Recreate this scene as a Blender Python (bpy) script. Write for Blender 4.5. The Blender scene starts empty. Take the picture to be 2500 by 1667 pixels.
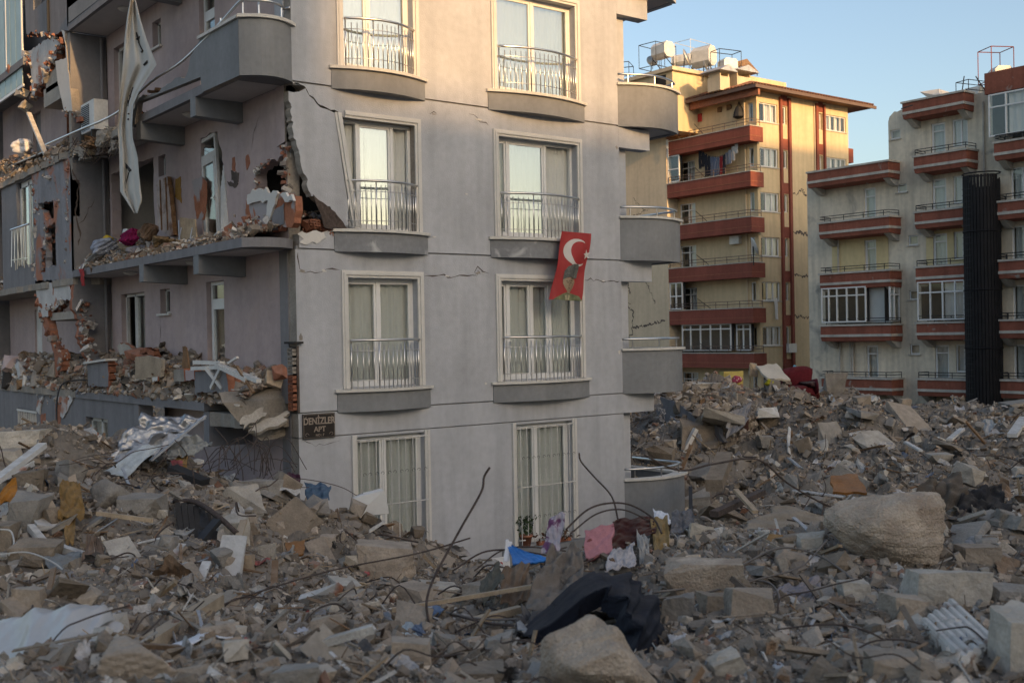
import bpy, bmesh, math, random
import numpy as np
from mathutils import Matrix, Vector
from mathutils.geometry import delaunay_2d_cdt

# ------------------------------------------------------------------ camera
sc = bpy.context.scene
CXP, CYP = 1250.0, 833.5
V1 = np.array([4790., 757.]); V2 = np.array([-867., 860.])
FPX = math.sqrt(-((V1[0]-CXP)*(V2[0]-CXP)+(V1[1]-CYP)*(V2[1]-CYP)))
_x = np.array([V1[0]-CXP, V1[1]-CYP, FPX]); _x /= np.linalg.norm(_x)
_y = np.array([V2[0]-CXP, V2[1]-CYP, FPX]); _y /= np.linalg.norm(_y)
ROT = np.stack([_x, _y, np.cross(_x, _y)])          # camera (right, down, forward) -> world
CAM_H = 5.3                                          # the photographer stands on the rubble
EYE = np.array([0., 0., CAM_H])
cam_d = bpy.data.cameras.new('camera'); cam = bpy.data.objects.new('camera', cam_d)
sc.collection.objects.link(cam); sc.camera = cam
r_, u_, b_ = ROT @ [1, 0, 0], ROT @ [0, -1, 0], -(ROT @ [0, 0, 1])
cam.matrix_world = Matrix(((r_[0], u_[0], b_[0], 0), (r_[1], u_[1], b_[1], 0), (r_[2], u_[2], b_[2], CAM_H), (0, 0, 0, 1)))
cam_d.sensor_width = 36; cam_d.lens = FPX/2500*36; cam_d.clip_start = .1; cam_d.clip_end = 3000
cam_d.dof.use_dof = True; cam_d.dof.focus_distance = 22; cam_d.dof.aperture_fstop = 3.2

# ------------------------------------------------------------------ light
SUN_EL = math.radians(15); SUN_H = np.array([-.07, -.9975])      # horizontal direction towards the sun
world = bpy.data.worlds.new('World'); sc.world = world; world.use_nodes = True
wn = world.node_tree.nodes; wl = world.node_tree.links
sky = wn.new('ShaderNodeTexSky'); sky.sky_type = 'NISHITA'; sky.sun_disc = False
sky.sun_elevation = SUN_EL; sky.sun_rotation = math.atan2(SUN_H[0], SUN_H[1])
sky.air_density = 1.0; sky.dust_density = 3.2; sky.ozone_density = .75; sky.altitude = 100
bg = wn['Background']; bg.inputs['Strength'].default_value = .15
wl.new(sky.outputs['Color'], bg.inputs['Color'])
sun_d = bpy.data.lights.new('sun', 'SUN'); sun = bpy.data.objects.new('sun', sun_d); sc.collection.objects.link(sun)
sun_d.energy = 3.2; sun_d.angle = math.radians(1.0); sun_d.color = (1.0, .58, .235)
sv = Vector((SUN_H[0]*math.cos(SUN_EL), SUN_H[1]*math.cos(SUN_EL), math.sin(SUN_EL)))
sun.rotation_euler = sv.to_track_quat('Z', 'Y').to_euler(); sun.location = sv*50
sc.view_settings.view_transform = 'Standard'; sc.view_settings.look = 'None'
sc.view_settings.gamma = 1; sc.view_settings.use_curve_mapping = False; sc.view_settings.exposure = .70
sc.render.engine = 'CYCLES'
sc.cycles.max_bounces = 6; sc.cycles.diffuse_bounces = 3; sc.cycles.glossy_bounces = 3; sc.cycles.transparent_max_bounces = 12
sc.cycles.use_denoising = True

# ------------------------------------------------------------------ helpers
rng = np.random.default_rng(7); random.seed(7)
SD = 2500/2352.
def ray(dx, dy): return ROT @ np.array([dx*SD-CXP, dy*SD-CYP, FPX])
def at(dx, dy, depth): return EYE + ray(dx, dy)*(depth/FPX)        # a point of the place seen in direction (dx, dy), depth metres off
def onX(dx, dy, x): r = ray(dx, dy); return EYE + r*(x/r[0])
def onY(dx, dy, y): r = ray(dx, dy); return EYE + r*(y/r[1])
def ppm(depth): return FPX/SD/depth                                 # 2352-wide pixels per metre
RIGHT = ROT @ np.array([1., 0, 0]); FWD = ROT @ np.array([0, 0, 1.])

def nrm(v): v = np.asarray(v, float); return v/np.linalg.norm(v)
def rotz(a): c, s = math.cos(a), math.sin(a); return np.array([[c, -s, 0], [s, c, 0], [0, 0, 1.]])
def roteul(a, b, c): return np.array(Matrix.Rotation(c, 3, 'Z') @ Matrix.Rotation(b, 3, 'Y') @ Matrix.Rotation(a, 3, 'X'))

BOXV = np.array([[x, y, z] for x in (-.5, .5) for y in (-.5, .5) for z in (-.5, .5)])
BOXF = [(0, 1, 3, 2), (4, 6, 7, 5), (0, 4, 5, 1), (2, 3, 7, 6), (0, 2, 6, 4), (1, 5, 7, 3)]
class MB:
    def __init__(s): s.V = []; s.F = []; s.M = []; s.n = 0; s.col = []
    def add(s, V, F, m=0):
        V = np.asarray(V, float).reshape(-1, 3); o = s.n
        s.V.append(V); s.n += len(V)
        s.F += [tuple(int(i)+o for i in f) for f in F]; s.M += [m]*len(F); return s
    def box(s, x0, y0, z0, x1, y1, z1, m=0):
        c = np.array([(x0+x1)/2, (y0+y1)/2, (z0+z1)/2]); d = np.array([x1-x0, y1-y0, z1-z0])
        return s.add(BOXV*d+c, BOXF, m)
    def obox(s, c, size, R=None, m=0):
        V = BOXV*np.asarray(size)
        if R is not None: V = V @ np.asarray(R).T
        return s.add(V+np.asarray(c), BOXF, m)
    def bar(s, a, b, w, h=None, m=0, up=(0, 0, 1)):
        a = np.asarray(a, float); b = np.asarray(b, float); h = h or w
        d = nrm(b-a); up = np.asarray(up, float)
        if abs(d @ up) > .97: up = np.array([1., 0, 0])
        x = nrm(np.cross(up, d)); z = np.cross(d, x)
        V = BOXV @ np.diag([w, np.linalg.norm(b-a), h]) @ np.stack([x, d, z])
        return s.add(V+(a+b)/2, BOXF, m)
    def tube(s, P, r, n=6, m=0, cap=True):
        P = np.asarray(P, float); k = len(P); r = np.broadcast_to(np.asarray(r, float), (k,))
        T = np.gradient(P, axis=0); T /= np.linalg.norm(T, axis=1)[:, None]+1e-9
        up = np.array([0, 0, 1.]) if abs(T[0][2]) < .9 else np.array([1., 0, 0])
        a = np.arange(n)*2*math.pi/n; rings = []
        N = nrm(np.cross(T[0], up))
        for i in range(k):
            N = N-T[i]*(N @ T[i]); N = nrm(N); B = np.cross(T[i], N)
            rings.append(P[i]+r[i]*(np.cos(a)[:, None]*N+np.sin(a)[:, None]*B))
        F = [(i*n+j, i*n+(j+1) % n, (i+1)*n+(j+1) % n, (i+1)*n+j) for i in range(k-1) for j in range(n)]
        if cap: F += [tuple(range(n))[::-1], tuple((k-1)*n+j for j in range(n))]
        return s.add(np.concatenate(rings), F, m)
    def strip(s, A, B, m=0):                                        # quads between two polylines
        A = np.asarray(A, float); B = np.asarray(B, float); k = len(A)
        return s.add(np.concatenate([A, B]), [(i, i+1, k+i+1, k+i) for i in range(k-1)], m)
    def prism(s, poly, z0, z1, m=0):                                # plan polygon extruded in z
        p = np.asarray(poly, float); k = len(p)
        V = np.concatenate([np.c_[p, np.full(k, z0)], np.c_[p, np.full(k, z1)]])
        F = [(i, (i+1) % k, k+(i+1) % k, k+i) for i in range(k)]+[tuple(range(k))[::-1], tuple(range(k, 2*k))]
        return s.add(V, F, m)
    def lathe(s, prof, c, n=12, m=0, R=None):
        prof = np.asarray(prof, float); k = len(prof); a = np.arange(n)*2*math.pi/n
        V = np.concatenate([np.c_[r*np.cos(a), r*np.sin(a), np.full(n, z)] for r, z in prof])
        if R is not None: V = V @ np.asarray(R).T
        F = [(i*n+j, i*n+(j+1) % n, (i+1)*n+(j+1) % n, (i+1)*n+j) for i in range(k-1) for j in range(n)]
        F += [tuple(range(n))[::-1], tuple((k-1)*n+j for j in range(n))]
        return s.add(V+np.asarray(c), F, m)

def mesh_np(name, V, F, mats, mi=None, smooth=False, col=None):
    me = bpy.data.meshes.new(name)
    if isinstance(F, np.ndarray):
        k = F.shape[1]
        me.vertices.add(len(V)); me.vertices.foreach_set('co', np.ascontiguousarray(V, np.float32).ravel())
        me.loops.add(F.size); me.loops.foreach_set('vertex_index', np.ascontiguousarray(F, np.int32).ravel())
        me.polygons.add(len(F)); me.polygons.foreach_set('loop_start', np.arange(0, F.size, k, dtype=np.int32))
        me.update(calc_edges=True)
    else:
        me.from_pydata([tuple(v) for v in V], [], F); me.update()
    for m in (mats if isinstance(mats, (list, tuple)) else [mats]): me.materials.append(m)
    if mi is not None and len(me.materials) > 1: me.polygons.foreach_set('material_index', np.asarray(mi, np.int32))
    me.polygons.foreach_set('use_smooth', np.full(len(me.polygons), bool(smooth)))
    if col is not None:
        at_ = me.color_attributes.new('col', 'FLOAT_COLOR', 'POINT')
        at_.data.foreach_set('color', np.c_[col, np.ones(len(col))].astype(np.float32).ravel())
    return me
def tag(o, label=None, cat=None, group=None, kind=None):
    if label: o['label'] = label
    if cat: o['category'] = cat
    if group: o['group'] = group
    if kind: o['kind'] = kind
    return o
def link(name, me, parent=None, **kw):
    o = bpy.data.objects.new(name, me); sc.collection.objects.link(o)
    if parent is not None:
        o.parent = parent
        if parent.get('_org') is not None: pass
        o.matrix_parent_inverse = PINV.get(parent.name, Matrix())
    return tag(o, **kw)
PINV = {}
def build(name, mb, mats, parent=None, smooth=False, **kw):
    """One mesh object; the vertices are in world coordinates, the origin is moved to the base of the mesh when top-level."""
    V = np.concatenate(mb.V)
    c = np.zeros(3)
    if parent is None: c = np.array([(V[:, 0].min()+V[:, 0].max())/2, (V[:, 1].min()+V[:, 1].max())/2, V[:, 2].min()])
    me = mesh_np(name, V-c, mb.F, mats, mb.M, smooth)
    bm = bmesh.new(); bm.from_mesh(me); bmesh.ops.recalc_face_normals(bm, faces=bm.faces); bm.to_mesh(me); bm.free()
    o = link(name, me, parent, **kw); o.location = Vector(c)
    if parent is None: PINV[o.name] = Matrix.Translation(Vector(-c))
    return o
def empty(name, loc, **kw):
    o = bpy.data.objects.new(name, None); sc.collection.objects.link(o); o.location = Vector(loc); o.empty_display_size = .3
    PINV[o.name] = Matrix.Translation(-Vector(loc)); return tag(o, **kw)

def inpoly(P, poly):
    x, y = P[:, 0], P[:, 1]; r = np.zeros(len(P), bool); n = len(poly); j = n-1
    for i in range(n):
        xi, yi = poly[i]; xj, yj = poly[j]
        c = ((yi > y) != (yj > y)) & (x < (xj-xi)*(y-yi)/((yj-yi) or 1e-12)+xi); r ^= c; j = i
    return r
def jag(pts, amp=.05, step=.12, seed=0, closed=False):
    g = np.random.default_rng(seed); out = []; n = len(pts)
    for i in range(n if closed else n-1):
        a = np.asarray(pts[i], float); b = np.asarray(pts[(i+1) % n], float); L = np.linalg.norm(b-a); k = max(1, int(L/step))
        nn = np.array([-(b-a)[1], (b-a)[0]])/max(L, 1e-9)
        for j in range(k):
            p = a+(b-a)*j/k
            if j: p = p+nn*g.normal()*amp+(b-a)/k*g.normal()*.15
            out.append(tuple(p))
    if not closed: out.append(tuple(pts[-1]))
    return out
def panel(mb, plane, off, th, outer, holes=(), m=0, medge=None, mhole=None):
    """A wall sheet th thick with openings: plane 'Y' takes (X,Z) outlines at Y=off, plane 'X' takes (Y,Z) at X=off, 'Z' takes (X,Y)."""
    medge = m if medge is None else medge; mhole = medge if mhole is None else mhole
    loops = [list(map(tuple, outer))]+[list(map(tuple, h)) for h in holes]
    P = []; E = []
    for lp in loops:
        o = len(P); k = len(lp); P += [Vector(p) for p in lp]; E += [(o+i, o+(i+1) % k) for i in range(k)]
    vs, es, fs, *_ = delaunay_2d_cdt(P, E, [], 0, 1e-6)
    vs = np.array([tuple(v) for v in vs]); T = np.array([f for f in fs])
    cen = vs[T].mean(1); keep = inpoly(cen, loops[0])
    for h in loops[1:]: keep &= ~inpoly(cen, h)
    T = T[keep]
    def lift(p, d):
        p = np.asarray(p); f = np.full(len(p), off+d)
        return {'Y': np.c_[p[:, 0], f, p[:, 1]], 'X': np.c_[f, p[:, 0], p[:, 1]], 'Z': np.c_[p[:, 0], p[:, 1], f]}[plane]
    mb.add(lift(vs, 0), [tuple(t) for t in T], m); mb.add(lift(vs, th), [tuple(t[::-1]) for t in T], m)
    for li, lp in enumerate(loops):
        k = len(lp); mb.add(np.concatenate([lift(lp, 0), lift(lp, th)]), [(i, (i+1) % k, k+(i+1) % k, k+i) for i in range(k)], mhole if li else medge)
    return mb
def rect(u0, v0, u1, v1): return [(u0, v0), (u1, v0), (u1, v1), (u0, v1)]
def spline(P, n=8):
    P = np.asarray(P, float); Q = np.concatenate([[2*P[0]-P[1]], P, [2*P[-1]-P[-2]]]); out = []
    for i in range(1, len(Q)-2):
        t = np.linspace(0, 1, n, endpoint=False)[:, None]
        a, b, c, d = Q[i-1], Q[i], Q[i+1], Q[i+2]
        out.append(.5*(2*b+(c-a)*t+(2*a-5*b+4*c-d)*t**2+(3*b-a-3*c+d)*t**3))
    return np.concatenate(out+[[Q[-2]]])

def _h(ix, iy, s):
    v = np.sin(ix*127.1+iy*311.7+s*74.7)*43758.5453; return v-np.floor(v)
def vnoise(x, y, s=0):
    ix, iy = np.floor(x), np.floor(y); fx, fy = x-ix, y-iy; fx = fx*fx*(3-2*fx); fy = fy*fy*(3-2*fy)
    return (_h(ix, iy, s)*(1-fx)+_h(ix+1, iy, s)*fx)*(1-fy)+(_h(ix, iy+1, s)*(1-fx)+_h(ix+1, iy+1, s)*fx)*fy-.5
def fbm(x, y, s=0, o=4, g=.5):
    r = 0; a = 1.
    for i in range(o): r = r+a*vnoise(x*2**i+i*17.3, y*2**i-i*9.1, s+i); a *= g
    return r

# ------------------------------------------------------------------ materials
MATS = {}
def mat(name, col, rough=.9, var=.14, scale=2.2, bump=.25, bscale=45, metal=0., spec=.25, streak=0., dust=0., vcol=False, space='P', blotch=None, coat=0., randv=0.):
    m = bpy.data.materials.new(name); m.use_nodes = True; n = m.node_tree.nodes; l = m.node_tree.links; p = n['Principled BSDF']
    p.inputs['Roughness'].default_value = rough; p.inputs['Metallic'].default_value = metal
    p.inputs['Specular IOR Level'].default_value = spec
    if space == 'P': src = n.new('ShaderNodeNewGeometry').outputs['Position']
    else: src = n.new('ShaderNodeTexCoord').outputs['Object']
    def noise(sc_, det=5, vec=None, dist=0.):
        t = n.new('ShaderNodeTexNoise'); t.inputs['Scale'].default_value = sc_; t.inputs['Detail'].default_value = det
        t.inputs['Distortion'].default_value = dist; l.new(vec or src, t.inputs['Vector']); return t.outputs['Fac']
    def rng_(v, a, b, c, d):
        t = n.new('ShaderNodeMapRange'); l.new(v, t.inputs[0])
        for i, k in enumerate((a, b, c, d)): t.inputs[i+1].default_value = k
        return t.outputs[0]
    def mix(fac, a, b, mode='MIX'):
        t = n.new('ShaderNodeMix'); t.data_type = 'RGBA'; t.blend_type = mode
        if isinstance(fac, float): t.inputs[0].default_value = fac
        else: l.new(fac, t.inputs[0])
        for i, k in ((6, a), (7, b)):
            if isinstance(k, tuple): t.inputs[i].default_value = (*k, 1)
            else: l.new(k, t.inputs[i])
        return t.outputs[2]
    if vcol:
        a = n.new('ShaderNodeVertexColor'); a.layer_name = 'col'; base = a.outputs['Color']
    else:
        r = n.new('ShaderNodeRGB'); r.outputs[0].default_value = (*col, 1); base = r.outputs[0]
    def mul(base, fac):
        t = n.new('ShaderNodeVectorMath'); t.operation = 'SCALE'; l.new(base, t.inputs[0]); l.new(fac, t.inputs['Scale']); return t.outputs[0]
    base = mul(base, rng_(noise(scale, 6), .3, .7, 1-var, 1+var))
    base = mul(base, rng_(noise(scale*9, 4), .3, .7, 1-var*.6, 1+var*.6))
    if randv:
        oi = n.new('ShaderNodeObjectInfo'); base = mul(base, rng_(oi.outputs['Random'], 0, 1, 1-randv, 1+randv))
    if streak:
        mp = n.new('ShaderNodeMapping'); mp.inputs['Scale'].default_value = (2.6, 2.6, .22); l.new(src, mp.inputs['Vector'])
        base = mul(base, rng_(noise(1.3, 5, mp.outputs[0]), .42, .72, 1., 1-streak))
    if blotch:
        bc, bs, b0, b1 = blotch
        base = mix(rng_(noise(bs, 7, dist=.6), b0, b1, 0., 1.), base, bc)
    if dust:
        g = n.new('ShaderNodeNewGeometry'); sx = n.new('ShaderNodeSeparateXYZ'); l.new(g.outputs['Normal'], sx.inputs[0])
        up = rng_(sx.outputs['Z'], .1, .9, 0., 1.); nz = rng_(noise(6, 6), .35, .65, .1, 1.)
        k = n.new('ShaderNodeMath'); k.operation = 'MULTIPLY'; l.new(up, k.inputs[0]); l.new(nz, k.inputs[1])
        k2 = n.new('ShaderNodeMath'); k2.operation = 'MULTIPLY'; l.new(k.outputs[0], k2.inputs[0]); k2.inputs[1].default_value = dust
        base = mix(k2.outputs[0], base, (.25, .215, .175))
    l.new(base, p.inputs['Base Color'])
    if bump:
        b = n.new('ShaderNodeBump'); b.inputs['Strength'].default_value = bump; b.inputs['Distance'].default_value = .02
        l.new(noise(bscale, 6), b.inputs['Height']); l.new(b.outputs[0], p.inputs['Normal'])
    MATS[name] = m; return m

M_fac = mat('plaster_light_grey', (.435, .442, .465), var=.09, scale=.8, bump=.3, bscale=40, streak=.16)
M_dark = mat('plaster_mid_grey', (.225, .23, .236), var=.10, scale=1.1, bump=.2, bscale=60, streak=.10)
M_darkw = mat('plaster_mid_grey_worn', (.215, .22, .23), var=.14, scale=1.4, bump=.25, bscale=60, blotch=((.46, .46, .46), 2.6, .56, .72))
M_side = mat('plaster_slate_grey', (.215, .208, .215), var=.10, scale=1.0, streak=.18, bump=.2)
M_pink = mat('plaster_pink_grey', (.44, .355, .345), var=.10, scale=.8, streak=.10, bump=.2, blotch=((.42, .33, .30), .9, .52, .8))
M_trim = mat('moulding_cream', (.60, .58, .545), var=.06, scale=3, bump=.12)
M_stone = mat('sill_stone', (.58, .555, .51), var=.10, scale=6, bump=.2)
M_pvc = mat('pvc_white', (.72, .71, .69), rough=.45, var=.04, bump=0, spec=.4)
M_pvcd = mat('pvc_white_dusty', (.60, .585, .56), rough=.6, var=.12, bump=.1, spec=.3, dust=.6)
M_steel = mat('stainless_steel', (.62, .60, .58), rough=.28, var=.05, bump=0, metal=1.)
M_soff = mat('ceiling_plaster', (.50, .465, .45), var=.06, bump=.1)
M_conc = mat('concrete_broken', (.28, .25, .215), var=.22, scale=3, bump=.7, bscale=18)
M_concl = mat('concrete_pale', (.37, .335, .29), var=.18, scale=3, bump=.6, bscale=22)
M_brick = mat('brick_red', (.30, .125, .075), var=.25, scale=8, bump=.5, bscale=30, dust=.35)
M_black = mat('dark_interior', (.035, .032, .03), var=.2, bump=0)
M_room = mat('room_wall', (.42, .39, .36), var=.1, bump=0)
M_wood = mat('wood_brown', (.20, .115, .06), var=.3, scale=6, bump=.4, bscale=30, dust=.5)
M_woodl = mat('wood_pale', (.40, .31, .215), var=.22, scale=6, bump=.4, bscale=30, dust=.5)
M_iron = mat('iron_black', (.03, .03, .032), rough=.6, var=.2, bump=0)
M_rebar = mat('rebar_rust', (.075, .056, .048), rough=.8, var=.3, scale=20, bump=.4, bscale=120)
M_plastic_w = mat('plastic_film_white', (.66, .65, .66), rough=.5, var=.08, bump=.15, spec=.4)
M_yel = mat('render_yellow', (.62, .485, .30), var=.07, scale=.5, bump=.15, streak=.14)
M_yelp = mat('render_beige', (.60, .49, .345), var=.08, scale=.4, bump=.15, streak=.12)
M_red = mat('paint_brick_red', (.24, .075, .052), var=.13, scale=.8, bump=.15, streak=.16)
M_redw = mat('paint_brick_red_worn', (.27, .095, .062), var=.15, scale=.9, bump=.15, streak=.2, blotch=((.30, .27, .24), 1.6, .64, .72))
M_bei = mat('render_weathered_beige', (.70, .61, .475), var=.12, scale=.5, bump=.2, streak=.22, blotch=((.20, .19, .175), .6, .60, .74))
M_beiy = mat('render_straw', (.66, .53, .29), var=.08, scale=.5, bump=.15, streak=.1)
M_band = mat('band_stone_grey', (.50, .46, .40), var=.16, scale=1.5, bump=.2, streak=.2)
M_tile = mat('roof_tile', (.17, .085, .055), var=.35, scale=5, bump=.6, bscale=14)
M_tank = mat('tank_galvanised', (.62, .60, .56), rough=.5, var=.12, scale=3, bump=.1, metal=.2)
M_ground = mat('street_ground', (.16, .145, .13), var=.25, scale=.6, bump=.6, bscale=8)
M_alu = mat('aluminium_foil', (.34, .34, .35), rough=.42, var=.15, scale=4, bump=.5, bscale=10, metal=.85, dust=.5)
M_tin = mat('sheet_metal_grey', (.42, .43, .45), rough=.5, var=.2, scale=4, bump=.3, bscale=9, metal=.4, dust=.3)

def glass(name, tint, refl, rough=.02):
    m = bpy.data.materials.new(name); m.use_nodes = True; n = m.node_tree.nodes; l = m.node_tree.links; n.remove(n['Principled BSDF'])
    t = n.new('ShaderNodeBsdfTransparent'); t.inputs[0].default_value = (*tint, 1)
    g = n.new('ShaderNodeBsdfGlossy'); g.inputs['Roughness'].default_value = rough; g.inputs['Color'].default_value = (.9, .93, .92, 1)
    f = n.new('ShaderNodeFresnel'); ge = n.new('ShaderNodeNewGeometry'); mr = n.new('ShaderNodeMapRange')      # thin pane: the same reflectance from both faces
    mr.inputs[3].default_value = refl; mr.inputs[4].default_value = 1/refl; l.new(ge.outputs['Backfacing'], mr.inputs[0]); l.new(mr.outputs[0], f.inputs['IOR'])
    x = n.new('ShaderNodeMixShader'); l.new(f.outputs[0], x.inputs[0]); l.new(t.outputs[0], x.inputs[1]); l.new(g.outputs[0], x.inputs[2])
    l.new(x.outputs[0], n['Material Output'].inputs[0]); return m
M_glass = glass('window_glass', (.955, .965, .96), 1.6)
M_glassr = glass('window_glass_coated', (.90, .93, .915), 3.4, .03)
def cloth(name, col, trans=.3, **k):
    m = mat(name, col, **k); n = m.node_tree.nodes; l = m.node_tree.links; p = n['Principled BSDF']
    t = n.new('ShaderNodeBsdfTranslucent'); t.inputs[0].default_value = (*col, 1); x = n.new('ShaderNodeMixShader'); x.inputs[0].default_value = trans
    l.new(p.outputs[0], x.inputs[1]); l.new(t.outputs[0], x.inputs[2]); l.new(x.outputs[0], n['Material Output'].inputs[0]); return m
M_curt = cloth('net_curtain', (.68, .69, .655), .25, var=.05, bump=.0)
M_curtw = cloth('curtain_white', (.80, .78, .74), .25, var=.05, bump=.0)

# ------------------------------------------------------------------ shared shapes
def icosphere(n):
    bm = bmesh.new(); bmesh.ops.create_icosphere(bm, subdivisions=n, radius=1)
    V = np.array([tuple(v.co) for v in bm.verts]); F = np.array([[v.index for v in f.verts] for f in bm.faces]); bm.free(); return V, F
ICO = {n: icosphere(n) for n in (1, 2, 3, 4, 6)}
def chunk_geo(size, seed, kind='rock', lod=3, rough=.03, soft=0.):
    """A broken lump. Hard ones are the hull of jittered box corners, split and roughened; soft ones a sphere cut down by planes."""
    g = np.random.default_rng(seed)
    if soft:
        D, F = ICO[lod]; N = g.normal(size=(11, 3)); N /= np.linalg.norm(N, axis=1)[:, None]; d = g.uniform(.62, 1., 11)
        q = np.maximum(D @ N.T, 1e-3)/d; rad = np.minimum(1/((q**(6/soft)).sum(1)**(soft/6)), 1.35); V = D*rad[:, None]
        ph = g.uniform(0, 6.28, (9, 1)); K = g.normal(size=(9, 3))*4.5; K[3:] *= 2.6; K[6:] *= 3.5
        nz = (np.sin(V @ K.T+ph.T)*np.array([.5, .5, .5,   .28, .28, .28, .07, .07, .07])).sum(1)
        V = V*(1+rough*nz)[:, None]+g.normal(size=V.shape)*rough*.13
    else:
        C = np.array([[x, y, z] for x in (-1, 1) for y in (-1, 1) for z in (-1, 1)], float)
        P = C*g.uniform(.62 if kind == 'rock' else .72, 1., C.shape)
        if kind == 'rock': P = np.concatenate([P*g.uniform(.6, 1., (8, 1)), g.uniform(-1, 1, (5, 3))*np.array([1, 1, 1.1])])
        else:
            k = g.integers(0, 8, 2); P = np.concatenate([np.delete(P, k, 0), P[k]*np.where(g.random((2, 3)) < .5, .35, 1.), P[g.integers(0, 8, 1)]*[.2, 1, 1]])
        bm = bmesh.new(); [bm.verts.new(p) for p in P]; r = bmesh.ops.convex_hull(bm, input=bm.verts)
        bmesh.ops.delete(bm, geom=[v for v in bm.verts if not v.link_faces], context='VERTS')
        bmesh.ops.dissolve_limit(bm, angle_limit=.12, verts=bm.verts, edges=bm.edges); bmesh.ops.triangulate(bm, faces=bm.faces)
        if lod > 1: bmesh.ops.subdivide_edges(bm, edges=bm.edges, cuts={2: 1, 3: 3, 4: 7}[lod], use_grid_fill=True)
        bmesh.ops.triangulate(bm, faces=bm.faces); bm.verts.index_update()
        V = np.array([tuple(v.co) for v in bm.verts]); F = np.array([[v.index for v in f.verts] for f in bm.faces]); bm.free()
        ph = g.uniform(0, 6.28, 9); K = g.normal(size=(9, 3))*3.; K[3:] *= 2.4; K[6:] *= 2.2
        nz = (np.sin(V @ K.T+ph)*np.array([.5, .5, .5, .3, .3, .3, .2, .2, .2])).sum(1)
        V = V*(1+rough*.9*nz)[:, None]+g.normal(size=V.shape)*rough*.35*{1: 0, 2: 1., 3: .8, 4: .5}[lod]
        V = V*.78
    return V*(np.asarray(size)/2/.78), F
def cnoise(P, seed, k, n=5):
    g = np.random.default_rng(seed); K = g.normal(size=(n, 2))*k; ph = g.uniform(0, 6.28, n)
    S = np.sin(P @ K.T+ph); return .45*S.mean(1)+.75*(np.sqrt(S*S+.025).mean(1)-.66)
def sheet_geo(c4, nu=18, nv=14, amp=.08, seed=0, th=.006, k=5., ragged=.03, sag=0.):
    """A crumpled sheet between four corner points, with thickness and a ragged rim."""
    g = np.random.default_rng(seed); A, B, C, D = [np.asarray(c, float) for c in c4]
    u, v = np.meshgrid(np.linspace(0, 1, nu), np.linspace(0, 1, nv))
    uu = u+ragged*np.sin(v*9+seed)*(np.abs(u-.5)*2)**3+(g.random(u.shape)-.5)*ragged*.35
    vv = v+ragged*np.sin(u*11+seed*2)*(np.abs(v-.5)*2)**3+(g.random(u.shape)-.5)*ragged*.35
    U, W = uu[..., None], vv[..., None]
    P = A*(1-U)*(1-W)+B*U*(1-W)+C*U*W+D*(1-U)*W
    nn = nrm(np.cross(B-A, D-A))
    q = np.c_[u.ravel(), v.ravel()]
    d = (cnoise(q, seed, k)*1.0+cnoise(q, seed+50, k*2.2)*.38+cnoise(q, seed+80, k*4.5)*.10).reshape(u.shape)*amp
    t = cnoise(q, seed+9, k*.7).reshape(u.shape)*amp*.35
    P = P+d[..., None]*nn+t[..., None]*nrm(C-A); P[..., 2] -= sag*4*(u*(1-u)+v*(1-v))*.5
    P = P.reshape(-1, 3); n = nu*nv
    V = np.concatenate([P, P-nn*th]); F = []
    for j in range(nv-1):
        for i in range(nu-1):
            a = j*nu+i; f = (a, a+1, a+nu+1, a+nu); F += [f, tuple(x+n for x in f[::-1])]
    rim = [i for i in range(nu)]+[j*nu+nu-1 for j in range(1, nv)]+[(nv-1)*nu+i for i in range(nu-2, -1, -1)]+[j*nu for j in range(nv-2, 0, -1)]
    F += [(rim[i], rim[i]+n, rim[(i+1) % len(rim)]+n, rim[(i+1) % len(rim)]) for i in range(len(rim))]
    return V, F

# ================================================================== ground sheet
mb = MB(); mb.add([(-400, -400, -.02), (700, -400, -.02), (700, 900, -.02), (-400, 900, -.02)], [(0, 1, 2, 3)])
build('ground', mb, M_ground, kind='structure')

# ================================================================== the grey apartment block
FY, FX, RX_ = 18.5, 9.37, 17.45
BLD = empty('apartment_building', (13.4, 18.5, 0), label='grey plastered four-storey apartment block, its left side torn open by the earthquake', cat='building')
FL = [3.98, 6.97, 10.0, 13.08]                      # slab undersides
WINS = [(10.43, 11.98), (14.03, 16.18)]             # openings of the two window columns
def wr(f, i): return rect(WINS[i][0], FL[f]+.42, WINS[i][1], FL[f]+2.48)
def bow(x0, x1, y, b, n=14):
    t = np.linspace(0, 1, n); return np.c_[x0+(x1-x0)*t, y-b*(1-(2*t-1)**2)]
# ground storey, band, storeys 2, 4 and 5
def wallp(outer, holes=(), plane='Y', off=FY, th=.28, mats=None, name='wall', parent=BLD, **kw):
    m = MB(); panel(m, plane, off, th, outer, holes, 0, 1, 0); return build(name, m, mats or [M_fac, M_conc], parent, **kw)
wallp(rect(FX, -.3, RX_, 3.51), [rect(10.56, .9, 12.08, 3.46), rect(14.36, .9, 15.9, 3.46)])
wallp(rect(FX, 3.53, 18.42, 3.965))
wallp(rect(FX, 3.99, RX_, 6.955), [wr(0, 0), wr(0, 1)])
wallp(rect(FX, 10.02, RX_, 13.065), [wr(2, 0), wr(2, 1)])
wallp(rect(FX, 13.09, RX_, 16.4), [rect(10.43, 13.5, 11.98, 15.56), rect(14.03, 13.5, 16.18, 15.56)])
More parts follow.
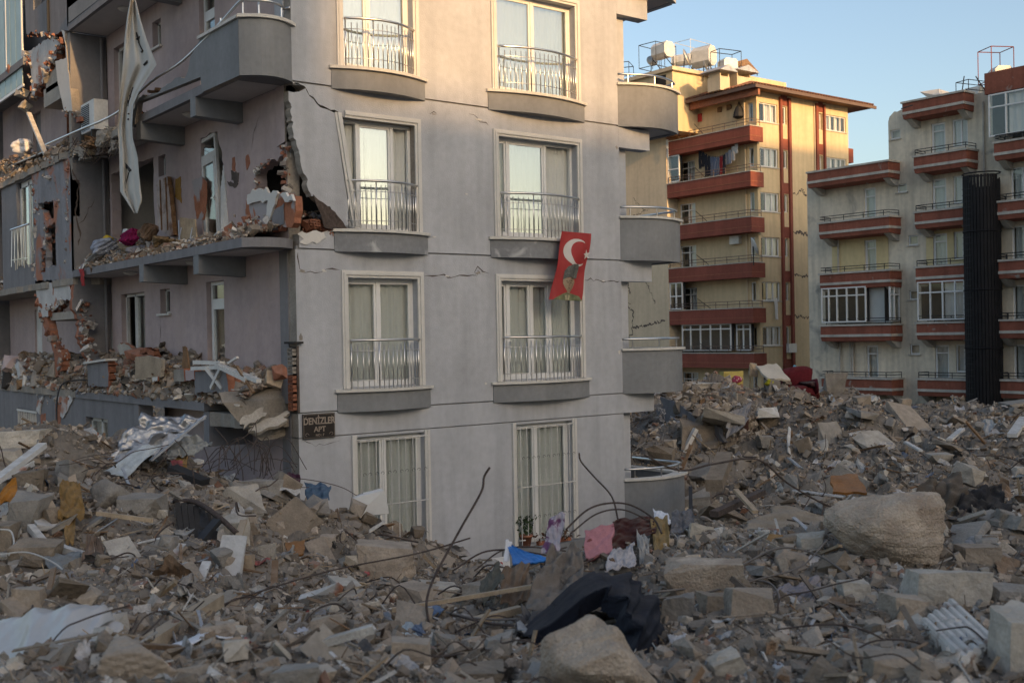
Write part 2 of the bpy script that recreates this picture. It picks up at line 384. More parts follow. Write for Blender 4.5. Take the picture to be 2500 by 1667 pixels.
# storey 3, broken at the corner
o3 = [(9.45, 6.985), (RX_, 6.985), (RX_, 9.985), (FX, 9.985)]+jag([(9.40, 9.965), (9.62, 9.94), (9.8, 9.76), (9.94, 9.63), (10.3, 9.55)], .02, .07, 3)+[(10.43, 9.45), (11.98, 9.45), (11.98, 7.39), (10.43, 7.39), (10.12, 7.36)]+jag([(10.05, 7.3), (9.75, 7.2), (9.46, 7.24)], .03, .06, 5)
wallp(o3, [wr(1, 1)])
frag = jag([(9.27, 9.80), (9.50, 9.82), (9.61, 9.89), (9.77, 9.71), (9.91, 9.575), (10.2, 9.505)], .012, .08, 8)+[(10.50, 7.44)]+jag([(10.36, 7.41), (10.11, 7.69), (9.69, 7.93), (9.52, 8.39), (9.34, 9.1), (9.27, 9.7)], .022, .06, 9)
m = MB(); panel(m, 'Y', FY-.05, .2, frag, (), 0, 1); build('wall_fragment', m, [M_fac, M_conc], BLD, label='broken slab of grey facade leaning away from the corner')
for z in (3.52, 3.98, 6.97, 10.0, 13.08):
    m = MB(); m.box(FX+.03, FY+.035, z-.05, RX_-.02, FY+.1, z+.05); build('groove', m, M_dark, BLD)
for z in (6.50, 9.52, 12.53): # lintel bands running past the corner as beam ends
    m = MB(); m.box(RX_+.002, FY+.0, z, 18.42, FY+.3, z+.455); build('beam', m, M_fac, BLD)
m = MB(); m.box(RX_+.003, 18.7, -.3, 17.84, 19.6, 13.0); build('pilaster', m, M_fac, BLD)
m = MB(); panel(m, 'X', RX_-.28, .27, rect(18.8, -.3, 28.6, 16.4)); build('wall', m, M_fac, BLD)
m = MB(); m.box(FX+.3, 22.6, 0, RX_-.3, 22.75, 16.2); build('room_wall', m, M_room, BLD)
m = MB(); m.box(FX+.02, FY+.02, 16.4, RX_+.6, 38, 16.7); build('roof', m, M_soff, BLD)
for z in FL:
    m = MB(); m.box(FX+.26, FY+.29, z, RX_-.29, 36, z+.17); build('floor_slab', m, M_conc, BLD)

# hairline cracks: flat dark strips on the wall, their colour standing in for shaded slots
def crack(pts, plane, off, w, parent, seed=0, mt=None, amp=.02):
    p = np.array(jag(pts, amp, .09, seed)); d = np.gradient(p, axis=0); n = np.c_[-d[:, 1], d[:, 0]]; n /= np.linalg.norm(n, axis=1)[:, None]+1e-9
    ww = w*(.3+1.5*np.random.default_rng(seed).random(len(p)))[:, None]; ww[0] *= .2; ww[-1] *= .2
    a, b = p+n*ww/2, p-n*ww/2
    def lf(q): f = np.full(len(q), off); return np.c_[q[:, 0], f, q[:, 1]] if plane == 'Y' else np.c_[f, q[:, 0], q[:, 1]]
    m = MB(); m.strip(lf(a), lf(b)); return build('crack', m, mt or M_crack, parent)
M_crack = mat('crack_shadow', (.10, .08, .07), var=.3, bump=0)
for pts, w, sd in (([(12.15, 6.52), (12.5, 6.54), (12.8, 6.50), (13.1, 6.55), (13.44, 6.55)], .022, 2), ([(13.40, 6.56), (13.45, 6.74), (13.58, 6.64), (13.75, 6.6)], .018, 3),
                   ([(13.44, 6.55), (13.46, 6.66), (13.52, 6.58)], .016, 33), ([(16.34, 6.51), (16.7, 6.53), (17.0, 6.49), (17.4, 6.51)], .014, 4),
                   ([(9.42, 6.9), (9.45, 6.6), (9.55, 6.53), (9.89, 6.55), (10.0, 6.61), (10.28, 6.6)], .016, 5), ([(13.3, 9.83), (13.5, 9.78), (13.8, 9.64)], .012, 6),
                   ([(12.35, 9.72), (12.45, 9.78), (12.52, 9.75)], .012, 7), ([(9.43, 3.5), (9.7, 3.35), (10.2, 3.42)], .008, 12)):
    crack(pts, 'Y', FY-.004, w, BLD, sd)

# ---- windows of the front
def window(parent, x0, x1, z0, z1, y, splits, panes, curtain=M_curt, depth=.16, fw=.06, leaf=(), cur=(0., 1.), seed=0):
    """PVC window in the wall plane Y: outer frame with mullions, panes, curtain."""
    m = MB(); yy = y+depth
    for a, b, c, d in ((x0, z0, x1, z0+fw), (x0, z1-fw, x1, z1), (x0, z0+fw, x0+fw, z1-fw), (x1-fw, z0+fw, x1, z1-fw)): m.box(a, yy, b, c, yy+.07, d)
    for s in splits: m.box(s-fw/2, yy-.012, z0+fw, s+fw/2, yy+.06, z1-fw)
    w = build('window', m, M_pvc, parent)
    ed = [x0+fw]+list(splits)+[x1-fw]
    for i, g in enumerate(panes):
        if g is None: continue
        a, b = ed[i]+(.03 if i else 0), ed[i+1]-(.03 if i < len(ed)-2 else 0)
        q = MB()
        for s_ in ((a, z0+fw, b, z0+fw+.05), (a, z1-fw-.05, b, z1-fw), (a, z0+fw+.05, a+.045, z1-fw-.05), (b-.045, z0+fw+.05, b, z1-fw-.05)):
            q.box(s_[0], yy+.008, s_[1], s_[2], yy+.058, s_[3])
        build('sash', q, M_pvc, w)
        q = MB(); q.box(a+.045, yy+.028, z0+fw+.05, b-.045, yy+.036, z1-fw-.05); build('pane', q, g, w)
    if curtain:
        g = np.random.default_rng(seed); nx = 150; xs = np.linspace(x0+(x1-x0)*cur[0]+.01, x0+(x1-x0)*cur[1]-.01, nx)
        fold = yy+.12+.016*np.sin(xs*31+g.uniform(0, 6)+.8*np.sin(xs*5))+.010*np.sin(xs*53+g.uniform(0, 6))+.012*np.sin(xs*9+seed)
        q = MB(); A = np.c_[xs, fold, np.full(nx, z1-.02)]; B = np.c_[xs+.01*np.sin(xs*7), fold*.7+.3*(yy+.12)+.008*np.sin(xs*23+seed), np.full(nx, z0+.02)]
        q.strip(A, B); build('curtain', q, curtain, w, smooth=True)
    return w
def trim(parent, x0, x1, z0, z1, y, sides=('L', 'R', 'T')):
    m = MB()
    for k, (w0, w1, p) in enumerate(((0, .055, .035), (.05, .095, .06), (.09, .135, .042))):
        if 'T' in sides: m.box(x0-(w1 if 'L' in sides else 0), y-p, z1+w0, x1+(w1 if 'R' in sides else 0), y+.004, z1+w1)
        if 'L' in sides: m.box(x0-w1, y-p, z0, x0-w0, y+.004, z1+w0)
        if 'R' in sides: m.box(x1+w0, y-p, z0, x1+w1, y+.004, z1+w0)
    return build('moulding', m, M_trim, parent)
def ledge(parent, x0, x1, z, y, mt, h=.37, b=.27):
    c = bow(x0, x1, y-.06, b); c2 = bow(x0+.05, x1-.05, y-.02, b-.03)
    m = MB(); m.prism(np.concatenate([[(x0, y+.02)], c, [(x1, y+.02)]]), z-.055, z); L = build('window_ledge', m, M_stone, parent)
    m = MB(); m.prism(np.concatenate([[(x0+.05, y+.02)], c2, [(x1-.05, y+.02)]]), z-.055-h, z-.056); build('ledge_front', m, mt, L); return L
BARS = {}
def railing(parent, x0, x1, z0, z1, y, b=.27, nb=18, lean=0.):
    c = bow(x0, x1, y-.05, b, 16); r = MB()
    r.tube(np.c_[c, np.full(16, z1)], .026, 8)
    for zz in (z0+.16, z1-.2): r.tube(np.c_[c, np.full(16, zz)], .008, 5)
    R = build('railing', r, M_steel, parent, smooth=True); cc = bow(x0+.03, x1-.03, y-.05, b, nb)
    for i, p in enumerate(cc):
        q = MB(); rr = .014 if i in (0, nb-1, nb//3, 2*nb//3) else .0085
        q.tube([(p[0], p[1], z0-.01), (p[0]+lean, p[1], z1-(.02 if rr > .01 else .08))], rr, 6); build('bar', q, M_steel, R, smooth=True)
    return R
G, GR = M_glass, M_glassr
for f, (sl, pl, sr, pr) in {0: ([11.17], [G, G], [14.32, 14.95, 15.45], [G, G, G, G]), 1: ([10.78, 11.55], [None, GR, None], [14.38, 15.4], [G, GR, None]), 2: ([11.05], [GR, GR], [15.1], [GR, GR]), 3: ([11.2], [G, G], [15.1], [G, G])}.items():
    for i, (sp, pn) in enumerate(((sl, pl), (sr, pr))):
        z0, z1 = FL[f]+.42, FL[f]+2.48; x0, x1 = WINS[i]
        window(BLD, x0, x1, z0, z1, FY, sp, pn, M_curtw if f == 2 else M_curt, seed=f*3+i)
        trim(BLD, x0, x1, z0-.02, z1, FY, ('R', 'T') if (f, i) == (1, 0) else ('L', 'R', 'T'))
        e = .31 if i == 0 else .29
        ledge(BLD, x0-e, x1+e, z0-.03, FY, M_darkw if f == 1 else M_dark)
        railing(BLD, x0+.0, x1+.0, z0-.03, FL[f]+1.30, FY, nb=17 if i == 0 else 20)
# leaning jamb moulding of the broken window
m = MB()
for k, (a, p) in enumerate(((0, .05), (.05, .075), (.095, .055))):
    m.bar((10.22+a, FY-.02-p/2, 9.52), (10.56+a, FY-.02-p/2, 7.42), .046, p, up=(0, 1, 0))
build('leaning_moulding', m, M_trim, BLD)
m = MB(); m.bar((10.46, FY-.1, 8.3), (10.70, FY-.06, 7.42), .05, .04, up=(0, 1, 0)); build('leaning_moulding', m, M_trim, BLD)
# ---- barred ground-floor windows
for i, (x0, x1) in enumerate(((10.56, 12.08), (14.36, 15.9))):
    w = window(BLD, x0, x1, .92, 3.45, FY, [x0+.66 if i == 0 else x0+.62], [G, G], seed=20+i, depth=.14)
    m = MB()
    for k, (w0, w1, p) in enumerate(((0, .06, .03), (.055, .11, .05))):
        m.box(x0-w1, FY-p, .9, x0-w0, FY+.004, 3.5); m.box(x1+w0, FY-p, .9, x1+w1, FY+.004, 3.5)
    build('moulding', m, M_trim, BLD)
    g = MB(); yb = FY-.12
    GRL = build('window_grille', MB().tube([(x0, FY, 3.4), (x0, yb, 3.4), (x1, yb, 3.4), (x1, FY, 3.4)], .014, 6), M_pvcd, BLD)
    for zz in (1.05, 2.15): build('cross_rail', MB().tube([(x0, FY, zz), (x0, yb, zz), (x1, yb, zz), (x1, FY, zz)], .014, 6), M_pvcd, GRL)
    for k in range(10):
        q = MB(); x = x0+.02+(x1-x0-.04)*k/9; q.tube([(x, yb-.012, .95), (x, yb-.012, 3.42)], .009, 5); build('bar', q, M_pvcd, GRL)
    for zz in (2.75, 1.5):
        q = MB()
        for k in range(11):
            xx = x0+.08+(x1-x0-.16)*k/10; t = np.linspace(0, 4.6, 12); rr = .045*(1-t/6.5)
            q.tube(np.c_[xx+rr*np.cos(t+(k % 2)*math.pi), np.full(12, yb-.02), zz+rr*np.sin(t)], .004, 4)
        build('scroll_row', q, M_iron, GRL)
m = MB(); m.prism(np.concatenate([[(13.95, FY+.02)], bow(13.95, 16.45, FY-.02, .22), [(16.45, FY+.02)]]), .55, .88); build('window_ledge', m, M_dark, BLD)

# ---- curved balconies past the right corner
def curved_balcony(x0, x1, y, zb, zt, rail, mt=M_dark, posts=(.12, .52, .93), b=.33, ydeep=20.6):
    c = bow(x0, x1, y, b, 16); ci = bow(x0+.02, x1-.13, y+.12, b, 16)
    m = MB(); m.prism(np.concatenate([c, ci[::-1]]), zb, zt); m.box(x1-.13, y+.12, zb, x1-.005, ydeep, zt)
    B = build('balcony', m, mt, BLD)
    m = MB(); m.prism(np.concatenate([ci+[0, -.02], [(x1-.12, ydeep), (x0+.02, ydeep)]]), zb+.03, zb+.2); build('balcony_floor', m, M_soff, B)
    co = bow(x0-.03, x1+.06, y-.05, b, 16); cj = bow(x0-.02, x1-.18, y+.18, b, 16)
    m = MB(); m.prism(np.concatenate([co, cj[::-1]]), zt+.002, zt+.055); m.box(x1-.18, y+.18, zt+.002, x1+.055, ydeep, zt+.055); build('coping', m, M_stone, B)
    cr = bow(x0+.03, x1-.06, y+.05, b, 18); pr = np.concatenate([np.c_[cr, np.full(18, zt+rail)], [(x1-.05, y+.2, zt+rail), (x1-.05, y+1.7, zt+rail)]])
    m = MB(); m.tube(pr, .026, 8); build('rail', m, M_steel, B, smooth=True)
    for t in posts:
        i = int(t*17); q = MB(); q.tube([(*cr[i], zt+.05), (*cr[i], zt+rail)], .018, 6); build('post', q, M_steel, B)
    return B
for zb, zt in ((9.99, 10.92), (6.965, 7.92), (3.96, 4.93), (.95, 1.99), (13.07, 14.0)): curved_balcony(17.44, 19.38, 18.5, zb, zt, .26, M_fac if zb > 13 else M_dark)  # the top balcony takes the lighter plaster, sunlight put into its colour

# ================================================================== torn left side of the block
XW, XS = 9.39, 8.45
def pxX(pts, ox, oy, k, x): return [tuple(onX((ox+a/k)/SD, (oy+b/k)/SD, x)[[1, 2]]) for a, b in pts]
def pxY(pts, ox, oy, k, y): return [tuple(onY((ox+a/k)/SD, (oy+b/k)/SD, y)[[0, 2]]) for a, b in pts]
def sidep(outer, holes=(), x=XW, th=.24, mats=None, name='wall', **kw):
    m = MB(); panel(m, 'X', x, th, outer, holes, 0, 1, 0); return build(name, m, mats or [M_pink, M_brick], BLD, **kw)
d2 = [rect(21.75, 4.16, 22.65, 6.56), rect(24.72, 5.97, 25.33, 6.53), rect(26.35, 4.16, 28.0, 6.52)]
sidep(rect(18.79, 4.14, 28.7, 6.965), d2)
hole = jag([(18.84, 7.85), (19.3, 7.95), (20.2, 8.15), (20.1, 8.6), (19.5, 8.68), (19.0, 8.72), (18.9, 9.02), (18.86, 8.9)], .03, .09, 4, True)
gap = jag([(21.7, 7.2), (22.75, 7.2), (22.85, 8.5), (22.8, 9.62), (21.92, 9.62), (21.5, 8.4)], .03, .12, 6, True)
op3 = jag([(25.55, 7.2), (28.58, 7.2), (28.58, 9.58), (25.58, 9.6), (25.62, 8.6)], .02, .14, 7, True)
s3 = sidep(rect(18.79, 7.13, 28.7, 9.995), [hole, gap, rect(24.83, 9.1, 25.28, 9.57), op3], mats=[M_pink, M_conc])
sidep(rect(18.79, 10.16, 28.7, 13.075), [rect(21.95, 10.2, 22.75, 12.62), rect(24.96, 12.06, 25.5, 12.68), rect(26.4, 10.2, 28.2, 12.66)])
sidep(rect(18.79, 13.24, 28.7, 16.4), [rect(21.95, 13.3, 22.75, 15.7)])
sidep(rect(18.79, -.3, 24.7, 3.97), [rect(21.2, -.2, 22.2, 2.55)])
for z0, z1 in ((-.3, 3.97), (4.14, 6.965), (10.16, 13.07), (13.24, 16.4)):
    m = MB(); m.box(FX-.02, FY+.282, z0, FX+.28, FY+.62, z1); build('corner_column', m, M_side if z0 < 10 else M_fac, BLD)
m = MB(); panel(m, 'X', FX-.02, .22, [(18.79, 8.95), (19.12, 8.9), (19.12, 9.99), (18.79, 9.99)], (), 0, 1); build('corner_column', m, [M_pink, M_conc], BLD)
# rooms behind the openings
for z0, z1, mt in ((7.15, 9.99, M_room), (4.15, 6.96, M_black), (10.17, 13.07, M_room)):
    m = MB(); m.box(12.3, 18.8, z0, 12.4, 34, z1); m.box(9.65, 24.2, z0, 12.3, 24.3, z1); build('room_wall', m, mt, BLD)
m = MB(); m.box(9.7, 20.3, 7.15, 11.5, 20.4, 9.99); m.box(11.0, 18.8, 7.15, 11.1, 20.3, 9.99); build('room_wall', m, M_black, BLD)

def door(parent, y0, y1, z0, z1, x=XW+.1, transom=.42, tilt=0., name='door', mt=M_pvc, g=M_glass, glass2=None):
    """Narrow white glazed balcony door with a transom pane, in a wall that faces -X."""
    R = np.array([[1, 0, 0], [0, math.cos(tilt), -math.sin(tilt)], [0, math.sin(tilt), math.cos(tilt)]]); c = np.array([x, (y0+y1)/2, z0]); fw = .075
    def bx(mb_, a, b, cc, d, x0=0., x1=.06):
        V = BOXV*np.array([x1-x0, cc-a, d-b])+np.array([x+(x0+x1)/2, (a+cc)/2, (b+d)/2]); mb_.add((V-c) @ R.T+c, BOXF)
    m = MB(); zt = z1-transom
    for a, b, cc, d in ((y0, z0, y0+fw, z1), (y1-fw, z0, y1, z1), (y0+fw, z1-fw, y1-fw, z1), (y0+fw, zt-.06, y1-fw, zt+.06), (y0+fw, z0, y1-fw, z0+.14)): bx(m, a, b, cc, d)
    D = build(name, m, mt, parent)
    m = MB()
    for a, b, cc, d in ((y0+fw, z0+.14, y0+fw+.07, zt-.06), (y1-fw-.07, z0+.14, y1-fw, zt-.06), (y0+fw+.07, zt-.16, y1-fw-.07, zt-.06)): bx(m, a, b, cc, d, -.012, .045)
    build('door_leaf', m, mt, D)
    for a, b, cc, d in ((y0+fw, zt+.06, y1-fw, z1-fw), (y0+fw+.07, z0+.14, y1-fw-.07, zt-.16)):
        m = MB(); bx(m, a, b, cc, d, .02, .03); build('pane', m, g, D)
    m = MB(); bx(m, y0+fw+.03, z0+1.02, y0+fw+.06, z0+1.1, -.05, -.012); bx(m, y0+fw+.03, z0+1.06, y0+fw+.16, z0+1.08, -.065, -.045); build('handle', m, M_steel, D)
    return D
def scurtain(parent, y0, y1, z0, z1, x, mt=M_curt):
    ys = np.linspace(y0, y1, 40); q = MB(); f = x+.03*np.sin(ys*38)+.02*np.sin(ys*61)
    q.strip(np.c_[f, ys, np.full(40, z1)], np.c_[f, ys, np.full(40, z0)]); build('curtain', q, mt, parent, smooth=True)
for f, (z0, z1) in enumerate(((4.16, 6.56), (10.2, 12.62), (13.3, 15.7))):
    D = door(BLD, 21.76 if f == 0 else 21.96, 22.64 if f == 0 else 22.74, z0, z1)
    scurtain(D, 21.8, 22.6, z0+.1, z1-.1, XW+.4)
D3 = door(BLD, 21.9, 22.72, 7.2, 9.62, XW+.02, tilt=-.085, mt=M_pvcd); D3['label'] = 'white balcony door hanging tilted in its broken opening'
m = MB()
for k in range(5): m.bar((XW-.02-.02*k, 21.35+.05*k, 7.16), (XW+.05, 21.72+.03*k, 8.9-.1*k), .045, .05)
build('door_jamb', m, M_pvcd, BLD)
for z0, y0, y1, zt in ((4.2, 26.35, 28.0, 6.52), (10.2, 26.4, 28.2, 12.66)):
    m = MB(); x = XW+.12
    for a, b, c, d in ((y0, z0, y0+.07, zt), (y1-.07, z0, y1, zt), (y0, zt-.07, y1, zt), ((y0+y1)/2+.1, z0, (y0+y1)/2+.18, zt), (y0+.07, z0, y0+.14, zt-.1), ((y0+y1)/2, z0, (y0+y1)/2+.07, zt-.1)): m.box(x, a, b, x+.07, c, d)
    W = build('window', m, M_pvcd, BLD); scurtain(W, y0+.1, (y0+y1)/2+.1, z0, zt-.1, x+.2)
    q = MB(); q.box(x+.03, y0+.1, z0+.1, x+.036, (y0+y1)/2, zt-.1); build('pane', q, M_glass, W)
for y0, y1, z0, z1 in ((24.72, 25.33, 5.97, 6.53), (24.96, 25.5, 12.06, 12.68), (24.83, 25.28, 9.1, 9.57)):
    m = MB(); x = XW+.13
    for a, b, c, d in ((y0, z0, y0+.05, z1), (y1-.05, z0, y1, z1), (y0, z1-.05, y1, z1), (y0, z0, y1, z0+.05)): m.box(x, a, b, x+.05, c, d)
    W = build('window', m, M_pvcd, BLD); q = MB(); q.box(x+.02, y0+.05, z0+.05, x+.026, y1-.05, z1-.05); build('pane', q, M_glass, W)
    if z0 < 9 or z0 > 10: q = MB(); q.box(XW-.07, y0-.07, z0-.05, XW+.1, y1+.08, z0-.002); build('sill', q, M_stone, W)
# ---- slabs and beams of the side balconies
def slab(z, y1, name='balcony_slab', front=True, y0=18.66, lip=.0, mt=M_side):
    cv = bow(8.4, 9.4, y0-.02, .28, 12) if front else np.array([(XS, y0), (9.4, y0)])
    out = jag([(9.42, y1), (8.9, y1+.05), (XS, y1)], .03, .12, int(z*10)); m = MB(); m.prism(np.concatenate([cv, out]), z, z+.17); return build(name, m, mt, BLD)
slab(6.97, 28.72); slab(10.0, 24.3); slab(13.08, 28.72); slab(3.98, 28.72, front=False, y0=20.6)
m = MB(); m.prism(jag([(XS+.05, 24.2), (9.42, 24.2), (9.42, 28.7), (XS+.1, 28.7)], .06, .2, 31, True), 10.0, 10.15); build('balcony_slab', m, M_conc, BLD, label='crumbled edge of the upper balcony slab')
for z in (6.97, 10.0, 13.08):
    m = MB(); m.prism([(XS+.08, 18.95), (9.38, 18.95), (9.38, 28.65), (XS+.08, 28.65)], z-.006, z-.002); build('soffit', m, M_soff, BLD)
    for y in (20.66, 23.66):
        m = MB(); V = [(XS-.03, y, z-.36), (XS-.03, y, z+.02), (9.385, y, z+.02), (9.385, y, z-.40)]
        V = np.array(V+[(a, b+.26, c) for a, b, c in V]); m.add(V, [(0, 1, 2, 3), (7, 6, 5, 4), (0, 4, 5, 1), (1, 5, 6, 2), (2, 6, 7, 3), (3, 7, 4, 0)]); build('beam', m, M_dark, BLD)
    for y in (22.2, 26.0):
        m = MB(); m.lathe([(.17, 0), (.18, -.02), (.13, -.06), (.05, -.09)], (8.95, y, z-.008), 12); build('ceiling_lamp', m, M_trim, BLD)
# surviving curved parapet of the upper balcony
c = bow(8.38, 9.42, 18.55, .26, 14)
ZP = 11.0
m = MB(); ci = bow(8.5, 9.36, 18.69, .26, 14); m.prism(np.concatenate([c, ci[::-1]]), 9.99, ZP)
PB = build('balcony_parapet', m, M_dark, BLD)
m = MB(); panel(m, 'X', 8.38, .12, [(18.56, 9.99)]+[(20.24, 10.0), (20.3, 10.3), (23.7, 10.42), (23.9, 10.0), (24.2, 10.02)]+jag([(24.2, 10.25), (23.6, 10.50), (22.6, 10.42), (21.6, 10.52), (21.0, 10.45), (20.75, 10.8), (20.3, ZP)], .025, .1, 12)+[(18.56, ZP)], (), 0, 1)
build('parapet_side', m, [M_dark, M_conc], PB)
co = bow(8.33, 9.47, 18.5, .26, 14); cj = bow(8.56, 9.3, 18.75, .26, 14)
m = MB(); m.prism(np.concatenate([co, cj[::-1]]), ZP+.002, ZP+.06); m.prism([(8.33, 18.55), (8.56, 18.76), (8.56, 20.2), (8.33, 20.32)], ZP+.002, ZP+.058); build('coping', m, M_stone, PB)
D_ = lambda x, y, X: onX(x, y, X)
def px(pts, X): return [onX(a, b, X) for a, b in pts]
rl = [(9.36, 18.5, ZP+.33)]+[(a, b+.03, ZP+.33) for a, b in bow(8.46, 9.3, 18.6, .26, 8)[::-1]]+[tuple(p) for p in px([(505, 55), (420, 140), (345, 190), (268, 260), (180, 300), (105, 333)], 8.4)]
m = MB(); m.tube(spline(rl, 5), .027, 8); build('bent_rail', m, M_steel, PB, smooth=True, label='bent steel handrail trailing down from the curved balcony')
for a, b in ((8.5, 18.62), (8.75, 18.5), (9.2, 18.52), (8.42, 19.4)): q = MB(); q.tube([(a, b, ZP+.05), (a, b, ZP+.33 if b < 19 else ZP+.2)], .018, 6); build('post', q, M_steel, PB)
# upper (5th floor) balcony edge with railing seen at the top
m = MB(); m.box(XS-.02, 18.9, 13.25, XS+.1, 28.6, 13.62); build('balcony_parapet', m, M_dark, BLD)
# ---- return walls of the projecting bay (they face the camera side -Y)
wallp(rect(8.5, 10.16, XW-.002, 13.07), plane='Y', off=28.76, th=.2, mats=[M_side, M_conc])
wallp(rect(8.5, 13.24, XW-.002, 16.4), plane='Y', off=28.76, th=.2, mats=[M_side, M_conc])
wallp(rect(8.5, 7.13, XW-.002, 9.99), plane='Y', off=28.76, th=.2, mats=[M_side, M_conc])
e2 = pxY([(640, 0), (700, 60), (690, 180), (765, 320), (740, 480), (800, 600), (850, 700), (850, 1000)], 0, 700, 3.92, 28.76)
wallp([(XW-.002, 6.96)]+[(8.52, 6.96)]+jag(e2[1:], .02, .08, 17)+[(e2[-1][0], 4.14), (XW-.002, 4.14)], plane='Y', off=28.76, th=.22, mats=[M_side, M_brick])
for z in (4.1, 7.1, 10.15): m = MB(); m.tube([(9.25, 28.7, z), (9.25, 28.7, z+2.85)], .04, 8); build('downpipe', m, M_side, BLD)
crack(pxY([(690, 250), (760, 390), (720, 660), (740, 760), (770, 860), (750, 980)], 0, 350, 3.92, 28.755), 'Y', 28.755, .03, BLD, 41)
crack(pxY([(905, 540), (840, 660), (800, 740), (750, 770)], 0, 350, 3.92, 28.755), 'Y', 28.755, .014, BLD, 42)
crack([(25.3, 5.9), (25.35, 5.6), (25.42, 5.2)], 'X', XW-.004, .015, BLD, 43)
crack([(19.9, 9.6), (20.2, 9.3), (20.3, 9.0)], 'X', XW-.004, .012, BLD, 44)
# ---- bay face, X = 8.5
XB = 8.5
M_bay = mat('bay_plaster_stripped', (.25, .245, .26), var=.14, scale=1.2, bump=.5, bscale=20, streak=.2, blotch=((.36, .16, .10), 1.1, .53, .62))
M_bayw = mat('bay_plaster_white', (.50, .485, .47), var=.16, scale=2, bump=.6, bscale=14, blotch=((.36, .17, .11), 1.5, .58, .66))
P4 = lambda p: pxX(p, 0, 0, 3.92, XB); P5 = lambda p: pxX(p, 0, 350, 3.92, XB); P6 = lambda p: pxX(p, 0, 700, 3.92, XB)
sidep([(28.76, 13.1)]+jag(P4([(600, 290), (500, 350), (430, 310), (250, 325)]), .03, .1, 51)+[(32.85, 16.4), (28.76, 16.4)], [rect(30.75, 14.38, 31.96, 15.8)], XB, .22, [M_side, M_brick])
sidep(jag(P4([(250, 500), (330, 440), (470, 340), (600, 400), (560, 470), (530, 480), (520, 560), (460, 610), (460, 680), (395, 720), (395, 790), (320, 850), (310, 920), (290, 915), (275, 620)]), .02, .1, 52, True), (), XB+.05, .25, [M_bayw, M_brick], label='stepped remnant of white plastered brick wall')
sidep(jag(P4([(535, 590), (640, 555), (625, 300), (595, 290), (640, 440), (700, 1070), (620, 1060), (560, 800)]), .01, .15, 53, True), (), XB-.02, .2, [M_trim, M_conc], name='leaning_pilaster')
for k, (a, b) in enumerate((((400, 720), (545, 800)), ((380, 860), (575, 915)))):
    y0, z1 = P4([a])[0]; y1, z0 = P4([b])[0]; m = MB(); m.box(XB+.1, y1, z0, XB+.9, y0, z1); build('stair_landing', m, M_concl, BLD)
o = P5([(300, 265), (660, 112)])
hA = jag(P5([(365, 575), (510, 548), (515, 720), (440, 740), (410, 640), (360, 632)]), .015, .08, 54, True)
hB = jag(P5([(385, 1000), (440, 1010), (435, 1230), (385, 1250)]), .02, .08, 55, True)
hC = jag(P5([(425, 800), (530, 770), (540, 1180), (450, 1190)]), .03, .1, 56, True)
sidep([o[1]]+[(28.76, 9.4), (28.76, 8.5), (28.78, 7.6), (28.76, 6.97)]+P5([(600, 1320), (340, 1352), (335, 900), (330, 600)])[0:1]+[(32.4, 6.97)]+[(32.35, 8.8), o[0]], [hA, hB, hC], XB, .16, [M_bay, M_brick])
m = MB(); m.box(XB+.45, 28.9, 7.1, XB+.5, 32.3, 9.95); build('room_wall', m, M_room, BLD)
sidep([(32.42, 6.97), (35.9, 6.97), (35.9, 10.2), (32.42, 10.1)], [rect(32.55, 7.55, 34.2, 9.95)], XB+.03, .2, [M_side, M_brick])
m = MB(); x = XB+.13
for a, b, c, d in ((32.55, 7.55, 32.75, 9.95), (34.05, 7.55, 34.2, 9.95), (32.55, 9.8, 34.2, 9.95), (33.2, 7.55, 33.32, 9.9)): m.box(x, a, b, x+.07, c, d)
W = build('window', m, M_pvcd, BLD); q = MB(); q.box(x+.03, 32.7, 7.6, x+.036, 34.05, 9.85); build('pane', q, M_glassr, W); scurtain(W, 32.6, 33.3, 7.6, 9.8, x+.15, M_curtw)
m = MB(); m.tube([(XB-.12, 32.4, 8.62), (XB-.12, 34.3, 8.62)], .03, 6); m.tube([(XB-.12, 32.4, 7.7), (XB-.12, 34.3, 7.75)], .015, 5); RW = build('railing', m, M_steel, BLD)
for k in range(11): q = MB(); yy = 32.45+.17*k; q.tube([(XB-.12, yy, 8.62), (XB-.12+.05*math.sin(k*3), yy+.06*math.sin(k*2.3), 7.45+.1*(k % 3))], .012, 5); build('bar', q, M_steel, RW)
sidep(jag(P6([(335, -60), (640, -60), (690, 50), (690, 120), (600, 125), (545, 200), (460, 215), (462, 285), (392, 300), (370, 250), (355, 150)]), .02, .1, 57, True), (), XB, .25, [M_bayw, M_brick], label='stepped plaster remnant under the bay')
sidep(jag(P6([(390, 300), (440, 290), (500, 560), (590, 640), (585, 800), (520, 860), (510, 640), (430, 440)]), .03, .09, 58, True), (), XB+.02, .2, [M_brick, M_brick], name='brick_edge', label='ragged edge of red hollow bricks')
m = MB(); m.box(XB+1.2, 28.9, 4.15, XB+1.25, 33, 6.9); build('room_wall', m, M_room, BLD)
m = MB(); m.box(XB+.1, 28.98, 5.95, XB+1.2, 32.2, 6.15); build('stair_landing', m, M_concl, BLD)
sidep([(24.62, -.3), (37.5, -.3), (37.5, 4.0), (24.62, 3.97)], [rect(26.45, 1.5, 28.08, 3.54), rect(32.45, 2.3, 34.4, 3.5), rect(29.3, .8, 30.7, 2.75)], XB, .22, [M_side, M_conc])
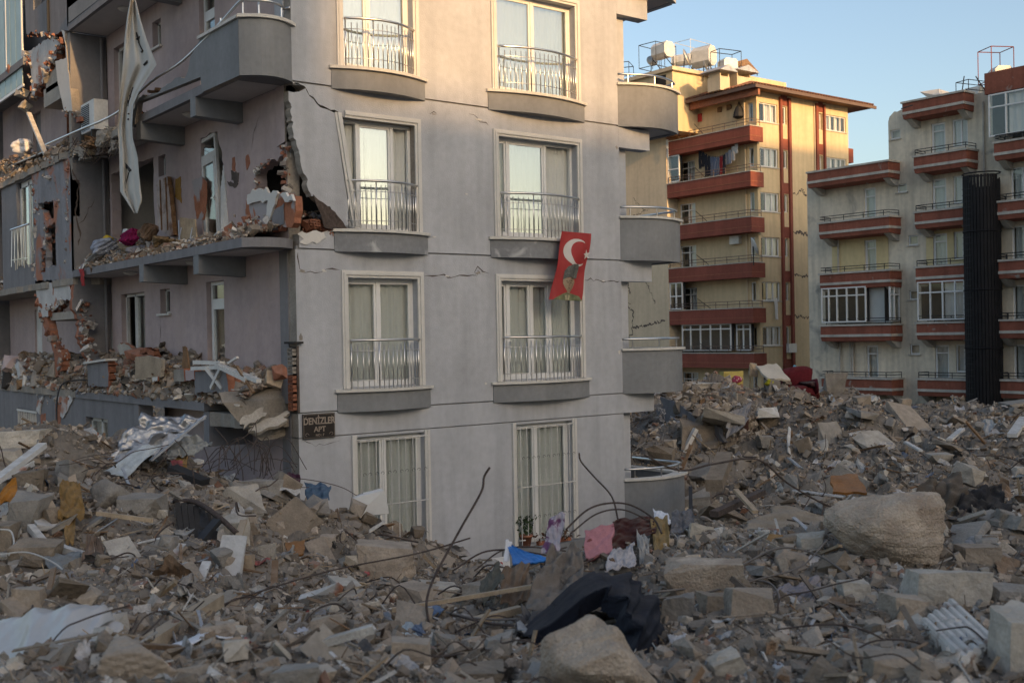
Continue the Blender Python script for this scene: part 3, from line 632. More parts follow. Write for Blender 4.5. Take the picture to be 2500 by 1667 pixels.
for y0, y1, z0, z1 in ((26.45, 28.08, 1.5, 3.54), (32.45, 34.4, 2.3, 3.5), (29.3, 30.7, .8, 2.75)):
    m = MB(); x = XB+.14
    for a, b, c, d in ((y0, z0, y0+.1, z1), (y1-.1, z0, y1, z1), (y0, z1-.1, y1, z1), ((y0+y1)/2-.05, z0, (y0+y1)/2+.05, z1)): m.box(x, a, b, x+.06, c, d)
    W = build('window', m, M_pvcd, BLD); q = MB(); q.box(x+.02, y0+.1, z0, x+.026, y1-.1, z1-.1); build('pane', q, M_glass, W); scurtain(W, y0+.1, y1-.1, z0, z1-.1, x+.12)
m = MB(); m.box(XB-.02, 32.4, 3.42, XB+.05, 34.45, 3.48); m.box(XB-.02, 32.4, 2.35, XB+.05, 34.45, 2.4); GR2 = build('window_grille', m, M_pvcd, BLD)
for k in range(11): q = MB(); yy = 32.5+.185*k; q.box(XB-.015, yy, 2.3, XB+.01, yy+.025, 3.45); build('bar', q, M_pvcd, GR2)
# spalled plaster patches hanging on the ground-floor wall
for k, p in enumerate(([(520, 1070), (600, 1035), (710, 1045), (700, 1100), (620, 1250), (590, 1240), (600, 1110), (530, 1110)], [(370, 1090), (430, 1040), (400, 1150), (390, 1220), (355, 1180)])):
    sidep(jag(P6(p), .015, .08, 60+k, True), (), XB-.035, .03, [M_bayw, M_bayw], name='plaster_patch')
for k, p in enumerate(([(530, 1110), (590, 1120), (580, 1360), (540, 1350)], [(390, 1230), (440, 1210), (430, 1350), (400, 1360)])):
    sidep(jag(P6(p), .02, .08, 63+k, True), (), XB-.012, .01, [M_brick, M_brick], name='plaster_patch')
# far recess beyond the bay
sidep([(32.3, 4.14), (40, 4.14), (40, 6.97), (32.3, 6.97)], [rect(36.2, 4.2, 37.0, 6.4)], XW+.3, .2); sidep([(32.9, 10.16), (40, 10.16), (40, 13.2), (32.9, 13.2)], [rect(35.5, 10.2, 36.4, 12.4)], XW+.2, .2)
m = MB(); m.box(XW+.32, 36.2, 4.2, XW+.38, 36.32, 6.4); m.box(XW+.36, 36.3, 4.2, XW+.4, 37, 6.4); build('door', m, M_pvcd, BLD)
m = MB(); m.box(XW+.3, 35.5, 10.2, XW+.36, 36.4, 12.4); build('door', m, M_side, BLD)
for z in (6.8, 9.98, 3.98): m = MB(); m.prism(jag([(XS, 28.75), (12, 28.75), (12, 40), (XS, 40)], .03, .3, int(z), True), z+.0, z+.17); build('floor_slab', m, M_conc, BLD)
m = MB(); m.box(XS, 32.9, 13.1, 12, 40, 13.3); build('floor_slab', m, M_side, BLD)
m = MB(); m.box(XB, 33.2, 12.55, XB+.05, 39.5, 12.63); m.box(XB, 33.2, 13.3, XB+.05, 33.3, 16); m.box(XB, 34.9, 13.3, XB+.05, 35.0, 16); EN = build('balcony_enclosure', m, M_pvc, BLD)
M_teal = mat('corrugated_teal', (.36, .47, .47), rough=.5, var=.08, bump=0)
for k in range(8): q = MB(); q.box(XB+.01, 33.25+.62*k, 12.65, XB+.03, 33.82+.62*k, 16.2); build('glazing_panel', q, M_teal, EN)
m = MB(); m.tube([(XB-.04, 30.45, 13.45), (XB-.04, 30.5, 16.3)], .035, 6); build('downpipe', m, M_iron, BLD)
# 2F balcony front corner: broken slab hanging down
hang = pxY([(545, 985), (585, 1008), (640, 1005), (690, 965), (690, 930), (640, 935), (570, 960)], 0, 0, 1/SD, 18.7)

for z0, z1 in ((4.15, 6.96), (7.15, 9.97), (10.17, 13.07), (13.3, 16.3)):
    m = MB(); m.box(12.0, 28.3, z0, 12.1, 48, z1); build('room_wall', m, M_room, BLD)
    m = MB(); m.box(9.65, 28.96, z0, 12.0, 29.06, z1); build('room_wall', m, M_room, BLD)
m = MB(); m.box(8.6, 40.2, -.2, 12.2, 40.5, 16.4); build('wall', m, M_side, BLD)
sidep([(35.95, 7.1), (40.2, 7.1), (40.2, 9.97), (35.95, 9.97)], (), XW+.3, .2)
sidep([(24.7, -.3), (25.2, -.3), (25.2, 3.97), (24.7, 3.97)], (), XW, .2)
m = MB(); m.box(9.0, 32.6, 13.3, 9.2, 41, 16.4); build('wall', m, M_side, BLD)

# ================================================================== yellow apartment block
def c5(x, y): return ((1480+x/2.306)/SD, (50+y/2.306)/SD)
YB = empty('apartment_building', (60, 50, 0), label='tall yellow apartment block with long brick-red balconies and a tiled roof', cat='building')
YX, YY, YS = 57.5, 47.9, 2.93
def gwin(parent, plane, off, u0, u1, z0, z1, splits=(), transom=None, mt=M_pvc, curt=M_curtw, cr=None, g=None, fw=.07, inset=.1, sgn=1):
    """White framed window on a far facade: plane 'Y' (faces -Y) or 'X' (faces -X)."""
    def bx(q, a, b, c, d, e, f):
        (q.box(a, e, b, c, f, d) if plane == 'Y' else q.box(e, a, b, f, c, d))
    m = MB(); e, f = off-.03, off+.06
    for a, b, c, d in ((u0, z0, u1, z0+fw), (u0, z1-fw, u1, z1), (u0, z0+fw, u0+fw, z1-fw), (u1-fw, z0+fw, u1, z1-fw)): bx(m, a, b, c, d, e, f)
    for s in splits: bx(m, s-fw/2, z0+fw, s+fw/2, z1-fw, e-.01, f)
    if transom: bx(m, u0+fw, transom-.035, u1-fw, transom+.035, e-.005, f)
    W = build('window', m, mt, parent)
    ed = [u0+fw]+list(splits)+[u1-fw]
    for i in range(len(ed)-1):
        q = MB(); bx(q, ed[i]+.01, z0+fw, ed[i+1]-.01, z1-fw, off, off+.008); build('pane', q, g or M_glass, W)
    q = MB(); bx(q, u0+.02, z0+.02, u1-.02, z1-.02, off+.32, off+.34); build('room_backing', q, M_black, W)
    for a, b in (cr if cr is not None else ((u0+.1, u1-.1),)):
        us = np.linspace(a, b, max(8, int((b-a)*22))); k = len(us); d_ = off+.16+.04*np.sin(us*17+u0*3)
        A = np.c_[us, d_, np.full(k, z1-.05)]; B = np.c_[us, d_, np.full(k, z0+.05)]
        if plane == 'X': A = A[:, [1, 0, 2]]; B = B[:, [1, 0, 2]]
        q = MB(); q.strip(A, B); build('curtain', q, curt, W, smooth=True)
    return W
fl = [20.3-YS*k for k in range(7)]                 # heads of the windows
cuts_r = []; cuts_l = []
for z in fl:
    cuts_r += [rect(57.75, z-1.25, 59.6, z), rect(60.02, z-1.22, 60.55, z-.02), rect(64.02, z-1.2, 64.4, z-.05), rect(64.62, z-1.13, 67.05, z-.06)]
    cuts_l += [rect(53.4, z-2.45, 54.9, z-.12), rect(48.0, z-1.25, 48.62, z)]
wallp([(YX, -.3), (67.3, -.3), (67.3, 21.1), (YX, 21.1)], cuts_r, 'Y', YY, .3, [M_yel, M_yel], parent=YB)
m = MB(); panel(m, 'X', YX, .3, rect(YY+.3, -.3, 55.2, 21.0), cuts_l); build('wall', m, M_yel, YB)
m = MB(); m.box(YX-1.1, 55.02, -.3, 67, 64, 20.9); build('wall', m, M_yelp, YB)
m = MB(); panel(m, 'X', 67.0, .3, rect(YY+.3, -.3, 64, 21.0)); build('wall', m, M_yel, YB)
for k, z in enumerate(fl):
    sp = [58.35, 58.95]
    gwin(YB, 'Y', YY+.12, 57.75, 59.6, z-1.25, z, sp, cr=((57.85, 58.2), (58.4, 58.9), (59.05, 59.5)) if k % 2 else ((58.45, 59.5),))
    gwin(YB, 'X', YX+.12, 48.0, 48.62, z-1.25, z, ())
    gwin(YB, 'Y', YY+.16, 60.02, 60.55, z-1.22, z-.02, ())
    gwin(YB, 'Y', YY+.2, 64.02, 64.4, z-1.2, z-.05, ())
    gwin(YB, 'Y', YY+.12, 64.62, 67.05, z-1.13, z-.06, (65.3, 65.9, 66.5), cr=((64.7, 65.7), (66.0, 66.4)))
    if k != 5:
        gwin(YB, 'X', YX+.14, 53.4, 54.9, z-2.45, z-.12, (54.1,), transom=z-.6, cr=((53.5, 54.05),))
    q = MB(); q.box(57.6, YY-.06, z-1.32, 59.7, YY+.1, z-1.252); build('sill', q, M_band, YB)
    q = MB(); q.box(64.55, YY-.06, z-1.2, 67.15, YY+.1, z-1.135); build('sill', q, M_band, YB)
    q = MB(); q.box(59.97, YY-.03, z+.02, 60.6, YY+.1, z+.75); build('spandrel', q, M_red, YB)
    q = MB(); q.box(63.97, YY-.03, z+.02, 64.45, YY+.1, z+.75); build('spandrel', q, M_red, YB)
for a, b in ((59.74, 59.95), (60.62, 60.86), (63.55, 63.8), (64.42, 64.58)):
    m = MB(); m.box(a, YY-.16, -.3, b, YY+.02, 20.85); build('pilaster', m, M_red, YB)
def rail_far(parent, P, z, h=.32, mt=M_iron, posts=6):
    P = np.asarray(P, float); m = MB()
    for zz in (z+h, z+h*.55): m.tube([(a, b, zz) for a, b in P], .022, 5)
    L = np.cumsum(np.r_[0, np.linalg.norm(np.diff(P, axis=0), axis=1)])
    R = build('railing', m, mt, parent)
    for t in np.linspace(0, L[-1], posts):
        x, y = np.interp(t, L, P[:, 0]), np.interp(t, L, P[:, 1]); q = MB(); q.tube([(x, y, z), (x, y, z+h)], .022, 5); build('post', q, mt, R)
M_brown = mat('railing_brown', (.14, .10, .085), var=.1, bump=0)
for k in range(7):
    T = 18.57-YS*k; m = MB()
    m.box(YX-1.1, 47.56, T-.95, YX-.98, 55.0, T); m.box(YX-.978, 47.56, T-.95, YX+.2, 47.68, T); m.box(YX-.97, 47.7, T-.94, YX+.0, 55, T-.75)
    B = build('balcony', m, M_red, YB)
    q = MB(); q.box(YX-1.14, 47.52, T+.002, YX-.94, 55.0, T+.06); q.box(YX-.93, 47.52, T+.002, YX+.0, 47.72, T+.06); build('coping', q, M_band, B)
    q = MB(); q.box(YX-1.115, 47.55, T-.62, YX-1.102, 55, T-.585); q.box(YX-1.1, 47.545, T-.62, YX, 47.558, T-.585); build('groove', q, M_brick, B)
    rail_far(YB, [(YX-1.04, 54.9), (YX-1.04, 47.62), (YX-.05, 47.62)], T+.06, .42, M_brown, 9)
for T, y0, y1, n in ((15.65, 53.9, 55.0, 1), (6.87, 53.8, 55.0, 2)):       # glazed screens at the balcony ends
    gwin(YB, 'X', YX-1.0, y0, y1, T+.1, T+1.95, [y0+(y1-y0)*i/n for i in range(1, n)], transom=T+1.0, cr=())
gwin(YB, 'X', YX-.9, 49.6, 54.0, 4.1, 5.9, (50.5, 51.4, 52.3, 53.2), transom=5.55, cr=())
gwin(YB, 'X', YX-.6, 48.2, 49.4, 4.1, 5.85, (48.8,), transom=5.5, cr=())
# roof: eaves, slopes, tower
m = MB(); e0, e1, n0, n1 = YX-1.2, 69.2, 46.95, 64.5
m.add([(e0, n0, 21.15), (e1, n0, 21.15), (e1, n1, 21.15), (e0, n1, 21.15), (61.8, 52.2, 23.0), (64.2, 52.2, 23.0), (64.2, 59, 23.0), (61.8, 59, 23.0)], [(0, 1, 5, 4), (1, 2, 6, 5), (2, 3, 7, 6), (3, 0, 4, 7), (4, 5, 6, 7)])
m.box(e0, n0, 21.0, e1, n1, 21.148)
RO = build('roof', m, M_tile, YB)
for k in range(44): # tile ridges along the two visible slopes
    x = e0+.15+k*.29; t = min(1., max(.05, min((x-e0)/5.5, (e1-x)/5.3)))
    q = MB(); q.tube([(x, n0-.04, 21.19), (x, n0+5.5*t, 21.19+1.85*t)], .07, 4); build('tile_row', q, M_tile, RO)
for k in range(40):
    y = n0+.2+k*.29; t = min(1., (y-n0)/5.5)
    q = MB(); q.tube([(e0-.04, y, 21.19), (e0+5.5*t, y, 21.19+1.85*t)], .07, 4); build('tile_row', q, M_tile, RO)
m = MB(); m.box(e0-.02, n0-.1, 20.9, e1, n0-.0, 21.1); m.box(e0-.1, n0-.1, 20.9, e0-.022, n1, 21.1); build('gutter', m, M_brown, RO)
m = MB(); m.box(YX-1.0, YY-1.0, 20.98, 67.6, 60, 20.995); build('eave_board', m, M_wood, RO)
m = MB(); m.box(YX-.9, YY-.9, 20.5, YX-.7, 56, 20.98); build('eave_beam', m, M_brick, RO)
a = onY(*c5(372, 262), 53.); b = onY(*c5(640, 306), 53.); TX0, TX1, TZ = a[0], b[0]+.4, a[2]
m = MB(); m.box(TX0, 53, 19, TX1, 62, TZ-.25); TW = build('stair_tower', m, M_yel, YB)
m = MB(); m.box(TX0-.25, 52.75, TZ-.25, TX1+.2, 62, TZ); build('tower_slab', m, M_yelp, TW)
m = MB(); m.box(TX0-.012, 53.6, TZ-1.1, TX0+.05, 54.6, TZ-.4); build('tower_window', m, M_black, TW)
a = onY(*c5(842, 325), 51.); b = onY(*c5(1000, 352), 51.)
m = MB(); m.box(a[0]-2.5, 51, 21, b[0]-1.3, 56, a[2]-.45); build('wall', m, M_yel, YB)
m = MB(); m.box(a[0]-2.6, 50.8, a[2]-.45, b[0], 56, a[2]); build('tower_slab', m, M_yel, YB)
for (x0, x1, yt, yb) in ((642, 718, 325, 400), (738, 838, 330, 392)):
    p0 = onY(*c5(x0, yb), 49.6); p1 = onY(*c5(x1, yt), 49.6)
    m = MB(); m.box(p0[0], 49.6, 21.2, p1[0]-.4, 50.7, p1[2]); CH = build('chimney', m, M_yelp, YB)
    m = MB(); cxm = (p0[0]+p1[0]-.4)/2; z = p1[2]+.3
    m.add([(p0[0]-.4, 49.2, z), (p1[0], 49.2, z), (p1[0], 51.1, z), (p0[0]-.4, 51.1, z), (cxm, 49.2, z+.42), (cxm, 51.1, z+.42)], [(0, 1, 4), (1, 2, 5, 4), (2, 3, 5), (3, 0, 4, 5), (0, 3, 2, 1)]); build('chimney_cap', m, M_tin, CH)
    m = MB()
    for dx in (0.05, p1[0]-.5-p0[0]): m.box(p0[0]+dx, 49.65, p1[2], p0[0]+dx+.1, 50.65, z)
    build('cap_legs', m, M_yelp, CH)
# cracks
for pts, w, sd in (([(59.3, 11.6), (59.0, 10.2), (59.3, 9.4), (58.9, 8.2)], .09, 71), ([(60.6, 9.4), (59.6, 9.5), (58.8, 9.3), (57.6, 9.25)], .06, 72), ([(61, 7.7), (59.8, 7.9), (58.8, 7.5)], .08, 73), ([(59.4, 7.4), (58.6, 7.0), (58.7, 5.6), (59, 4.9)], .07, 74),
                   ([(58.8, 5.8), (57.5, 5.9), (56.6, 6.0), (55.4, 6.2)], .09, 75), ([(57.3, 9.2), (56.7, 8.2), (56.4, 7.4)], .05, 76), ([(59.6, 13.6), (57.8, 13.9), (56.8, 14.2)], .05, 77), ([(58.4, 15.1), (57.8, 14.6), (57.2, 14.0)], .03, 78)):
    crack(pts, 'X', YX-1.106, w, YB, sd, amp=.07)
for pts, w, sd in (([(61, 14.5), (61.6, 14.55), (62.0, 14.95), (62.3, 14.5), (63.2, 14.4)], .09, 79), ([(61, 11.9), (61.7, 12.0), (62.6, 11.8), (63.3, 11.95)], .16, 80), ([(61, 9.1), (62, 9.0), (63.2, 9.05)], .09, 81), ([(61, 6.3), (62, 6.25), (63.2, 6.3)], .09, 82)):
    crack(pts, 'Y', YY-.004, w, YB, sd, amp=.06)
for z, x in ((17.9, 52.8), (11.6, 52.5)):
    m = MB(); m.box(59.9, YY-.4, 3.9, 60.7, YY-.17, 4.5)
build('air_conditioner_box', m, M_tank, YB)
m = MB(); m.box(YX-.35, 49.3, 11.15, YX-.02, 50.1, 11.7); build('air_conditioner_box', m, M_tank, YB)
for k in range(6): m = MB(); p = onX(*c5(540, 1080), YX-1.05); z = 18.6-YS*k; m.tube([(YX-1.06, 51.6-.1*k, z+.05), (YX-1.5, 52.0, z+.75)], .02, 4); build('flag_bracket', m, M_iron, YB)
m = MB(); m.tube([(57.42, 48.85, 1), (57.42, 48.85, 20.9)], .05, 6); build('downpipe', m, M_yelp, YB)
m = MB(); m.tube([(63.45, YY-.06, 1), (63.45, YY-.06, 20.9)], .05, 6); build('downpipe', m, M_yelp, YB)
# balcony on the far right flank
for k in range(2): m = MB(); T = 18.2-YS*k; m.box(67.31, 48.2, T-1.0, 68.3, 52, T); build('balcony', m, M_red, YB)

# ---- things standing on roofs
def rot_frame(o, yaw): return rotz(yaw)
def tank(px_, py_, depth, w, h, d, yaw, label, legs=.7, name='water_tank', text=False):
    c = at(px_, py_, depth); R = rotz(yaw); T = empty(name, c-np.array([0, 0, h/2+legs]), label=label, cat='water tank', group='roof water tanks')
    prof = [];  b = .22*h
    P = np.array([(-w/2+b, -h/2), (w/2-b, -h/2), (w/2, -h/2+b), (w/2, h/2-b), (w/2-b, h/2), (-w/2+b, h/2), (-w/2, h/2-b), (-w/2, -h/2+b)])
    V = np.concatenate([np.c_[P[:, 0], np.full(8, s), P[:, 1]] for s in (-d/2, d/2)]) @ R.T+c
    m = MB(); m.add(V, [(i, (i+1) % 8, 8+(i+1) % 8, 8+i) for i in range(8)]+[tuple(range(8))[::-1], tuple(range(8, 16))]); build('tank', m, M_tank, T)
    for sx in (-1, 1):
        for sy in (-1, 1):
            p = c+R @ np.array([sx*w*.42, sy*d*.45, -h/2]); q = MB(); q.tube([p+[0, 0, .1], p-[0, 0, legs]], .03, 4); build('leg', q, M_iron, T)
    q = MB()
    for sy in (-1, 1): q.bar(c+R @ np.array([-w*.42, sy*d*.45, -h/2]), c+R @ np.array([w*.42, sy*d*.45, -h/2-legs*.9]), .04)
    build('brace', q, M_iron, T)
    if text:
        for k, (t, s) in enumerate((('SOLAR', .34), ('0326', .3))): pass
    return T
def d5(x, y): return c5(x, y)
tank(*d5(318, 172), 78, 1.0, 1.05, 1.3, .0, 'boxy white water tank on a black frame, leftmost on the yellow block')
tank(*d5(548, 208), 78, 1.0, 1.35, 1.5, .15, 'tall white water tank beside the dish on the yellow roof', .6)
tank(*d5(430, 225), 81, .9, .7, 1.4, .4, 'low grey water tank behind the satellite dish', .5)
tank(*d5(684, 252), 76, 1.1, .75, .8, -.25, 'small white water tank under the tilted solar panel', .5)
tank(*d5(2220, 308), 58, .95, .8, .8, -.6, 'white octagonal water tank in a red frame on the right roof', .5)
def dish(px_, py_, depth, r, label, yaw, name='satellite_dish'):
    c = at(px_, py_, depth); T = empty(name, c-np.array([0, 0, 1.0]), label=label, cat='satellite dish', group='satellite dishes on the roofs')
    R = np.array(Matrix.Rotation(yaw, 3, 'Z') @ Matrix.Rotation(math.radians(70), 3, 'X'))
    t = np.linspace(.02, 1, 8); m = MB(); m.lathe([(r*a, .16*r*a*a*2) for a in t], c, 20, R=R); build('dish', m, M_tank, T, smooth=True)
    q = MB(); q.tube([c, c+[.05, .1, -.5], c-[0, -.1, 1.0]], .035, 6); build('mast', q, M_iron, T)
    q = MB(); q.tube([c+R @ [0, -r, .2*r], c+R @ [0, 0, r*.9]], .02, 5); build('feed_arm', q, M_iron, T)
dish(*d5(440, 215), 76.5, .62, 'grey satellite dish between two water tanks on the yellow roof', .5)
dish(*d5(550, 258), 77, .42, 'smaller satellite dish under the tall water tank', .7)
dish(*d5(255, 235), 79, .42, 'tilted dish below the leftmost water tank', -.4)
def lattice(name, label, pts, segs, r, mt, cat):
    T = empty(name, np.min(pts, axis=0), label=label, cat=cat)
    for a, b in segs: q = MB(); q.tube([pts[a], pts[b]], r, 4); build('strut', q, mt, T)
    return T
M_rustred = mat('frame_rust_red', (.25, .07, .04), var=.2, bump=0)
def cage(name, label, P8, r, mt, cat='frame'):
    S = [(0, 1), (1, 2), (2, 3), (3, 0), (4, 5), (5, 6), (6, 7), (7, 4), (0, 4), (1, 5), (2, 6), (3, 7)]
    return lattice(name, label, np.array(P8), S, r, mt, cat)
def cageat(x, y, depth, w, d, h, yaw):
    c = at(*d5(x, y), depth); R = rotz(yaw); return [c+R @ np.array([sx*w/2, sy*d/2, z]) for z in (0, h) for sx, sy in ((-1, -1), (1, -1), (1, 1), (-1, 1))]
cage('tank_frame', 'open black steel frame around the leftmost roof tank', cageat(290, 275, 78, 2.2, 1.5, 1.6, .1), .028, M_iron)
cage('tank_frame', 'thin white pipe frame behind the satellite dish', cageat(490, 265, 81, 2.4, 1.4, 1.7, .1), .02, M_tank)
cage('tank_frame', 'black steel frame around the small tank by the solar panel', cageat(675, 285, 76, 1.8, 1.0, 1.3, -.2), .028, M_iron)
cage('tank_frame', 'red steel frame holding a tank on the right roof', cageat(2195, 350, 58, 1.25, 1.2, 1.7, -.5), .025, M_rustred)
cage('tank_frame', 'dark empty frame above the curved balcony, far left of the yellow roof', cageat(95, 330, 80, 1.6, 1.2, 1.0, .6), .03, M_iron)
cage('tank_frame', 'low bent frame on the right roof edge', cageat(2075, 405, 58, 1.8, .8, .5, -.2), .022, M_iron)
P = [at(*d5(728, 238), 76), at(*d5(785, 222), 77.2), at(*d5(850, 296), 77.2), at(*d5(770, 304), 76)]
V, F = sheet_geo(P, 6, 6, 0, 1, .12, ragged=0); m = MB(); m.add(V, F); SP = build('solar_panel', m, M_wood, label='brown tilted solar collector panel above the roof edge', cat='solar panel')
q = MB(); q.tube([P[1], at(*d5(800, 308), 77.2)], .04, 4); q.tube([P[2], at(*d5(850, 312), 77.2)], .04, 4); build('stand', q, M_iron, SP)
for k, (x0, y0, x1, y1, lb) in enumerate(((2002, 410, 2015, 315, 'slim leaning antenna rod on the right roof'), (2140, 405, 2080, 315, 'thin rod leaning left beside the tank frame'), (2298, 345, 2300, 295, 'short antenna rod right of the roof tank'), (1660, 498, 1725, 478, 'low bent rod on the parapet of the right block'))):
    m = MB(); m.tube([at(*d5(x0, y0), 58), at(*d5(x1, y1), 58)], .03, 5); build('antenna_rod', m, M_iron, label=lb, cat='antenna')
V, F = chunk_geo((2.3, 1.2, .5), 5, 'slab', 2, .01); m = MB(); m.add(V+at(*d5(1885, 428), 60), F); build('insulation_sheet', m, M_tank, label='pale insulation panel lying on the right roof', cat='panel')
V, F = chunk_geo((1.5, 1.0, .45), 6, 'slab', 2, .01); m = MB(); m.add(V+at(*d5(2090, 408), 59), F); build('insulation_sheet', m, M_tank, label='short pale panel below the bent frame on the right roof', cat='panel')
# laundry on the yellow block
line_y = np.linspace(52.2, 49.0, 13); cols = [(.02, .02, .025), (.02, .02, .03), (.02, .022, .03), (.025, .025, .03), (.09, .11, .16), (.10, .13, .2), (.11, .13, .18), (.2, .02, .025), (.02, .02, .03), (.12, .13, .16), (.25, .26, .3), (.45, .44, .43), (.5, .5, .5)]
nm = ['black', 'black', 'dark', 'dark', 'slate blue', 'blue', 'greyish blue', 'red', 'navy', 'grey', 'light grey', 'pale', 'white']
LC = {}
for k, y in enumerate(line_y):
    mt = LC.setdefault(nm[k], cloth('laundry_'+nm[k].replace(' ', '_'), cols[k], .1, bump=0)); L = [1.3, 1.0, 1.5, 1.35, 1.3, 1.3, 1.2, 1.2, 1.25, .8, .9, .9, .7][k]; zt = 17.0+.02*(k-6)**2
    V, F = sheet_geo([(YX-.75, y+.14, zt), (YX-.75, y-.12, zt), (YX-.75, y-.13, zt-L), (YX-.75, y+.13, zt-L)], 6, 8, .05, k, .01, ragged=.05); m = MB(); m.add(V, F)
    build('laundry_garment', m, mt, label=nm[k]+' garment, '+['first', 'second', 'third', 'fourth', 'fifth', 'sixth', 'seventh', 'eighth', 'ninth', 'tenth', 'eleventh', 'twelfth', 'last'][k]+' from the left on the balcony washing line', cat='garment', group='laundry on the yellow block balcony')
m = MB(); m.tube([(YX-.75, y, 17.02+.02*((52.2-y)/.267-6)**2) for y in np.linspace(52.5, 48.8, 14)], .012, 4); build('washing_line', m, M_iron, label='sagging washing line across the yellow block balcony', cat='line')
V, F = sheet_geo([(YX-1.18, 54.95, 18.75), (YX-1.18, 54.7, 18.75), (YX-1.18, 54.72, 17.5), (YX-1.18, 54.9, 17.5)], 6, 10, .06, 3, .01); m = MB(); m.add(V, F); build('hanging_cloth', m, M_curtw, label='white cloth hanging over the top red balcony end', cat='cloth')
V, F = sheet_geo([(58.75, 47.75, 7.5), (59.1, 47.75, 7.5), (59.15, 47.72, 6.1), (58.85, 47.72, 6.1)], 6, 10, .08, 4, .01); m = MB(); m.add(V, F); build('hanging_cloth', m, M_curtw, label='pale curtain blown out of a yellow block window', cat='curtain')
dish(*(c5(826, 745)[0], c5(826, 745)[1]+400/2.306/SD-400/2.306/SD), 70, .01, 'small dish', 0) if False else None
q = c5(830, 1345-0); dd = ((1480+828/2.306)/SD, (450+350/2.306)/SD)
c_ = at(*dd, 71.6); T = empty('satellite_dish', c_-np.array([0, 0, 1]), label='satellite dish mounted on a balcony rail of the yellow block', cat='satellite dish', group='satellite dishes on the roofs')
m = MB(); m.lathe([(.6*a, .1*a*a) for a in np.linspace(.02, 1, 6)], c_, 16, R=roteul(1.2, .0, .9)); build('dish', m, M_tank, T, smooth=True); m = MB(); m.tube([c_, c_-[0, 0, 1.2]], .04, 5); build('mast', m, M_iron, T)
# things on the wall: basket shapes
for k, (x, y, r, lb) in enumerate(((640, 503, .22, 'round woven wall basket left of the wall lantern'), (690, 490, .26, 'oval woven wall basket next to the wall lantern'))):
    c_ = onX(*c5(x, y), YX-.05); V, F = chunk_geo((.12, 2*r, 2*r), k, 'rock', 2, .05); m = MB(); m.add(V+c_, F); build('wall_basket', m, M_wood, label=lb, cat='basket')
c_ = onX(*c5(748, 510), YX-.08); m = MB(); m.lathe([(.1, .35), (.22, .25), (.36, -.1), (.42, -.4), (.2, -.5)], c_, 10); WL = build('wall_lantern', m, M_iron, label='large black lantern hung on the top floor wall', cat='lantern'); q = MB(); q.tube([c_+[0, -.1, .35], c_+[0, 0, .62], c_+[0, .1, .35]], .04, 5); build('ring', q, M_iron, WL)
c_ = onX(*c5(528, 555), YX-.05); m = MB(); m.box(c_[0]-.05, c_[1]-.17, c_[2]-.2, c_[0]+.02, c_[1]+.17, c_[2]+.35); build('wall_plaque', m, cloth('sign_red', (.45, .05, .04), 0, bump=0), label='small red plaque on the top floor wall of the yellow block', cat='plaque')

# ================================================================== weathered beige block on the right
RB = empty('apartment_building', (56, 34, 0), label='weathered beige apartment block with red balconies and a black spiral stair shaft', cat='building')
RXW = 54.2; TS = [14.43, 11.5, 8.6, 5.67, 2.72]
hb = []; ha = []; hc = []
for T in TS:
    z = T+1.72; hb += [rect(32.58, T-.75, 33.39, z), rect(31.32, T+.3, 32.2, z+.02)]; hc += [rect(27.2, T-.5, 28.9, z)]
    if T < 14: ha += [rect(36.87, T-.75, 37.62, z)]
sm = [(35.25, 35.85, 15.7, 16.2), (34.9, 35.5, 12.75, 13.2), (34.28, 34.87, 9.83, 10.36), (34.28, 34.87, 6.9, 7.4), (34.28, 34.87, 3.95, 4.5)]
hb += [rect(a, c, b, d) for a, b, c, d in sm]
def rwall(outer, holes, x=RXW, mt=None): m = MB(); panel(m, 'X', x, .3, outer, holes); return build('wall', m, mt or M_bei, RB)
rwall([(29.75, -.3), (35.98, -.3), (35.98, 16.7)]+jag([(35.9, 16.95), (35.6, 17.2), (34.4, 17.25)], .03, .2, 90)+[(29.75, 17.3)], hb)
rwall([(35.99, -.3), (41.5, -.3), (41.5, 14.3), (35.99, 14.3)], ha, RXW+.02)
rwall(rect(22, -.3, 29.74, 17.9), hc, RXW-.3)
m = MB(); m.box(RXW+.32, 22, -.3, 66, 41.4, 14.2); build('core', m, M_bei, RB); m = MB(); m.box(RXW+.32, 22, 14.21, 66, 35.9, 17.1); build('core', m, M_bei, RB)
for z0, z1, y0, y1 in ((8.45, 10.62, 36.1, 39.8), (8.6, 10.7, 30.9, 33.8)):
    m = MB(); panel(m, 'X', RXW-.012, .01, rect(y0, z0, y1, z1), [rect(36.87, z0+.02, 37.62, 10.32)] if y0 > 35 else [rect(32.58, z0+.02, 33.39, 10.32), rect(31.32, 8.9, 32.2, 10.34)]); build('painted_panel', m, M_beiy, RB)
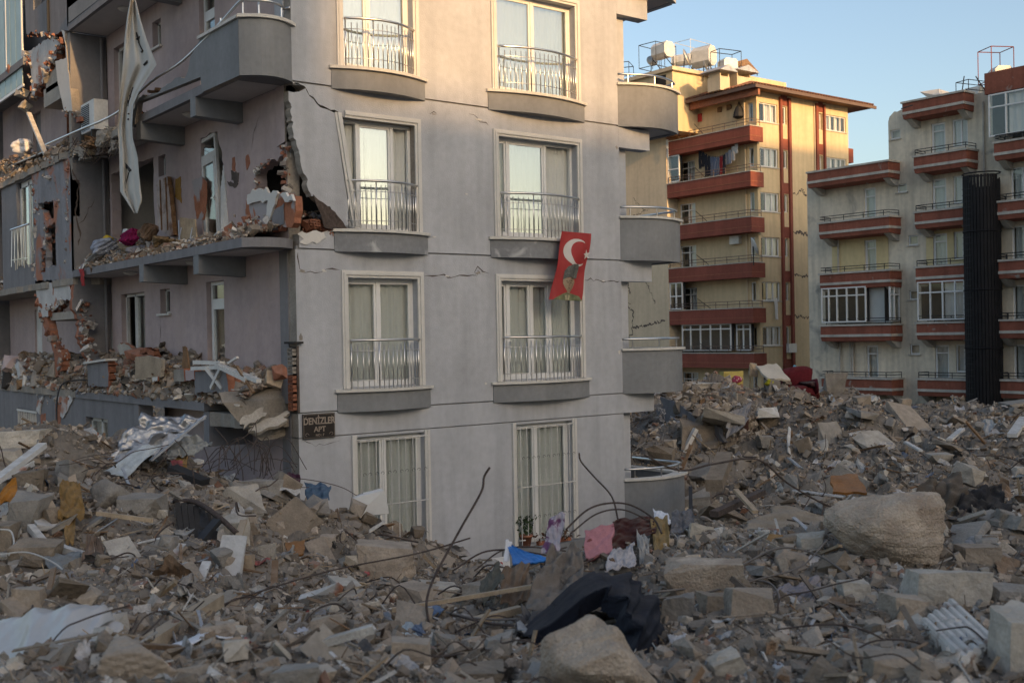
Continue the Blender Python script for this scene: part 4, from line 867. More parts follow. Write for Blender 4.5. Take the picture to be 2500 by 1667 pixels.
def rbalcony(y0, y1, T, x=RXW, d=1.1, enc=None, rail=True):
    m = MB(); m.box(x-d, y0, T-.56, x-.0, y1, T-.1); B = build('balcony', m, M_redw, RB)
    q = MB(); q.box(x-d-.07, y0-.07, T-.1, x+.0, y1+.07, T); build('coping', q, M_band, B)
    q = MB(); q.box(x-d-.04, y0-.04, T-.70, x+.0, y1+.04, T-.56); build('band', q, M_band, B)
    q = MB(); V = np.array([(x-d, y0, T-.701), (x, y0, T-.701), (x, y1, T-.701), (x-d, y1, T-.701), (x-d+.05, y0+.03, T-.93), (x, y0+.03, T-1.0), (x, y1-.03, T-1.0), (x-d+.05, y1-.03, T-.93)]); q.add(V, [(0, 1, 2, 3), (7, 6, 5, 4), (0, 4, 5, 1), (2, 6, 7, 3), (3, 7, 4, 0), (1, 5, 6, 2)]); build('soffit_band', q, M_redw, B)
    for yy in (y0+.1, y1-.45):
        q = MB(); V = np.array([(x-d*.85, yy, T-.94), (x, yy, T-.94), (x, yy, T-1.35), (x-d*.3, yy, T-1.3)]); V = np.concatenate([V, V+[0, .35, 0]]); q.add(V, [(0, 1, 2, 3), (7, 6, 5, 4), (0, 4, 5, 1), (1, 5, 6, 2), (2, 6, 7, 3), (3, 7, 4, 0)]); build('corbel', q, M_band, B)
    if rail: rail_far(RB, [(x-.1, y1-.05), (x-d+.05, y1-.05), (x-d+.05, y0+.05), (x-.1, y0+.05)], T, .3, M_iron, 6)
for T in TS:
    rbalcony(30.78, 33.76, T); rbalcony(24, 29.2, T+.04, RXW-.3, 1.0)
    gwin(RB, 'X', RXW+.1, 32.58, 33.39, T-.75, T+1.72, (), transom=T+1.3, cr=((32.65, 33.3),), curt=M_curt, fw=.1)
    gwin(RB, 'X', RXW+.1, 31.32, 32.2, T+.3, T+1.74, (31.7,), cr=((31.45, 32.1),))
    gwin(RB, 'X', RXW-.2, 27.2, 28.9, T-.5, T+1.72, (28.3, 27.7), curt=M_curt)
    if T < 14:
        rbalcony(35.3, 39.86, T-.03); gwin(RB, 'X', RXW+.12, 36.87, 37.62, T-.75, T+1.72, (), transom=T+1.25, curt=M_curt, fw=.1)
rbalcony(35.3, 40.6, 14.45, rail=False); rbalcony(30.95, 34.45, 17.4, d=1.0, rail=False)
m = MB(); m.box(RXW-1.2, 22, 16.9, RXW, 29.7, 17.95); build('parapet', m, M_redw, RB)
for a, b, c, d in sm: gwin(RB, 'X', RXW+.1, a, b, c, d, (), cr=(), fw=.06); q = MB(); q.box(RXW-.08, a-.08, c-.07, RXW+.05, b+.08, c-.002); build('sill', q, M_band, RB)
gwin(RB, 'X', RXW-1.05, 36.85, 40.0-.2, 5.75, 7.72, (37.45, 38.1, 38.75, 39.3), transom=7.25, cr=(), curt=M_curt, g=M_glass); gwin(RB, 'Y', 35.4, RXW-1.0, RXW-.1, 5.75, 7.7, (RXW-.6,), transom=7.2, cr=())
q = MB(); q.box(RXW-.6, 35.5, 5.7, RXW-.58, 39.8, 7.7); build('blind', q, M_curt, RB)
gwin(RB, 'X', RXW-1.05, 31.0, 33.7, 5.75, 7.78, (31.55, 32.25, 32.95), transom=7.2, cr=((31.1, 32.2),), curt=M_curtw)
gwin(RB, 'X', RXW-1.2, 26.5, 29.5, 14.75, 16.85, (28.6,), transom=16.2, cr=((26.6, 28.5),), curt=M_curtw)
for y, z0, z1 in ((39.3, 1, 11), (38.6, 1, 5), (38.45, 1, 5), (30.4, 11, 16.8)): m = MB(); m.tube([(RXW-.1, y, z0), (RXW-.1, y, z1)], .06, 6); build('downpipe', m, M_band, RB)
# black slatted stair shaft
SH = empty('stair_shaft', (53.0, 30.0, 0), label='black slatted metal shaft rising up the weathered block', cat='shaft')
M_blk = mat('shaft_black', (.014, .013, .014), rough=.7, var=.3, bump=0)
for k in range(34):
    a = -math.pi*.5+math.pi*2*k/34; x, y = 53.0+.78*math.cos(a), 29.95+.88*math.sin(a); ztop = 12.65+.08*math.sin(k*1.7) if (k % 34) < 20 else 12.9
    q = MB(); q.obox((x, y, ztop/2), (.03, .13, ztop), rotz(a)); build('slat', q, M_blk, SH)
m = MB(); m.lathe([(.60, 0), (.60, 12.3)], (53.0, 29.95, 0), 12); build('core_pipe', m, M_blk, SH)
for k in range(5): q = MB(); z = 1.4+2.9*k; t = np.linspace(0, 6.28, 17); q.tube(np.c_[53+.82*np.cos(t), 29.95+.92*np.sin(t), np.full(17, z)], .035, 4); build('ring', q, M_blk, SH)
for k in range(40): q = MB(); z = .5+.3*k; q.box(52.14, 30.05, z, 52.17, 30.5, z+.03); build('rung', q, M_iron, SH)

# ================================================================== blocks behind the photographer that shade the street
def street_block(x0, x1, y0, y1, h, label, dep=None):
    B = empty('apartment_building', ((x0+x1)/2, (y0+y1)/2, 0), label=label, cat='building', group='blocks across the street behind the camera')
    m = MB(); m.box(x0, y0, -.3, x1, y1, h); build('wall', m, M_bei, B); m = MB(); m.box(x0-.2, y0-.2, h, x1+.2, y1+.2, h+.25); build('roof', m, M_band, B); return B
def zr(z, y, yc): return z+(y-yc)/.9975*math.tan(SUN_EL)          # roof height at y=yc whose shadow ends at height z on y
def xr(x, y, yc): return x+SUN_H[0]*(y-yc)/.9975
h2 = zr(9.75, 18.5, -60)
street_block(-60, xr(9.3, 28.7, -60), -75, -60, zr(11.1, 28.7, -60), 'long apartment block across the street behind the camera')
street_block(xr(9.0, 18.5, -60), xr(9.95, 18.5, -60), -66, -60.3, zr(16, 18.5, -60), 'narrow unseen tower placed behind the camera to shade the facade corner')  # thin unseen tower, shaped to put the facade's left end in shadow
street_block(xr(9.96, 18.5, -60)-1.2, xr(18.5, 18.5, -60), -75, -60.2, h2, 'lower apartment block behind the camera')
street_block(xr(18.7, 18.5, -60), 46, -75, -60, h2+.5, 'wide apartment block behind the camera')
street_block(44, 53.4, -14, 0, zr(18.2, 30, 0), 'beige block to the right of the camera')
street_block(53.7, 61, -14, 0, zr(17.35, 47.9, 0), 'taller beige block to the right of the camera')
street_block(61.2, 72, -14, 0, zr(17.7, 47.9, 0), 'tallest beige block to the right of the camera')
for k, (x, w, h) in enumerate(((50, 14, 13), (66, 13, 15), (81, 15, 11), (98, 12, 14), (113, 16, 12), (131, 15, 15), (148, 18, 11))):  # row added out of view to keep the yellow horizon out of the windows
    street_block(x, x+w, -78, -62, h, ['grey', 'cream', 'ochre', 'pale', 'brown', 'white', 'beige'][k]+' unseen block added behind the camera to hide the horizon in reflections')
n = 96; a = np.linspace(0, 2*math.pi, n, endpoint=False); hh = 34+26*np.sin(a*3+1)+9*np.sin(a*11)+5*np.sin(a*23+2)
m = MB(); r0, r1 = 900, 1250
V = np.concatenate([np.c_[r0*np.cos(a), r0*np.sin(a), np.full(n, -2)], np.c_[r1*np.cos(a), r1*np.sin(a), hh], np.c_[1500*np.cos(a), 1500*np.sin(a), np.full(n, -2)]])
m.add(V, [(k*n+i, k*n+(i+1) % n, (k+1)*n+(i+1) % n, (k+1)*n+i) for k in range(2) for i in range(n)])
build('added_hills', m, mat('hill_scrub', (.10, .095, .07), var=.3, scale=.01, bump=0), kind='structure')  # ring added out of view, covers the yellow horizon band in glass reflections
mb = MB(); mb.prism([(1500*math.cos(x), 1500*math.sin(x)) for x in a], -.3, -.15); build('terrain', mb, M_ground, kind='structure')

# ================================================================== rubble terrain
CP = [  # direction (x, y in 2352-wide pixels) and distance of points on the surface of the heaps
 (0, 1568, 5.2), (500, 1568, 5.2), (1000, 1568, 5.2), (1500, 1568, 5.2), (2000, 1568, 5.2), (2352, 1568, 5.2),
 (0, 1455, 7.4), (200, 1450, 7.4), (450, 1490, 7.2), (700, 1485, 7.4), (880, 1420, 8.2), (1050, 1385, 8.8), (1250, 1340, 9.0), (1450, 1275, 9.6), (1700, 1245, 10), (1900, 1250, 10), (2150, 1250, 10), (2352, 1235, 10.2),
 (0, 1480, 9.6), (250, 1500, 9.6), (600, 1500, 9.8), (850, 1430, 10.5), (1000, 1480, 11.5), (1150, 1450, 13),
 (0, 1330, 12), (200, 1330, 12.3), (400, 1310, 13), (600, 1290, 13.5), (800, 1300, 14), (960, 1330, 15), (1080, 1380, 17),
 (0, 1180, 14.5), (150, 1150, 15), (300, 1140, 15.5), (450, 1160, 16), (600, 1150, 17), (750, 1180, 17.5), (900, 1220, 18.5), (985, 1265, 19.8), (1040, 1320, 20),
 (0, 1000, 17.5), (60, 990, 18), (150, 1030, 18.5), (300, 1040, 19), (450, 1100, 19.5), (560, 1100, 20), (690, 1120, 19.6), (790, 1150, 20.2),
 (0, 1000, 21), (200, 1060, 24), (400, 1090, 23), (560, 1110, 22.5),
 (1000, 1300, 20.6), (1060, 1350, 19.5), (1100, 1380, 18.6), (1040, 1390, 17.6), (1200, 1400, 18.5), (1400, 1390, 20), (1130, 1390, 20.8), (1300, 1370, 22.5), (1500, 1320, 21), (1500, 1300, 15), (1800, 1270, 15), (2100, 1250, 15),
 (1700, 1190, 18), (1900, 1170, 18), (2150, 1160, 18), (2352, 1150, 18), (1600, 1190, 21),
 (1620, 1120, 24), (1800, 1090, 24), (2050, 1070, 25), (2352, 1060, 25), (1605, 1125, 27),
 (1480, 1275, 24), (1540, 1270, 23), (1450, 1300, 22), (1560, 1250, 25.3), (1500, 1262, 25.6), (1430, 1310, 19), (1510, 1060, 28.5), (1570, 1040, 31), (1700, 1010, 31), (1900, 1000, 32), (2150, 990, 33), (2352, 985, 33),
 (1560, 985, 36), (1700, 950, 37), (1850, 945, 38), (2000, 960, 39), (2200, 955, 40), (2352, 955, 40),
 (1600, 965, 35), (1680, 975, 32), (1640, 945, 37), (1540, 905, 44), (1650, 890, 45), (1780, 893, 46), (1880, 905, 46), (1960, 935, 45), (2100, 945, 45), (2250, 938, 46), (2352, 942, 46),
 (1600, 900, 51), (1850, 915, 52), (2100, 960, 52), (2352, 970, 52)]
CPW = np.array([at(*c) for c in CP])
CPW = np.concatenate([CPW, [[0, 0, 3.5], [3, -2, 3.5], [-3, 2, 3.5], [2, -1, 3.5], [11, 17.2, 2.2], [13.5, 17.2, .7], [16, 17.2, .5], [9, 26, 2.2], [9, 20.5, 2.6], [9, 22.5, 2.4], [60, 40, 1.0], [50, 55, 1.2], [62, 20, 1.0], [-8, 20, 3.5], [20, 24, 1.9], [24, 30, 2.1]]])
def base_h(x, y):
    x = np.asarray(x, float); y = np.asarray(y, float); sh = x.shape; x = x.ravel(); y = y.ravel(); out = np.empty(len(x))
    for i in range(0, len(x), 20000):
        dx = x[i:i+20000, None]-CPW[:, 0]; dy = y[i:i+20000, None]-CPW[:, 1]; w = 1/(dx*dx+dy*dy+.15)**1.7
        out[i:i+20000] = (w*CPW[:, 2]).sum(1)/w.sum(1)
    return out.reshape(sh)
def height(x, y):
    x = np.asarray(x, float); y = np.asarray(y, float); h = base_h(x, y); d = np.sqrt(x*x+y*y); a = np.clip(d/16, .45, 1.3)
    h = h+a*((.52*fbm(x*.55, y*.55, 3, 3)+.36*np.abs(vnoise(x*1.7, y*1.7, 9))-.03)+.13*fbm(x*3.1, y*3.1, 5, 3)+.05*fbm(x*9, y*9, 8, 2))-.08*a
    inside = (x > 9.5) & (x < 17.4) & (y > 18.75); h = np.where(inside, -.2, h)
    side = (x > 8.75) & (x <= 9.5) & (y > 18.7); h = np.where(side, np.minimum(h, 3.2), h)
    return h
NA, ND = 520, 430
az = np.linspace(-.60, .60, NA); dd = 2.6*np.exp(np.linspace(0, math.log(64/2.6), ND))
A, D = np.meshgrid(az, dd); f2 = FWD[:2]/np.linalg.norm(FWD[:2]); r2 = np.array([f2[1], -f2[0]])
X = D*(f2[0]+np.tan(A)*r2[0]); Y = D*(f2[1]+np.tan(A)*r2[1]); Zt = height(X, Y)
V = np.c_[X.ravel(), Y.ravel(), Zt.ravel()]
i = np.arange(NA*ND).reshape(ND, NA); F = np.stack([i[:-1, :-1], i[:-1, 1:], i[1:, 1:], i[1:, :-1]], -1).reshape(-1, 4)
M_rub = mat('rubble_soil', (.165, .142, .118), var=.3, scale=1.6, bump=.9, bscale=22, blotch=((.235, .205, .175), .9, .5, .7))
me = mesh_np('terrain', V, F, M_rub, smooth=False); link('rubble_terrain', me, kind='structure')

# ---- small rubble: baked lumps
def hull_templates(n, seed, flat=1.):
    out = []; g = np.random.default_rng(seed)
    for k in range(n):
        V, F = chunk_geo((2, 2*g.uniform(.5, 1.), 2*flat*g.uniform(.5, 1.)), seed*100+k, 'rock' if k % 3 else 'block', 1, 0); out.append((V, F))
    return out
T_rock = hull_templates(30, 1); T_slab = hull_templates(18, 2, .3); T_fine = hull_templates(18, 6)
T_box = [(BOXV*1.6, np.array([[a, b, c] for q in BOXF for a, b, c in ((q[0], q[1], q[2]), (q[0], q[2], q[3]))]))]
PAL = np.array([.88, .805, .725])*np.array([(.30, .275, .245), (.36, .33, .295), (.27, .245, .22), (.33, .29, .25), (.40, .375, .34), (.24, .215, .19), (.29, .255, .22), (.345, .325, .31)])
PALX = np.array([(.25, .135, .095), (.30, .185, .135), (.52, .50, .47), (.22, .14, .08), (.05, .045, .04), (.46, .44, .43), (.16, .12, .09), (.20, .20, .22)])
PXP = np.array([.17, .12, .17, .15, .13, .08, .11, .07])
def quat_mats(g, n, flatten=1.):
    a = g.uniform(0, 2*math.pi, n); b = g.normal(0, .6*flatten, n); c = g.normal(0, .6*flatten, n)
    ca, sa, cb, sb, cc, s_ = np.cos(a), np.sin(a), np.cos(b), np.sin(b), np.cos(c), np.sin(c); M = np.zeros((n, 3, 3))
    M[:, 0, 0] = ca*cb; M[:, 0, 1] = ca*sb*s_-sa*cc; M[:, 0, 2] = ca*sb*cc+sa*s_; M[:, 1, 0] = sa*cb; M[:, 1, 1] = sa*sb*s_+ca*cc; M[:, 1, 2] = sa*sb*cc-ca*s_
    M[:, 2, 0] = -sb; M[:, 2, 1] = cb*s_; M[:, 2, 2] = cb*cc; return M
class Bake:
    def __init__(s): s.V = []; s.F = []; s.C = []; s.n = 0
    def add(s, tpls, P, size, R, col, g):
        k = g.integers(0, len(tpls), len(P))
        for t, (TV, TF) in enumerate(tpls):
            q = np.where(k == t)[0]
            if not len(q): continue
            W = np.einsum('nij,nvj->nvi', R[q], TV[None]*size[q][:, None, :])+P[q][:, None, :]; nv = len(TV)
            s.V.append(W.reshape(-1, 3)); s.F.append((TF[None]+(np.arange(len(q))*nv)[:, None, None]+s.n).reshape(-1, 3)); s.C.append(np.repeat(col[q], nv, 0)); s.n += nv*len(q)
    def done(s, name, m, parent=None, **kw):
        me = mesh_np(name, np.concatenate(s.V), np.concatenate(s.F), m, col=np.concatenate(s.C)); return link(name, me, parent, **kw)
M_vc = mat('rubble_pieces', (1, 1, 1), vcol=True, var=.22, scale=7, bump=.6, bscale=55, dust=.6)
def colours(g, n, odd=.13):
    c = PAL[g.integers(0, len(PAL), n)]*np.exp(g.normal(-.08, .34, (n, 1))); x = g.random(n) < odd; c[x] = PALX[g.choice(len(PALX), x.sum(), p=PXP)]*g.uniform(.8, 1.2, (x.sum(), 1)); return c
def field(g, n, d0, d1, lo=-.5, hi=.5):
    d = np.exp(g.uniform(math.log(d0), math.log(d1), n)); a = g.uniform(lo, hi, n)
    x = d*(f2[0]+np.tan(a)*r2[0]); y = d*(f2[1]+np.tan(a)*r2[1]); ok = ~((x > 9.3) & (x < 17.5) & (y > 18.4)) & ~((x > 8.5) & (x < 9.5) & (y > 18.6)); return x[ok], y[ok], d[ok]
g = np.random.default_rng(11); bk = Bake()
x, y, d = field(g, 31000, 3.6, 58); n = len(x); s = np.clip(d*.0015*(1+g.pareto(1.8, n)), .008, .055+d*.0018)
P = np.c_[x, y, height(x, y)+s*.15]; bk.add(T_rock, P, s[:, None]*g.uniform(.55, 1.2, (n, 3)), quat_mats(g, n, 1.6), colours(g, n, .08), g)
x, y, d = field(g, 15000, 3.6, 58); n = len(x); s = np.clip(d*.0022*(1+g.pareto(1.9, n)), .012, .075+d*.0025)
P = np.c_[x, y, height(x, y)+s*.2]; bk.add(T_slab, P, s[:, None]*g.uniform(.6, 1.25, (n, 3)), quat_mats(g, n), colours(g, n, .13), g)
x, y, d = field(g, 90000, 3.6, 50); n = len(x); s = np.clip(d*.0008*(1+g.pareto(2.2, n)), .004, .05)
P = np.c_[x, y, height(x, y)+s*.2]; bk.add(T_fine, P, s[:, None]*g.uniform(.6, 1.2, (n, 3)), quat_mats(g, n, 2), colours(g, n, .06), g)
bk.done('rubble', M_vc, label='small broken concrete, brick and plaster rubble covering the heaps', cat='rubble', kind='stuff')
bk = Bake(); x, y, d = field(g, 5200, 3.8, 56); n = len(x); L = np.clip(d*.009*(1+g.pareto(2.2, n)), .04, .45); w = L*g.uniform(.03, .10, n)
col = np.array([(.30, .22, .14), (.40, .385, .36), (.12, .09, .07), (.30, .27, .23), (.2, .13, .08), (.24, .19, .14)])[g.integers(0, 6, n)]*g.uniform(.7, 1.15, (n, 1))
bk.add(T_box, np.c_[x, y, height(x, y)+.03+L*.08], np.c_[L, w, w*g.uniform(.3, 1, n)]*.65, quat_mats(g, n, .8), col, g)
bk.done('splinters', M_vc, label='splinters, laths and strips scattered over the rubble', cat='debris', kind='stuff')

# litter: small crumpled scraps of paper, film and cloth; loose wires
g = np.random.default_rng(19); x, y, d = field(g, 1500, 4., 50); n = len(x); h = height(x, y); LV = []; LF = []; LCc = []; o = 0
pal = np.array([(.52, .51, .50), (.46, .45, .46), (.40, .43, .46), (.30, .27, .24), (.09, .085, .085), (.22, .15, .10), (.34, .33, .31), (.12, .16, .24), (.30, .06, .06), (.38, .34, .30)]); pw = np.array([.2, .14, .1, .13, .1, .1, .12, .04, .03, .04])
uu, vv = np.meshgrid(np.linspace(-1, 1, 7), np.linspace(-1, 1, 6)); q = np.c_[uu.ravel(), vv.ravel()]; fi = np.arange(42).reshape(6, 7); FQ = np.stack([fi[:-1, :-1], fi[:-1, 1:], fi[1:, 1:], fi[1:, :-1]], -1).reshape(-1, 4); FT = np.concatenate([FQ[:, [0, 1, 2]], FQ[:, [0, 2, 3]]]); RM = quat_mats(g, n, .9)
for i in range(n):
    s_ = np.clip(d[i]*.0048*(1+g.pareto(2.4)), .02, min(.28, .014*d[i])); asp = g.uniform(.3, 1.); a, b, c, e = g.uniform(0, 6.28, 4)
    z = .30*np.sin(q[:, 0]*3.1+a)*np.sin(q[:, 1]*2.3+b)+.18*np.abs(np.sin(q[:, 0]*5+q[:, 1]*4+c))+g.normal(size=42)*.06
    P = np.c_[q[:, 0]+.15*np.sin(q[:, 1]*4+e), q[:, 1]*asp+.1*np.sin(q[:, 0]*3+a), z*.8]*s_; LV.append(P @ RM[i].T+[x[i], y[i], h[i]+s_*.25]); LF.append(FT+o); o += 42; LCc.append(np.tile(pal[g.choice(10, p=pw)]*g.uniform(.7, 1.1), (42, 1)))
link('litter', mesh_np('litter', np.concatenate(LV), np.concatenate(LF), M_vc, col=np.concatenate(LCc)), label='small crumpled scraps of paper, film and cloth in the rubble', cat='litter', kind='stuff')
m = MB(); x, y, d = field(g, 420, 4.5, 48); h = height(x, y)
for i in range(len(x)):
    L_ = g.uniform(.25, .9)*(.5+d[i]/20); a = g.uniform(0, 6.28); P = [np.array([x[i], y[i], h[i]-.03])]
    for k in range(4): a += g.normal()*.6; P.append(P[-1]+np.array([math.cos(a), math.sin(a), g.normal()*.35+(.25 if k < 2 else -.3)])*L_/4)
    m.tube(spline(P, 4), np.clip(.0012*d[i]**.8, .003, .012), 4, cap=False)
me = mesh_np('wires', np.concatenate(m.V), m.F, M_rebar); link('wires', me, label='loose thin wires and cables curling out of the rubble', cat='wires', kind='stuff')

# ================================================================== debris in and on the torn building
def gpoint(dx, dy, t0=4.2, t1=60):
    t = np.exp(np.linspace(math.log(t0), math.log(t1), 700)); P = EYE+ray(dx, dy)[None]*(t/FPX)[:, None]; h = height(P[:, 0], P[:, 1]); k = np.argmax(P[:, 2] < h)
    return P[k], t[k]
sm01 = lambda t: np.clip(t, 0, 1)**2*(3-2*np.clip(t, 0, 1))
def heap(name, label, x0, x1, y0, y1, z, prof, n, seed, odd=.35, smin=.02, smax=.09, red=False):
    """A heap of broken masonry lying on a floor slab: a mound of soil with lumps on it; prof(u, v) is its height."""
    g = np.random.default_rng(seed); nx, ny = 14, int((y1-y0)*9)
    u, v = np.meshgrid(np.linspace(0, 1, nx), np.linspace(0, 1, ny)); X = x0+(x1-x0)*u; Y = y0+(y1-y0)*v
    H = prof(u, v)*sm01(u/.22+.02)*(1+.35*fbm(X*5, Y*5, seed, 3))+.03*fbm(X*14, Y*14, seed, 2); V = np.c_[X.ravel(), Y.ravel(), (z+np.maximum(H, 0.004)).ravel()]
    i = np.arange(nx*ny).reshape(ny, nx); F = np.stack([i[:-1, :-1], i[:-1, 1:], i[1:, 1:], i[1:, :-1]], -1).reshape(-1, 4); F = np.concatenate([F[:, [0, 1, 2]], F[:, [0, 2, 3]]])
    bk = Bake(); bk.V.append(V); bk.F.append(F); bk.C.append(np.tile([(.20, .16, .13)] if not red else [(.24, .13, .09)], (len(V), 1))); bk.n = len(V)
    def put(tp, k, a, b, fl=1.):
        uu, vv = g.random(k), g.random(k); x = x0+(x1-x0)*uu; y = y0+(y1-y0)*vv; h = prof(uu, vv)*sm01(uu/.22+.02); s_ = np.clip(a*(1+g.pareto(2., k)), a, b)
        c = colours(g, k, odd); bk.add(tp, np.c_[x, y, z+h+s_*.2], s_[:, None]*g.uniform(.6, 1.2, (k, 3)), quat_mats(g, k, fl), c, g)
    put(T_rock, n, smin, smax); put(T_slab, n//2, smin*1.4, smax*1.3, .8); put(T_fine, n, smin*.6, smax*.6, 1.5)
    k = n//8; uu, vv = g.random(k), g.random(k); L = g.uniform(.1, .45, k)
    bk.add(T_box, np.c_[x0+(x1-x0)*uu, y0+(y1-y0)*vv, z+prof(uu, vv)+.03], np.c_[L, L*.09, L*.06]*.6, quat_mats(g, k, .5), np.array([(.3, .22, .14), (.5, .49, .47), (.14, .1, .08)])[g.integers(0, 3, k)], g)
    return bk.done(name, M_vc, label=label, cat='rubble', kind='stuff')
heap('slab_rubble', 'brick and plaster rubble heaped on the second-floor balcony slab', 8.46, 9.36, 19.0, 28.6, 4.15, lambda u, v: (.22+.55*u)*(.6+.5*sm01(v*1.4))+.14*np.sin(v*17)**2, 1700, 31, smin=.03, smax=.15)
heap('slab_rubble', 'debris and rags spread on the third-floor balcony slab', 8.47, 9.36, 18.8, 28.5, 7.14, lambda u, v: .08+.22*u+.32*sm01((v-.35)*2)*u, 1500, 32, smin=.025, smax=.12)
heap('slab_rubble', 'brick rubble behind the broken corner of the third floor', 9.45, 11.0, 18.85, 20.4, 7.14, lambda u, v: .55-.35*u+.1*np.sin(v*9), 420, 33, .7)
heap('slab_rubble', 'masonry rubble on the upper balcony slab below the air conditioner', 8.55, 9.36, 24.2, 28.6, 10.15, lambda u, v: .08+.2*u, 420, 34)
heap('slab_rubble', 'rubble on the second floor in the far torn bay', 8.48, 9.6, 28.8, 38.5, 4.15, lambda u, v: .35+.3*u+.2*np.sin(v*13)**2, 1200, 35, smin=.035, smax=.17)
heap('slab_rubble', 'rubble on the fourth floor of the far torn bay', 8.48, 9.5, 29.2, 38.5, 10.15, lambda u, v: .25+.3*u+.4*sm01((v-.35)*2), 1000, 36, smin=.035, smax=.17)
heap('slab_rubble', 'thin rubble on the third floor of the far torn bay', 8.55, 9.5, 35.9, 39.5, 6.97, lambda u, v: .2+.3*u, 300, 37)
# masonry pieces lying in the openings
def slabpiece(name, label, c, size, eul, mt, seed, kind='slab', cat='slab', rough=.02, lod=3):
    V, F = chunk_geo(size, seed, kind, lod, rough); V = V @ roteul(*eul).T+np.asarray(c); m = MB(); m.add(V, F); return build(name, m, mt, label=label, cat=cat)
def hollow_brick(mb, c, R, s=(.19, .13, .19), nx=3, nz=3, m=0):
    w = .016
    def bx(a, b): a, b = np.array(a), np.array(b); mb.obox(np.asarray(c)+np.asarray(R) @ ((a+b)/2), b-a, R, m)
    X, Y, Z = np.array(s)/2
    for k in range(nx+1): x = -X+(2*X-w)*k/nx; bx((x, -Y, -Z), (x+w, Y, Z))
    for k in range(nz+1): z = -Z+(2*Z-w)*k/nz; bx((-X, -Y*.99, z), (X, Y*.99, z+w))
X2 = lambda p, X: onX(*p, X)
r3 = lambda x, y: ((160+x/3.92)/SD, (560+y/3.92)/SD)
rq2 = lambda x, y: ((160+x/3.36)/SD, (300+y/3.36)/SD)
def pan(name, label, plane, off, th, poly, mats, cat, seed=0, amp=.015):
    m = MB(); panel(m, plane, off, th, jag(poly, amp, .09, seed, True), (), 0, 1); return build(name, m, mats, label=label, cat=cat)
P3 = lambda pts, X: [tuple(onX(*r3(*p), X)[[1, 2]]) for p in pts]
PP = pan('parapet_fragment', 'upright grey parapet fragment with hollow brick edge on the balcony', 'X', 8.42, .16, P3([(205, 1270), (405, 1270), (410, 1500), (370, 1510), (215, 1490)], 8.42), [M_side, M_brick], 'wall fragment', 3)
m = MB(); a = onX(*r3(195, 1290), 8.4); b = onX(*r3(410, 1255), 8.4); m.bar((8.47, a[1], a[2]+.03), (8.47, b[1], b[2]+.02), .26, .05); build('coping', m, M_stone, PP)
yb, zb = P3([(440, 1480)], 8.5)[0]
for k in range(5): m = MB(); hollow_brick(m, (8.5+.01*(k % 2), yb+.03, 4.22+k*.165), np.eye(3)[[1, 0, 2]], (.18, .15, .16)); build('brick', m, M_brick, PP)
TS_ = slabpiece('brick_slab', 'tilted slab of hollow bricks and plaster on the balcony rubble', onX(*r3(735, 1190), 8.75), (.5, 1.0, .2), (.12, -.35, .1), M_brick, 71, 'slab', 'slab', .02)
c_ = onX(*r3(820, 1150), 8.6)
for k in range(6): m = MB(); hollow_brick(m, c_+np.array([0, .45-.14*k, .0-.025*abs(k-2)]), np.eye(3)[[1, 0, 2]], (.13, .12, .1), 2, 2); build('brick', m, M_brick, TS_)
M_tan = mat('board_tan', (.36, .28, .20), var=.2, scale=2.5, bump=.2, dust=.3)
pan('plaster_board', 'tan square board standing in the balcony rubble', 'X', 8.5, .08, P3([(665, 1225), (790, 1210), (920, 1245), (905, 1410), (860, 1450), (665, 1435)], 8.5), [M_tan, M_concl], 'board', 5)
pan('plaster_fragment', 'pale plaster fragment behind the tilted brick slab', 'X', 8.9, .1, P3([(490, 1110), (560, 1085), (640, 1140), (600, 1200), (520, 1200)], 8.9), [M_concl, M_brick], 'wall fragment', 6)
pan('parapet_fragment', 'plain grey parapet panel under the white window frames', 'X', 8.42, .14, P3([(1240, 1360), (1530, 1345), (1560, 1560), (1235, 1560)], 8.42), [M_side, M_brick], 'wall fragment', 7)
for k, (p, lb) in enumerate((([(1035, 1350), (1130, 1330), (1140, 1450), (1040, 1455)], 'small grey masonry block left of the white window frames'), ([(1145, 1345), (1230, 1340), (1235, 1440), (1150, 1450)], 'pinkish masonry block beside the grey parapet panel'), ([(830, 1415), (880, 1405), (880, 1450), (830, 1480)], 'white plaster flake on the balcony rubble'))):
    pan('masonry_block', lb, 'X', 8.44, .15 if k < 2 else .03, P3(p, 8.44), [[M_conc, M_pink, M_trim][k], M_brick], 'wall fragment', 10+k)
m = MB(); p = [onX(*r3(*q), 8.75) for q in ((1130, 1330), (1135, 1120), (1165, 1125), (1195, 1330))]; V, F = sheet_geo(p, 4, 6, .02, 3, .03); m.add(V, F); build('wood_plank', m, M_wood, label='pointed brown plank leaning on the pink balcony wall', cat='plank')
for k, (a, b, lb) in enumerate((((1240, 1270), (1500, 1280), 'uppermost white window profile on the balcony heap'), ((1220, 1330), (1480, 1320), 'long white window profile lying level on the balcony heap'), ((1360, 1330), (1510, 1520), 'white window profile slanting down to the right'), ((1500, 1320), (1405, 1520), 'white window profile slanting down to the left'), ((1450, 1290), (1850, 1450), 'longest white window profile sloping to the right'), ((1470, 1310), (1740, 1440), 'second white window profile sloping beside the longest one'), ((1560, 1280), (1645, 1225), 'short grey profile sticking up from the white frames'), ((1640, 1310), (1800, 1560), 'thin brown stick leaning across the balcony rubble'))):
    m = MB(); p, q = onX(*r3(*a), 8.4-.03*(k % 3)), onX(*r3(*b), 8.45-.05*(k % 2)); m.bar(p, q, .10 if k < 6 else .05, .07 if k < 6 else .04); build('window_profile', m, M_pvcd if k < 7 else M_wood, label=lb, cat='window frame', group='broken window profiles on the balcony')
